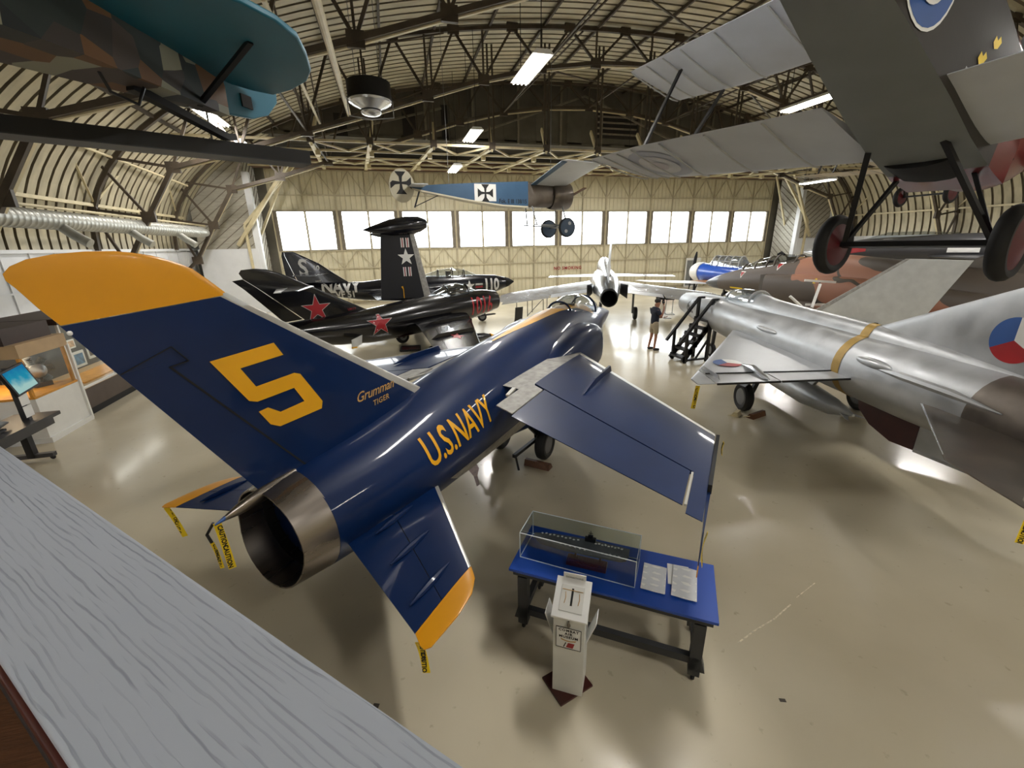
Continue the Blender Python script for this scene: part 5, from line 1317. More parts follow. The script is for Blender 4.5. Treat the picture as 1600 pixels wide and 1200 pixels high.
    if detail:
        for s in (-1, 1):
            ux = (1, 0, 0) if s < 0 else (-1, 0, 0)
            for r_, m_ in ((.40, 'white'), (.378, 'roundel_blue'), (.25, 'white'), (.10, 'redstar')):
                decal('side_roundel', [poly_geo(circ_pts(r_, 28))], (-2.12, s * 1.5, .475), ux, (0, 0, 1), FB, m_, fu, S, .006 + .004 * (.40 - r_) / .06, maxlen=.15)
            fl = [(0, 0), (.12, .05), (.2, .16), (.1, .2), (.04, .12), (-.06, .14), (-.1, .04)]
            for dx, dz in ((-.75, .50), (-.95, .30), (-.45, .42), (-.62, .22)):
                decal('yellow_flash', [poly_geo([(x * .6, z * .6) for x, z in fl])], (dx, s * 1.5, dz), ux, (0, 0, 1), FB, 'cap', fu, S, .008)
            decal('lettering', [text_geo('R', .22, .2, 1, .0)], (-1.15, s * 1.5, .12), ux, (0, 0, 1), FB, 'lgrey', fu, S, .008)
    b = MB(S)
    b.tube([(.2, 0, 1.7), (.25, 0, 4.6)], .008, 5)
    b.build('suspension_cable', 'grey_steel', o)
    return o

MT['faded_roundel_blue'] = mat('faded_roundel_blue', (168, 174, 190), .5, 0, 0, .05, 4)
MT['faded_white'] = mat('faded_roundel_white', (196, 198, 204), .5, 0, 0, .05, 4)
MT['faded_redstar'] = mat('faded_roundel_red', (180, 176, 184), .5, 0, 0, .05, 4)
biplane('hanging_biplane', 'large dark olive biplane hanging nearest the camera with red wheel discs and a roundel', (5.279, 3.437, 4.686), 77.7, -13.2, .95,
        dict(side='fabric_olive', belly='fabric_grey', cowl='cowlred', fair='dark', wing='linen', rib='lgrey', disc='maroon_disc'))
biplane('hanging_biplane', 'small distant cream biplane hanging on two round red wheels', (17.3, 11.2, 6.0), 86, 0, .9,
        dict(side='fabric_cream', belly='fabric_cream', cowl='fabric_cream', fair='fabric_cream', wing='fabric_cream', rib='lgrey', disc='maroon_disc'), detail=False, bend=0)

# ================================================================== suspended blue monoplane
S5 = 1.056
MT['slate'] = mat('slate_blue_wheel_cover', (70, 88, 112), .5, 0, 0, .1, 4)
e = thing('hanging_monoplane', 'blue single-wing aeroplane with black crosses hanging before the windows', 'aircraft', (7.98, 19.03, 5.93), heading=81.6)
b = MB(S5); rings = []
ST = ((-2.1, .36, -.50, .44), (-3.2, .33, -.46, .38), (-4.5, .26, -.30, .31), (-5.6, .18, -.12, .24), (-6.6, .06, .06, .16))
for x, w, zb, zt in ST: rings.append([V((x, -w, zb)), V((x, w, zb)), V((x, w, zt)), V((x, -w, zt))])
b.loft(rings); ef = b.build('fuselage', 'skyblue', e, smooth=False); EB = b.bvh()
b = MB(S5); rings = []
for x, w, zb, zt in ST: rings.append([V((x, -w - .01, zb - .015)), V((x, w + .01, zb - .015)), V((x, w + .01, zb + .04)), V((x, -w - .01, zb + .04))])
b.loft(rings); b.build('pale_underside', 'fabric_cream', ef, smooth=False)
b = MB(S5); rings = []
for x, w, h_, zc in ((-.75, .40, .46, 0), (-1.2, .38, .46, -.02), (-2.1, .365, .475, -.03)):
    r = []
    for k_ in range(20):
        t = 2 * PI * k_ / 20; c, sn = math.cos(t), math.sin(t); ee = 2 + (abs(x) - .75) * 3
        r.append(V((x, w * math.copysign(abs(c) ** (2 / ee), c), zc + h_ * math.copysign(abs(sn) ** (2 / ee), sn))))
    rings.append(r)
b.loft(rings); b.build('metal_forebody', 'alu_dull', e)
b = MB(S5); b.lathe((-.95, 0, -.02), (1, 0, 0), [(0, .50), (.15, .54), (.75, .55), (.86, .5), (.86, .42), (.5, .42)], 28, cap=False); b.build('cowling', 'alu_dull', e)
b = MB(S5); b.lathe((-.95, 0, -.02), (1, 0, 0), [(.2, .44), (.55, .42), (.75, .15), (1.0, .08)], 16); b.build('engine', 'dark', e)
for a in (-8, 172):
    b = MB(S5); d_ = V((0, math.cos(R(a)), math.sin(R(a)))); b.bar(V((.1, 0, 0)), V((.1, 0, 0)) + V((0.35 if a < 0 else -.1, d_.y * 1.2, d_.z * 1.2)), .14, .03); b.build('propeller_blade', 'wood', e)
b = MB(S5); sec = [((-.35, -.3, .34), (-1.95, -.3, .34), .14), ((-.95, -3.6, .58), (-2.6, -3.8, .58), .1), ((-1.05, -3.75, .59), (-2.5, -3.95, .59), .05)]; b.wing(sec, 0, 1, 12); ew = b.build('wing', 'linen', e)
b = MB(S5); b.wing([(lerp(sec[0][0], sec[0][1], .86) + V((0, 0, -.02)), lerp(sec[0][0], sec[0][1], 1.01) + V((0, 0, -.02)), .07), (lerp(sec[1][0], sec[1][1], .86) + V((0, 0, -.02)), lerp(sec[1][0], sec[1][1], 1.01) + V((0, 0, -.02)), .06)], 0, 1, 5); b.build('warping_edge', 'skyblue', ew)
b = MB(S5); b.wing([((-.35, .32, .33), (-1.95, .32, .33), .14), ((-.4, .6, .36), (-1.95, .6, .36), .12)], 0, 1, 10); b.build('wing_stub', 'linen', e)
# rudder disc
b = MB(S5); b.prism([(-6.95 + .44 * math.cos(t) * (1.0), -.025, .17 + .56 * math.sin(t)) for t in [2 * PI * i / 28 for i in range(28)]], (0, .05, 0)); er = b.build('rudder', 'fabric_cream', e); ERB = b.bvh()
b = MB(S5); b.wing([((-6.2, -.9, .14), (-6.75, -.9, .14), .05), ((-6.2, .9, .14), (-6.75, .9, .14), .05)], 0, 1, 8); b.build('tailplane', 'linen', e)
b = MB(S5); b.bar((-6.3, 0, .1), (-6.55, 0, -.55), .05); b.bar((-5.6, 0, -.1), (-6.5, 0, -.5), .03); b.build('tail_skid', 'blackmetal', e)
for s in (-1, 1):
    ux = (1, 0, 0) if s < 0 else (-1, 0, 0)
    decal('cross_field', [poly_geo([(-.43, -.285), (.43, -.285), (.43, .315), (-.43, .315)])], (-3.88, s * 1, -.02), ux, (0, 0, 1), EB, 'white', ef, S5, .01)
    decal('black_cross', [poly_geo(cross_pts(.30, .44))], (-3.88, s * 1, -.02), ux, (0, 0, 1), EB, 'ink', ef, S5, .02)
    decal('lettering', [text_geo('Fok. E III 138/15', .21, 0, 1.05, .004, .8)], (-2.75, s * 1, -.3), ux, (0, 0, 1), EB, 'ink', ef, S5, .01)
    decal('black_cross', [poly_geo(cross_pts(.37, .44))], (-6.98, s * .5, .26), ux, (0, 0, 1), ERB, 'ink', er, S5, .01)
    q = lambda x, y, z: V((x, s * y, z))
    for x in (-.5, -1.9):
        b = MB(S5); b.tube([q(x, .3, -.45), q(x + .15, .45, -1.15)], .028, 6); b.build('gear_strut', 'grey_steel', e)
    c = q(-.55, .78, -1.28)
    b = MB(S5); b.lathe(c, (0, s, 0), [(-.05, .2), (-.06, .32), (-.03, .38), (.03, .38), (.06, .32), (.05, .2)], 26); ty = b.build('tyre', 'rubber', e)
    b = MB(S5); b.lathe(c, (0, s, 0), [(-.10, .03), (-.058, .33), (.058, .33), (.10, .03)], 26); wd = b.build('wheel_disc', 'slate', ty)
    for dx, dz in ((.08, .16), (-.08, -.14)):
        b = MB(S5); b.lathe(c + V((dx, s * .078, dz)), (0, s, 0), [(0, .07), (.012, .07)], 16); b.build('pale_spot', 'linen', wd)
b = MB(S5); b.bar((-1.9, -.5, -1.15), (-.45, -.5, -1.2), .045); b.bar((-1.9, .5, -1.15), (-.45, .5, -1.2), .045); b.bar((-.5, -.75, -1.25), (-.5, .75, -1.25), .05); b.build('axle', 'grey_steel', e)
b = MB(S5); b.tube([(-.9, 0, .5), (-.9, 0, 5.0)], .008, 5); b.build('suspension_cable', 'grey_steel', e)
b = MB(S5); b.tube([(-5.2, 0, .26), (-5.2, 0, 5.2)], .008, 5); b.build('suspension_cable', 'grey_steel', e)

# ================================================================== lozenge camouflaged fuselage with teal tail, top left
def loz_mat():
    m = bpy.data.materials.new('polygon_camouflage_fabric'); m.use_nodes = True
    nt = m.node_tree; L = nt.links.new; b = nt.nodes['Principled BSDF']; b.inputs['Roughness'].default_value = .6
    tc = nt.nodes.new('ShaderNodeTexCoord'); mp = nt.nodes.new('ShaderNodeMapping'); mp.inputs['Scale'].default_value = (3.6, 3.4, 3.6)
    L(tc.outputs['Object'], mp.inputs[0])
    v = nt.nodes.new('ShaderNodeTexVoronoi'); v.inputs['Scale'].default_value = 1.25; v.inputs['Randomness'].default_value = .55
    L(mp.outputs[0], v.inputs['Vector'])
    sp = nt.nodes.new('ShaderNodeSeparateColor'); L(v.outputs['Color'], sp.inputs[0])
    r = nt.nodes.new('ShaderNodeValToRGB'); r.color_ramp.interpolation = 'CONSTANT'
    cols = [(0, (36, 46, 42)), (.22, (58, 50, 44)), (.42, (150, 150, 130)), (.56, (112, 76, 36)), (.72, (74, 62, 54)), (.87, (28, 34, 34))]
    r.color_ramp.elements[0].color = rgb(*cols[0][1]); r.color_ramp.elements[1].position = cols[1][0]; r.color_ramp.elements[1].color = rgb(*cols[1][1])
    for p_, c_ in cols[2:]:
        q = r.color_ramp.elements.new(p_); q.color = rgb(*c_)
    L(sp.outputs[0], r.inputs[0]); L(r.outputs[0], b.inputs['Base Color'])
    return m
MT['lozenge'] = loz_mat()
z_ = thing('camouflaged_aeroplane', 'aeroplane tail with polygon camouflage and teal tailplane hanging top left', 'aircraft', (-1.45, 5.52, 5.3), heading=207)
b = MB(); rings = []
for x, w, zb, zt in ((0, .05, -.10, .26), (.5, .18, -.11, .36), (1.0, .30, -.12, .46), (1.5, .42, -.13, .55), (2.4, .52, -.16, .7), (3.6, .56, -.25, .85), (5.0, .56, -.3, .9), (5.8, .5, -.3, .8)):
    zm = zb + (zt - zb) * .7
    rings.append([V((x, -w * .8, zb)), V((x, w * .8, zb)), V((x, w, zm)), V((x, w * .7, zm + (zt - zm) * .75)), V((x, 0, zt)), V((x, -w * .7, zm + (zt - zm) * .75)), V((x, -w, zm))])
b.loft(rings); zf = b.build('fuselage', 'lozenge', z_)
half = [(2.1, .1), (1.85, .7), (1.5, 1.15), (1.14, 1.32), (.88, 1.37), (.6, 1.34), (.3, 1.2), (-.01, 1.02), (-.22, .82), (-.4, .5), (-.48, .22), (-.3, .1), (-.1, .04)]
b = MB(); b.prism([(x, y, .2) for x, y in half], (0, 0, .05)); b.build('tailplane', 'teal', z_, bevel=.012)
b = MB(); b.prism([(x, -y, .26) for x, y in half], (0, 0, .05)); b.build('tailplane', 'teal', z_, bevel=.012)
for s in (-1, 1):
    b = MB(); b.bar((.36, s * .05, -.10), (.65, s * .94, .2), .045, .03); b.build('tailplane_strut', 'blackmetal', z_)
b = MB(); b.prism([(.06, -.025, -.09), (-.36, -.025, -.04), (-.6, -.025, .05), (-.78, -.025, .22), (-.8, -.025, .4), (-.7, -.025, .66), (-.4, -.025, .88), (.04, -.025, .8)], (0, .05, 0)); zr_ = b.build('rudder', 'teal', z_, bevel=.01)
b = MB(); b.box((-.28, .03, .1), (.14, .02, .12)); b.build('rudder_patch', 'ink', zr_, smooth=False)
b = MB(); b.bar((.95, .0, -.12), (.06, .0, -.30), .08, .06); b.bar((.06, .0, -.30), (-.05, .0, -.28), .06); b.build('tail_skid', 'blackmetal', z_)
b = MB(); b.tube([(1.25, .1, -.12), (1.2, .1, -.24), (1.0, .1, -.27), (.92, .1, -.13)], .012, 6); b.build('control_wire', 'blackmetal', z_)
b = MB(); b.tube([(4.4, 0, .9), (4.4, 0, 4.6)], .012, 5); b.build('suspension_cable', 'grey_steel', z_)
b = MB(); b.tube([(1.6, 0, .6), (1.6, 0, 5.2)], .012, 5); b.build('suspension_cable', 'grey_steel', z_)
# dark beam carrying the skid
bt = thing('support_beam', 'dark hanging beam under the camouflaged tail at upper left', 'beam', (-.82, 5.93, 4.895), rotz=math.atan2(1.08, 2.17))
b = MB(); b.box((-3.2, 0, 0), (6.4, .30, .13)); b.build('beam_body', 'ink', bt, smooth=False)
b = MB(); b.box((-3.2, 0, -.068), (6.4, .31, .01)); b.build('underside_plank', 'charcoal', bt, smooth=False)
b = MB(); b.tube([(-.9, 0, .06), (-.9, 0, 5.0)], .01, 5); b.tube([(-5.0, 0, .06), (-5.0, 0, 3.4)], .01, 5); b.build('hanger_cable', 'grey_steel', bt)
# ================================================================== model table
TA = R(-36.5)
def tw(x, y, z=0):
    c, s = math.cos(TA), math.sin(TA)
    return (.84 + x * c - y * s, 3.37 + x * s + y * c, z)
t = thing('display_table', 'blue-topped table with dark grey legs on casters', 'table', (.84, 3.37, 0), rotz=TA)
b = MB(); b.box((.966, .37, .785), (1.93, .74, .03)); b.build('table_top', 'tblue', t, bevel=.004)
b = MB(); b.box((.966, .37, .74), (1.86, .68, .06)); b.box((.966, .37, .695), (1.78, .6, .05)); b.build('apron', 'charcoal', t, smooth=False)
for x in (.13, 1.80):
    for y in (.09, .65):
        b = MB(); b.box((x, y, .385), (.1, .1, .6)); b.prism([(x - .09 if x < 1 else x - .05, y - .05, .15), (x + .05 if x < 1 else x + .09, y - .05, .15), (x + .05, y - .05, .3), (x - .05, y - .05, .3)], (0, .1, 0)); lg = b.build('leg', 'charcoal', t, smooth=False)
        b = MB(); b.wheel((x, y, .045), (1, 0, 0), .045, .03, 16); b.bar((x, y, .04), (x, y, .1), .04); b.build('caster', 'rubber', lg)
b = MB(); b.box((.966, .09, .24), (1.67, .06, .08)); b.build('stretcher', 'charcoal', t, smooth=False)
b = MB(); b.box((.966, .65, .24), (1.67, .06, .08)); b.build('stretcher', 'charcoal', t, smooth=False)
for x in (.13, 1.80):
    b = MB(); b.box((x, .37, .24), (.06, .5, .08)); b.build('stretcher', 'charcoal', t, smooth=False)
# carrier model
MT['shipgrey'] = mat('model_ship_grey', (84, 86, 88), .5, 0, 0, .1, 20)
c = thing('ship_model', 'grey aircraft carrier model on a dark red stand inside the clear case', 'model', tw(.66, .38, .80), rotz=TA + R(1))
b = MB(); b.box((.07, -.08, .03), (.40, .12, .05)); b.box((.07, -.08, .062), (.36, .09, .015)); b.build('stand', 'mahog', c, bevel=.004)
b = MB(); b.bar((-.05, -.06, .06), (-.05, -.04, .13), .02); b.bar((.2, -.06, .06), (.2, -.04, .13), .02); b.build('stand_post', 'mahog', c, smooth=False)
b = MB(); rings = []
for x, w, zb in ((-.47, .02, .15), (-.42, .05, .125), (-.2, .06, .11), (.2, .06, .11), (.40, .05, .115), (.45, .035, .13)):
    rings.append([V((x, -.03 - w, .19)), V((x, -.03 + w, .19)), V((x, -.03 + w * .6, zb)), V((x, -.03 - w * .6, zb))])
b.loft(rings); b.build('hull', 'shipgrey', c, smooth=False)
b = MB(); b.prism([(-.5, -.07, .19), (-.1, -.13, .19), (.1, -.15, .19), (.44, -.12, .19), (.47, -.06, .19), (.47, .05, .19), (.1, .07, .19), (-.3, .05, .19), (-.5, .0, .19)], (0, 0, .014)); b.build('flight_deck', 'shipgrey', c, smooth=False)
b = MB(); b.box((.08, .045, .225), (.11, .035, .045)); b.box((.08, .045, .26), (.05, .025, .03)); b.bar((.08, .045, .27), (.08, .045, .33), .006); b.bar((.06, .045, .30), (.1, .045, .30), .005); b.build('island', 'blackmetal', c, smooth=False)
base = None
spots = [(-.42 + i * .042, .012 + .01 * (i % 2)) for i in range(10)] + [(.14 + i * .032, .02 + .008 * (i % 2)) for i in range(9)] + [(-.2 + i * .05, -.085 - .004 * i) for i in range(6)] + [(.22 + i * .04, -.10) for i in range(5)]
for i, (x, y) in enumerate(spots):
    if base is None:
        b = MB(); b.bar((-.012, 0, .004), (.012, 0, .004), .004, .005); b.bar((0, -.012, .005), (0, .012, .005), .006, .002); b.bar((-.01, -.005, .007), (-.01, .005, .007), .004, .002)
        base = b.build('deck_aircraft', 'white', c, smooth=False); o = base
    else:
        o = base.copy(); COL.objects.link(o); o.parent = c
    o.location = (x, y, .204); o.rotation_euler = (0, 0, random.uniform(0, 6.28))
# clear case
k = thing('display_case', 'clear acrylic case over the carrier model on the blue table', 'display case', tw(.64, .38, .80), rotz=TA + R(-1.5))
L_, W_, H_ = 1.16, .40, .30
for nm, cc, dd in (('front_pane', (0, -W_ / 2, H_ / 2), (L_, .005, H_)), ('back_pane', (0, W_ / 2, H_ / 2), (L_, .005, H_)), ('end_pane', (-L_ / 2, 0, H_ / 2), (.005, W_, H_)), ('end_pane', (L_ / 2, 0, H_ / 2), (.005, W_, H_)), ('top_pane', (0, 0, H_), (L_, W_, .005))):
    b = MB(); b.box(cc, dd); b.build(nm, 'acrylic', k, smooth=False)
b = MB()
for sx in (-1, 1):
    for sy in (-1, 1): b.bar((sx * L_ / 2, sy * W_ / 2, .002), (sx * L_ / 2, sy * W_ / 2, H_), .006)
    for zz in (.003, H_): b.bar((sx * L_ / 2, -W_ / 2, zz), (sx * L_ / 2, W_ / 2, zz), .006)
for sy in (-1, 1):
    for zz in (.003, H_): b.bar((-L_ / 2, sy * W_ / 2, zz), (L_ / 2, sy * W_ / 2, zz), .006)
b.build('polished_edge', 'acredge', k, smooth=False)
# plastic sleeves
def sleeve(label, x, y, w, h, rot, z=.8005):
    q = thing('document_sleeve', label, 'document sleeve', tw(x, y, z), rotz=TA + R(rot))
    b = MB(); b.box((0, 0, .004), (w * .96, h * .96, .006)); b.build('paper_sheet', 'paper', q, smooth=False)
    b = MB(); n = 16; rings = []
    for i in range(n + 1):
        u = i / n - .5
        rings.append([V((w * (j / 8 - .5), h * u, .0085 + .004 * math.sin(i * 1.7 + j * .3) * math.cos(j * .7))) for j in range(9)])
    b.loft(rings, False, False, closed=False); b.build('plastic_cover', 'plastic', q, recalc=False)
sleeve('shiny plastic document sleeve on the blue table, nearer the clear case', 1.38, .35, .22, .36, -1)
sleeve('shiny plastic document sleeve at the blue table end away from the case', 1.655, .38, .22, .42, -2, .8065)
b = MB(); b.box((0, 0, .003), (.2, .28, .005))
o = b.build('paper_sheet', 'paper', None, smooth=False); tag(o, 'plain white sheet tucked under the outer plastic sleeve on the blue table', 'paper'); o.location = tw(1.60, .47, .8); o.rotation_euler = (0, 0, TA + R(3))

# ================================================================== donation box
d = thing('donation_box', 'white slotted donation box standing in front of the blue table', 'donation box', (1.22, 2.66, .02), rotz=R(-33))
b = MB(); b.prism([(-.135, -.12, 0), (.135, -.12, 0), (.135, .14, 0), (-.135, .14, 0)], (0, 0, .86)); b.prism([(-.135, -.12, .86), (-.135, .14, .86), (-.135, .14, 1.02)], (.27, 0, 0)); bd_ = b.build('body', 'offwhite', d, smooth=False)
nt_ = V((0, -.16, .26)).normalized()
def top(x, y, off=0.0):
    return V((x, y, .86 + (y + .12) / .26 * .16 + off))
b = MB(); a_ = [top(-.155, -.135, .006), top(.155, -.135, .006), top(.155, .15, .006), top(-.155, .15, .006)]; b.prism(a_, (0, 0, .018)); lid = b.build('lid', 'white', d, bevel=.003)
b = MB(); b.prism([top(-.1, -.09, .0255), top(.1, -.09, .0255), top(.1, .09, .0255), top(-.1, .09, .0255)], (0, 0, .006)); b.build('lid_plate', 'offwhite', lid, smooth=False)
b = MB(); b.prism([top(-.009, -.05, .032), top(.009, -.05, .032), top(.009, .07, .032), top(-.009, .07, .032)], (0, 0, .002)); b.build('slot', 'ink', lid, smooth=False)
b = MB()
for x in (-.06, .06):
    b.tube([top(x, -.04, .034), top(x + .008, 0, .034), top(x, .04, .034)], .003, 5)
b.tube([top(-.09, .055, .034), top(.09, .055, .034)], .003, 5); b.build('brass_trim', 'gold', lid)
b = MB(); b.prism([(-.1, .145, .96), (.1, .145, .96), (.1, .145, 1.10), (-.1, .145, 1.10)], (0, .008, 0)); cd = b.build('notice_card', 'paper', d, smooth=False)
decal('card_lettering', [text_geo('DONATIONS', .026, 0, 1, 0)], (0, .144, 1.06), (1, 0, 0), (0, 0, 1), None, 'ink', cd, off=.003)
for s in (-1, 1):
    b = MB(); b.prism([(s * .137, -.06, .55), (s * .137, .12, .55), (s * .22, .12, .80), (s * .22, -.06, .80)], (s * .006, 0, 0)); b.build('leaflet_pocket', 'white', d, smooth=False)
b = MB(); b.ball((0, -.128, .80), (.016, .014, .024)); b.bar((0, -.124, .82), (0, -.124, .85), .03, .01); b.build('padlock', 'steel', d)
b = MB(); b.box((0, -.123, .652), (.215, .006, .225)); sg = b.build('sign_panel', 'white', d, smooth=False)
b = MB()
for q0, q1 in (((-.107, .54), (.107, .54)), ((-.107, .765), (.107, .765)), ((-.107, .54), (-.107, .765)), ((.107, .54), (.107, .765))): b.bar((q0[0], -.1265, q0[1]), (q1[0], -.1265, q1[1]), .004)
b.build('sign_border', 'ink', sg, smooth=False)
for i, tx in enumerate(('COMBAT', 'AIR', 'MUSEUM')):
    decal('sign_lettering', [text_geo(tx, .036, 0, 1.25, .0015)], (0, -.126, .738 - .036 * i), (1, 0, 0), (0, 0, 1), None, 'ink', sg, off=.002)
decal('wing_emblem', [poly_geo([(-.07, .012), (-.02, -.004), (.02, -.004), (.07, .012), (.06, -.006), (.015, -.016), (-.015, -.016), (-.06, -.006)])], (0, -.126, .634), (1, 0, 0), (0, 0, 1), None, 'gold', sg, off=.002)
decal('red_emblem', [poly_geo([(-.03, -.028), (.03, -.028), (.045, .026), (-.012, .026)])], (.01, -.126, .58), (1, 0, 0), (0, 0, 1), None, 'redstar', sg, off=.002)
decal('red_emblem', [poly_geo([(-.05, -.028), (-.04, -.028), (-.022, .026), (-.03, .026)])], (.005, -.126, .58), (1, 0, 0), (0, 0, 1), None, 'ink', sg, off=.002)
pl = MB(); pl.box((0, 0, .01), (.36, .30, .02)); o = pl.build('base_board', 'mahog', None, smooth=False); tag(o, 'dark brown board under the white donation box', 'board'); o.location = (1.2, 2.66, 0); o.rotation_euler = (0, 0, R(14))

# ================================================================== steps beside the silver delta jet
st_ = thing('access_steps', 'black wheeled access steps with handrails beside the silver delta jet nose', 'steps', (9.12, 12.05, 0), rotz=R(0))
N_ = 6; run, rise, W2 = .165, .24, .34
for i in range(N_):
    b = MB(); b.box((.1 + run * i, 0, rise * (i + 1) - .07), (.24, .68, .06)); b.build('tread', 'charcoal', st_, smooth=False)
for s in (-1, 1):
    y = s * W2
    b = MB()
    for i in range(N_): b.box((.1 + run * i, y, rise * (i + .6)), (.17, .05, .20))
    b.bar((.02, y, .06), (1.0, y, 1.34), .05, .16); b.build('stringer', 'blackmetal', st_, smooth=False)
    b = MB(); b.bar((.1, y, 0), (.1, y, 1.02), .075); b.build('rail_post', 'blackmetal', st_, smooth=False)
    b = MB(); b.bar((.95, y, 0), (.95, y, 2.1), .085); b.build('rail_post', 'blackmetal', st_, smooth=False)
    b = MB(); b.bar((-.2, y, .68), (.95, y, 2.08), .09, .07); b.bar((.95, y, 2.08), (1.15, y, 2.08), .09, .07); b.build('handrail', 'blackmetal', st_, smooth=False)
    b = MB(); b.bar((.1, y, .1), (.95, y, .1), .06); b.bar((.5, y, .1), (.95, y, .8), .05); b.build('base_rail', 'blackmetal', st_, smooth=False)

# ================================================================== display cases along the left wall
k = thing('engine_case', 'white based glass case holding an old engine, left of the blue fin', 'display case', (-7.5, 11.45, 0))
b = MB(); b.box((-1.0, 0, .56), (2.0, 1.36, .88)); b.build('base_cabinet', 'white', k, smooth=False)
b = MB(); b.box((-.98, 0, .06), (2.04, 1.4, .12)); b.build('plinth', 'white', k, smooth=False)
b = MB(); b.box((-1.0, 0, 1.02), (2.0, 1.36, .05)); b.build('shelf', 'pine', k, smooth=False)
b = MB(); b.box((-1.9, 0, 1.45), (.06, 1.3, .85)); b.build('back_board', 'mink', k, smooth=False)
b = MB(); b.box((.02, .68, .97), (.05, .05, 1.86)); b.build('corner_post', 'white', k, smooth=False)
for y in (-.64, .62):
    b = MB(); b.box((-.05, y, 1.46), (.05, .06, .84)); b.build('inner_post', 'pine', k, smooth=False)
b = MB(); b.box((-.9, .6, 1.46), (.08, .06, .84)); b.build('inner_post', 'pine', k, smooth=False)
b = MB(); b.box((-.01, 0, 1.46), (.008, 1.27, .84)); b.build('front_pane', 'acrylic', k, smooth=False)
b = MB(); b.box((-1.0, 0, 2.02), (2.04, 1.4, .28)); b.build('header', 'tan_wall', k, smooth=False)
b = MB(); b.box((-1.1, -.05, 2.32), (1.9, 1.3, .34)); b.build('top_box', 'brown_board', k, smooth=False)
b = MB(); b.box((-1.0, 0, 1.87), (.08, 1.1, .03)); b.build('strip_light', emit('case_light', (255, 214, 150), 9), k, smooth=False)
ld = bpy.data.lights.new('case_lamp', 'AREA'); ld.size = .6; ld.energy = 14; ld.color = (1, .8, .55); lo = bpy.data.objects.new('case_lamp', ld); COL.objects.link(lo); lo.parent = k; lo.location = (-.9, 0, 1.84)
en = thing('radial_engine', 'grey radial engine standing in the lit glass case', 'engine', (-7.98, 11.75, 1.045), rotz=R(-30))
b = MB(); b.lathe((-.1, 0, .36), (1, 0, 0), [(0, .1), (.02, .16), (.2, .16), (.3, .08), (.36, .03)], 18); b.build('crankcase', 'alu', en)
for i in range(7):
    a = 2 * PI * i / 7; d_ = V((0, math.cos(a), math.sin(a))); b = MB(); pr = []
    for j in range(6): pr += [(.15 + j * .03, .06), (.165 + j * .03, .075)]
    b.lathe((0, 0, .36), d_, pr, 12); b.build('cylinder', 'grey_steel', en)
b = MB(); b.box((0, 0, .05), (.3, .3, .1)); b.bar((0, 0, .05), (0, 0, .3), .1); b.build('engine_stand', 'mink', en, smooth=False)

k = thing('photo_case', 'long brown glass display case of framed pictures behind the blue fin', 'display case', (-7.65, 14.6, 0))
b = MB(); b.box((-.75, 0, .09), (1.4, 4.5, .18)); b.build('plinth', 'rubber', k, smooth=False)
b = MB(); b.box((-.75, 0, .43), (1.5, 4.6, .5)); b.build('base_cabinet', 'mink', k, smooth=False)
b = MB(); b.box((-1.45, 0, 1.5), (.08, 4.6, 1.7)); b.build('back_board', 'radome', k, smooth=False)
b = MB(); b.box((-.75, 0, .69), (1.5, 4.6, .03)); b.build('shelf', 'tan_wall', k, smooth=False)
b = MB(); b.box((-.75, 0, 2.4), (1.56, 4.66, .14)); b.build('header', 'brown_board', k, smooth=False)
for y in (-2.28, -.76, .76, 2.28):
    b = MB(); b.box((-.02, y, 1.52), (.05, .05, 1.65)); b.build('mullion', 'white', k, smooth=False)
b = MB(); b.box((-.02, 0, .72), (.05, 4.6, .05)); b.build('bottom_rail', 'white', k, smooth=False)
b = MB(); b.box((-.01, 0, 1.52), (.008, 4.5, 1.6)); b.build('front_pane', 'acrylic', k, smooth=False)
ld = bpy.data.lights.new('case_lamp', 'AREA'); ld.size = .4; ld.size_y = 3; ld.shape = 'RECTANGLE'; ld.energy = 26; ld.color = (1, .93, .84); lo = bpy.data.objects.new('case_lamp', ld); COL.objects.link(lo); lo.parent = k; lo.location = (-.6, 0, 2.3)
pics = [(.35, .98, .5, .45, 'lower framed blue aircraft photograph in the long brown case', (70, 110, 140)), (.22, 1.45, .3, .25, 'small framed tan picture at the top of the long brown case', (170, 140, 110)), (.98, 1.12, .45, .5, 'square framed dark photograph in the long brown case', (96, 84, 78)), (1.7, 1.15, .5, .45, 'framed grey photograph deeper in the long brown case', (110, 116, 120))]
for y, z, w, h_, lab, colr in pics:
    p_ = thing('framed_photograph', lab, 'picture', (-7.65 - 1.40, 14.6 + y, z), group=None)
    b = MB(); b.box((0, 0, 0), (.03, w, h_)); b.build('frame', 'offwhite', p_, smooth=False)
    b = MB(); b.box((.017, 0, 0), (.006, w * .72, h_ * .68)); b.build('print', mat('print_' + lab[:8], colr, .3, 0, 0, .5, 7), p_, smooth=False)
b = MB(); b.prism([(-.9, 13.0, 0), (-.2, 13.0, 0), (-.2, 15.6, 0), (-.9, 15.6, 0)], (0, 0, .05)); o = b.build('exhibit_board', 'pine', None, smooth=False); o.location = (-7.7, 0, .7); tag(o, 'amber wooden board lying in the bottom of the long brown case', 'board')

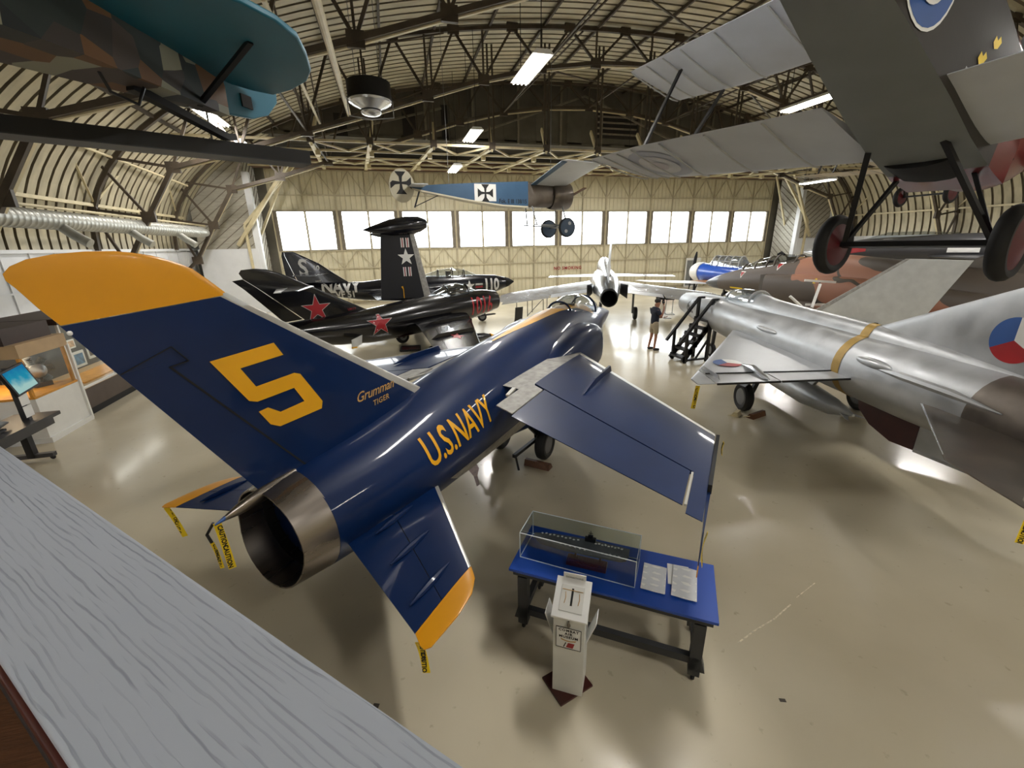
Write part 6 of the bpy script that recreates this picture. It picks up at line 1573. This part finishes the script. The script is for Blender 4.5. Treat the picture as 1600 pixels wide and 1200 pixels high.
# screen kiosk
k = thing('screen_kiosk', 'dark grey wheeled stand with a tilted blue screen, at the left edge', 'kiosk', (-7.1, 9.35, 0), rotz=R(0))
b = MB(); b.prism([(-.5, -1.3, .78), (.25, -1.3, .78), (.25, .95, .78), (-.5, .95, .78)], (0, 0, .07)); b.prism([(-.45, -1.2, .64), (.2, -1.2, .64), (.2, .8, .64), (-.45, .8, .64)], (0, 0, .14)); b.build('table_deck', 'radome', k, smooth=False)
for y in (-.9, .45):
    b = MB(); b.box((-.1, y, .36), (.12, .12, .56)); b.build('leg', 'blackmetal', k, smooth=False)
    b = MB(); b.box((-.1, y, .11), (.7, .1, .08)); fo_ = b.build('foot', 'radome', k, smooth=False)
    for x in (-.4, .2):
        b = MB(); b.wheel((x, y, .045), (0, 1, 0), .045, .03, 14); b.bar((x, y, .04), (x, y, .09), .03); b.build('caster', 'rubber', fo_)
b = MB(); b.bar((.0, .5, .85), (.0, .5, 1.9), .08, .12); b.build('upright', 'radome', k, smooth=False)
M_ = Matrix.Rotation(R(8), 3, 'X') @ Matrix.Rotation(R(-12), 3, 'Y')
b = MB(); b.box((.1, .52, 1.66), (.06, .56, .5), M_); b.build('screen_housing', 'blackmetal', k, smooth=False)
def screen_mat():
    m = bpy.data.materials.new('lit_screen_picture'); m.use_nodes = True; nt = m.node_tree; nt.nodes.clear(); L = nt.links.new
    tc = nt.nodes.new('ShaderNodeTexCoord'); n = nt.nodes.new('ShaderNodeTexNoise'); n.inputs['Scale'].default_value = 5; n.inputs['Detail'].default_value = 5; L(tc.outputs['Object'], n.inputs[0])
    sx = nt.nodes.new('ShaderNodeSeparateXYZ'); L(tc.outputs['Object'], sx.inputs[0])
    ad = nt.nodes.new('ShaderNodeMath'); ad.operation = 'MULTIPLY_ADD'; ad.inputs[1].default_value = -1.9; ad.inputs[2].default_value = 3.35; L(sx.outputs['Z'], ad.inputs[0])
    a2 = nt.nodes.new('ShaderNodeMath'); a2.operation = 'ADD'; L(ad.outputs[0], a2.inputs[0])
    m3 = nt.nodes.new('ShaderNodeMath'); m3.operation = 'MULTIPLY'; m3.inputs[1].default_value = .7; L(n.outputs['Fac'], m3.inputs[0]); L(m3.outputs[0], a2.inputs[1])
    r = nt.nodes.new('ShaderNodeValToRGB'); r.color_ramp.elements[0].position = .2; r.color_ramp.elements[0].color = rgb(30, 120, 170); r.color_ramp.elements[1].position = .8; r.color_ramp.elements[1].color = rgb(170, 210, 205)
    e_ = r.color_ramp.elements.new(.5); e_.color = rgb(40, 150, 180)
    L(a2.outputs[0], r.inputs[0]); e = nt.nodes.new('ShaderNodeEmission'); e.inputs['Strength'].default_value = .8; L(r.outputs[0], e.inputs[0])
    o = nt.nodes.new('ShaderNodeOutputMaterial'); L(e.outputs[0], o.inputs[0]); return m
b = MB(); b.box(V((.1, .52, 1.66)) + M_ @ V((.033, 0, 0)), (.004, .49, .43), M_); b.build('screen', screen_mat(), k, smooth=False)
for z0, z1 in ((.92, 1.14), (1.16, 1.38)):
    b = MB(); b.box((.075, .5, (z0 + z1) / 2), (.006, .2, z1 - z0)); b.build('information_sheet', 'paper', k, smooth=False)
rk = thing('missile_exhibit', 'grey finned exhibit with a red band lying on the dark kiosk deck', 'exhibit', (-7.15, 8.75, .86))
b = MB(); b.tube([(0, -.75, .13), (0, -.3, .15), (0, .4, .15), (0, .75, .09)], [.05, .12, .12, .02], 16); b.build('casing', 'grey_steel', rk)
b = MB(); b.tube([(0, -.2, .15), (0, .2, .15)], .124, 16); b.build('red_band', 'red', rk)
b = MB(); b.box((0, 0, .02), (.2, 1.1, .04)); b.build('cradle', 'radome', rk, smooth=False)
k = thing('back_case', 'tall wood-topped lit case behind the blue screen', 'display case', (-8.3, 9.9, 0))
b = MB(); b.box((-.7, 0, .45), (1.4, 1.4, .9)); b.build('base_cabinet', 'mink', k, smooth=False)
b = MB(); b.box((-1.35, 0, 1.4), (.08, 1.4, 1.0)); b.build('back_board', 'fabric_cream', k, smooth=False)
b = MB(); b.box((-.7, 0, 1.99), (1.44, 1.44, .22)); b.build('header', 'wood', k, smooth=False)
for y in (-.68, .68):
    b = MB(); b.box((-.03, y, 1.4), (.05, .05, 1.0)); b.build('corner_post', 'brown_board', k, smooth=False)
b = MB(); b.box((-.7, 0, 1.86), (.1, 1.2, .03)); b.build('strip_light', bpy.data.materials['case_light'], k, smooth=False)
wb = MB(); wb.box((0, 0, -.52), (.1, 5.2, 2.34))
for i in range(30): wb.box((.05, -2.5 + i * .17, -.52), (.03, .05, 2.3))
o = wb.build('ribbed_panel', 'lgrey', None, smooth=False); o.location = (XL + .5, 9.5, 1.7); tag(o, 'grey ribbed wall panel standing behind the left display cases', 'panel')

# ================================================================== small things about the floor
def info_stand(label, x, y, rot, h=1.15, name='information_stand', m='lgrey'):
    q = thing(name, label, 'stand', (x, y, 0), rotz=R(rot))
    b = MB(); b.tube([(-.22, -.25, .02), (.22, -.25, .02), (.22, .25, .02), (-.22, .25, .02), (-.22, -.25, .02)], .018, 6); b.build('foot_frame', 'grey_steel', q)
    b = MB(); b.bar((-.2, .2, .02), (-.16, .05, h), .03); b.bar((.2, .2, .02), (.16, .05, h), .03); b.build('upright', 'grey_steel', q, smooth=False)
    b = MB(); b.prism([(-.24, .10, h - .72), (.24, .10, h - .72), (.24, .02, h), (-.24, .02, h)], (0, .02, 0)); b.build('panel', m, q, smooth=False)
    return q
info_stand('grey information stand beyond the nose of the navy blue jet', 7.05, 14.0, -40)
info_stand('dark information stand by the nose of the black star jet', 6.1, 20.7, 20, .9, m='radome')
info_stand('black easel stand behind the standing person', 15.0, 20.8, -20, 1.5, m='blackmetal')
q = thing('barrier_frame', 'thin dark tube barrier frame on the floor beyond the blue jet', 'barrier', (8.2, 24.0, 0), rotz=R(22))
for x in (-1.2, 0, 1.2):
    b = MB(); b.bar((x, -.5, 0), (x, -.5, .95), .03); b.bar((x, .5, 0), (x, .5, .95), .03); b.build('post', 'blackmetal', q, smooth=False)
b = MB(); b.bar((-1.2, -.5, .95), (1.2, -.5, .95), .03); b.bar((-1.2, .5, .95), (1.2, .5, .95), .03); b.bar((-1.2, -.5, .95), (-1.2, .5, .95), .03); b.bar((1.2, -.5, .95), (1.2, .5, .95), .03); b.bar((-1.2, -.5, .05), (0, -.5, .9), .025); b.build('rail', 'blackmetal', q, smooth=False)
q = thing('drip_tray', 'dark drip tray on the floor under the black star jet', 'tray', (.45, 17.1, 0), rotz=R(-5))
b = MB(); b.box((0, 0, .02), (.75, .75, .03)); b.build('tray_bottom', 'mahog', q, smooth=False)
b = MB()
for x0, y0, x1, y1 in ((-.38, -.38, .38, -.38), (.38, -.38, .38, .38), (.38, .38, -.38, .38), (-.38, .38, -.38, -.38)): b.bar((x0, y0, .04), (x1, y1, .04), .05, .06)
b.build('rim', 'blackmetal', q, smooth=False)
q = thing('drip_tray', 'small red-lined drip tray under the belly of the navy blue jet', 'tray', (1.22, 7.28, 0), rotz=R(50))
b = MB(); b.box((0, 0, .015), (.40, .2, .02)); b.build('tray_bottom', 'cowlred', q, smooth=False)
b = MB()
for x0, y0, x1, y1 in ((-.2, -.1, .2, -.1), (.2, -.1, .2, .1), (.2, .1, -.2, .1), (-.2, .1, -.2, -.1)): b.bar((x0, y0, .03), (x1, y1, .03), .015, .05)
b.build('rim', 'white', q, smooth=False)
MT['spill'] = mat('dried_red_stain', (112, 80, 66), .55, 0, 0, .3, 12)
def stain(label, pts, m='spill', th=.002):
    b = MB(); b.prism([(x, y, 0) for x, y in pts], (0, 0, th)); o = b.build('floor_stain', m, None, smooth=False); tag(o, label, 'stain'); return o
stain('dried reddish spill running from the small red tray', [(1.05, 7.05), (1.18, 7.1), (1.2, 6.85), (1.12, 6.6), (1.1, 6.3), (1.04, 6.25), (1.05, 6.6), (1.0, 6.85)])
MT['crack'] = mat('pale_floor_crack', (214, 204, 180), .6, 0, 0, .4, 25)
def strip(label, pts, w, m='crack'):
    b = MB()
    for i in range(len(pts) - 1):
        a, c_ = V((*pts[i], .001)), V((*pts[i + 1], .001)); b.bar(a, c_, w, .002)
    o = b.build('floor_crack', m, None, smooth=False); tag(o, label, 'crack'); return o
MT['scuff'] = mat('dark_floor_scuff', (70, 64, 56), .6, 0, 0, .3, 25)
strip('long pale crack in the floor to the right of the blue table', [(3.03, 2.55), (3.3, 2.62), (3.62, 2.68), (3.95, 2.78)], .014)
strip('short pale crack in the floor beyond the end of the long crack', [(4.1, 2.84), (4.5, 2.95)], .008)
strip('dark scuff on the open floor below the steel jet pipe', [(-.62, 2.9), (-.55, 2.95), (-.5, 2.93)], .05, 'scuff')
strip('small dark mark on the floor right of the table legs', [(2.95, 1.98), (3.0, 1.96)], .03, 'scuff')
q = thing('tool_box', 'red tool box on the floor under the trainer wing', 'box', (20.1, 28.2, 0))
b = MB(); b.box((0, 0, .2), (.9, .5, .4)); b.build('body', 'red', q, bevel=.01)
b = MB(); b.tube([(-.2, 0, .4), (-.2, 0, .5), (.2, 0, .5), (.2, 0, .4)], .02, 6); b.build('handle', 'blackmetal', q)
q = thing('fire_extinguisher_cart', 'small dark cart on the floor by the red tool box', 'cart', (17.0, 24.6, 0))
b = MB(); b.box((0, 0, .55), (.5, .4, .5)); b.build('body', 'blackmetal', q, smooth=False)
for x in (-.2, .2): b = MB(); b.wheel((x, 0, .15), (1, 0, 0), .15, .06, 16); b.bar((x, 0, .15), (x, 0, .35), .04); b.build('wheel', 'rubber', q)

# white braces standing on the wing of the camouflaged jet
for i, (x0, y0, z0, x1, y1, z1, lab) in enumerate(((14.55, 12.3, 1.5, 14.2, 12.6, 1.9, 'white tube propped on the camouflaged wing, leaning left towards the intake'), (14.75, 12.1, 1.5, 15.3, 12.4, 2.3, 'white tube propped on the camouflaged wing, leaning right and crossing the other tube'))):
    b = MB(); b.tube([(x0, y0, z0), (x1, y1, z1)], .05, 10); o = b.build('support_strut', 'white', None); tag(o, lab, 'strut')
q = thing('trestle_stand', 'white topped trestle stand on the wing of the camouflaged jet', 'stand', (16.0, 13.0, 1.40), rotz=R(-25))
b = MB(); b.bar((-.55, 0, .98), (.55, 0, .90), .08); b.build('top_bar', 'white', q, smooth=False)
b = MB(); b.bar((0, 0, .05), (0, 0, .94), .04); b.build('post', 'blackmetal', q, smooth=False)
b = MB(); b.bar((-.35, 0, .04), (.35, 0, .04), .08); b.build('foot', 'white', q, smooth=False)
# ================================================================== standing visitor
def skin_body(name, joints, edges, radii, m, parent, sub=2, root=0):
    me = bpy.data.meshes.new('tmp_skin')
    me.from_pydata(joints, edges, [])
    o = bpy.data.objects.new('tmp_skin', me); COL.objects.link(o)
    sk = o.modifiers.new('s', 'SKIN'); sk.use_smooth_shade = True
    for i, r in enumerate(radii):
        d = me.skin_vertices[0].data[i]; d.radius = r if isinstance(r, tuple) else (r, r); d.use_root = (i == root)
    sb = o.modifiers.new('d', 'SUBSURF'); sb.levels = sub; sb.render_levels = sub
    dg = bpy.context.evaluated_depsgraph_get()
    m2 = bpy.data.meshes.new_from_object(o.evaluated_get(dg))
    bpy.data.objects.remove(o); bpy.data.meshes.remove(me)
    m2.name = name; m2.materials.clear(); m2.materials.append(MT[m]); m2.shade_smooth()
    ob = bpy.data.objects.new(name, m2); COL.objects.link(ob); ob.parent = parent
    return ob
MT['skin'] = mat('tanned_skin', (150, 104, 82), .55, 0, 0, .06, 10)
MT['navy_cloth'] = mat('navy_cotton', (22, 28, 44), .85, 0, 0, .1, 20)
MT['khaki'] = mat('khaki_cotton', (158, 146, 124), .85, 0, 0, .06, 20)
MT['hair'] = mat('dark_cap_cloth', (30, 28, 28), .8, 0, 0, .1, 20)
MT['shoe'] = mat('dark_shoe', (34, 34, 36), .6, 0, 0, .1, 20)
pr = thing('person', 'person in navy shirt and khaki shorts holding a camera to the face', 'person', (9.32, 13.75, 0), rotz=R(-8))
pr.scale = (1.05, 1.05, 1.05)
# local: facing +x, y left
J = [(0, 0, .98), (0, 0, 1.15), (.0, 0, 1.32), (-.01, 0, 1.46), (.02, 0, 1.55), (.05, 0, 1.66), (.06, 0, 1.76),
     (-.01, -.20, 1.44), (.10, -.27, 1.22), (.24, -.14, 1.50), (.25, -.09, 1.60),
     (-.01, .20, 1.44), (.02, .27, 1.17), (.24, .14, 1.14), (.32, .08, 1.15),
     (.0, -.10, .93), (.04, -.11, .52), (.0, -.12, .10), (.02, -.12, .05), (.17, -.13, .03),
     (-.01, .10, .93), (-.02, .11, .52), (-.10, .12, .10), (-.08, .12, .05), (.06, .13, .03)]
E_ = [(0, 1), (1, 2), (2, 3), (3, 4), (4, 5), (5, 6), (3, 7), (7, 8), (8, 9), (9, 10), (3, 11), (11, 12), (12, 13), (13, 14), (0, 15), (15, 16), (16, 17), (17, 18), (18, 19), (0, 20), (20, 21), (21, 22), (22, 23), (23, 24)]
RR = [(.12, .15), (.11, .14), (.12, .16), (.10, .13), .055, (.085, .075), (.085, .075), .06, .043, .032, .026, .06, .043, .032, .026, .085, .058, .04, .04, .03, .085, .058, .04, .04, .03]
body = skin_body('body', J, E_, RR, 'skin', pr)
skin_body('shirt', [(0, 0, .86), J[1], J[2], (-.01, 0, 1.45), (-.01, -.20, 1.44), (.06, -.26, 1.28), (-.01, .20, 1.44), (.01, .26, 1.25), (.005, 0, 1.56)], [(0, 1), (1, 2), (2, 3), (3, 4), (4, 5), (3, 6), (6, 7), (3, 8)], [(.15, .18), (.15, .18), (.15, .19), (.13, .16), .09, .075, .09, .075, (.075, .075)], 'navy_cloth', pr)
skin_body('shorts', [(0, 0, 1.14), (0, 0, .92), (.01, -.11, .82), (.035, -.115, .58), (-.01, .11, .82), (-.02, .115, .58)], [(0, 1), (1, 2), (2, 3), (1, 4), (4, 5)], [(.135, .165), (.13, .15), .105, .09, .105, .09], 'khaki', pr)
for s, x0, in ((-1, .02), (1, -.08)):
    skin_body('shoe', [(x0 - .06, s * .125, .05), (x0 + .06, s * .13, .045), (x0 + .18, s * .135, .035)], [(0, 1), (1, 2)], [.055, .052, .04], 'shoe', pr)
b = MB(); b.ball((.05, 0, 1.76), (.115, .095, .085), 8); b.build('hair', 'hair', pr)
b = MB(); b.ball((.155, 0, 1.675), (.022, .016, .026), 6); b.build('nose', 'skin', body)
for s in (-1, 1):
    b = MB(); b.ball((.06, s * .088, 1.68), (.022, .012, .032), 6); b.build('ear', 'skin', body)
    b = MB(); b.ball((.138, s * .034, 1.705), (.010, .012, .008), 6); b.build('eye', 'dark', body)
b = MB(); b.ball((.14, 0, 1.63), (.012, .026, .007), 6); b.build('mouth', 'maroon', body)
# hands
def hand(c, d, up, name='hand'):
    d = V(d).normalized(); up = V(up).normalized(); sd = d.cross(up).normalized()
    c = V(c); js = [c, c + d * .05]; ed = [(0, 1)]; rr = [(.026, .02), (.034, .018)]
    for i, (o, l) in enumerate(((-.027, .065), (-.009, .075), (.009, .07), (.026, .055))):
        a = len(js); js += [c + d * .085 + sd * o, c + d * (.085 + l * .55) + sd * o - up * .012, c + d * (.085 + l * .85) + sd * o - up * .035]; ed += [(1, a), (a, a + 1), (a + 1, a + 2)]; rr += [.010, .009, .008]
    a = len(js); js += [c + d * .03 - sd * .04, c + d * .07 - sd * .05 - up * .02]; ed += [(0, a), (a, a + 1)]; rr += [.012, .009]
    return skin_body(name, [tuple(j) for j in js], ed, rr, 'skin', body, 1)
hand((.255, -.07, 1.62), (.1, .5, .8), (-1, 0, 0)); hand((.34, .07, 1.155), (.8, -.3, .1), (0, 0, -1))
cm = thing('camera', 'small dark camera held up to the face of the person in shorts', 'camera', (9.32, 13.75, 0), rotz=R(-8)); cm.scale = (1.05, 1.05, 1.05)
b = MB(); b.box((.245, -.02, 1.70), (.03, .12, .07)); b.build('camera_body', 'blackmetal', cm, bevel=.004)
b = MB(); b.tube([(.26, -.02, 1.70), (.295, -.02, 1.70)], .022, 12); b.build('lens', 'dark', cm)
cm = thing('clipboard', 'dark clipboard held out in the free hand of the person in shorts', 'clipboard', (9.32, 13.75, 0), rotz=R(-8)); cm.scale = (1.05, 1.05, 1.05)
b = MB(); b.box((.46, .03, 1.125), (.24, .18, .012)); b.build('board', 'blackmetal', cm, smooth=False)
b = MB(); b.box((.47, .03, 1.133), (.2, .15, .004)); b.build('sheet', 'paper', cm, smooth=False)
# ------------------------------------------------------------------ daylight, portals and view
w = bpy.data.worlds.new('overcast_sky'); SC.world = w; w.use_nodes = True
bg = w.node_tree.nodes['Background']
bg.inputs['Color'].default_value = (.97, .98, 1.0, 1); bg.inputs['Strength'].default_value = 12.0
for y, rx in ((YB + .15, -90),):
    ld = bpy.data.lights.new('window_portal', 'AREA'); ld.shape = 'RECTANGLE'; ld.size = 41.5; ld.size_y = 2.6; ld.cycles.is_portal = True
    lo = bpy.data.objects.new('window_portal', ld); COL.objects.link(lo); lo.location = (13.4, y, 5.1); lo.rotation_euler = (R(rx), 0, 0)
SC.view_settings.view_transform = 'Standard'
SC.view_settings.look = 'None'
SC.view_settings.gamma = 1.0
SC.view_settings.use_curve_mapping = False
SC.view_settings.exposure = 0.0
SC.cycles.use_denoising = True
SC.cycles.max_bounces = 8
SC.cycles.diffuse_bounces = 4
SC.cycles.glossy_bounces = 4
SC.cycles.transparent_max_bounces = 12
SC.cycles.caustics_reflective = False
SC.cycles.caustics_refractive = False
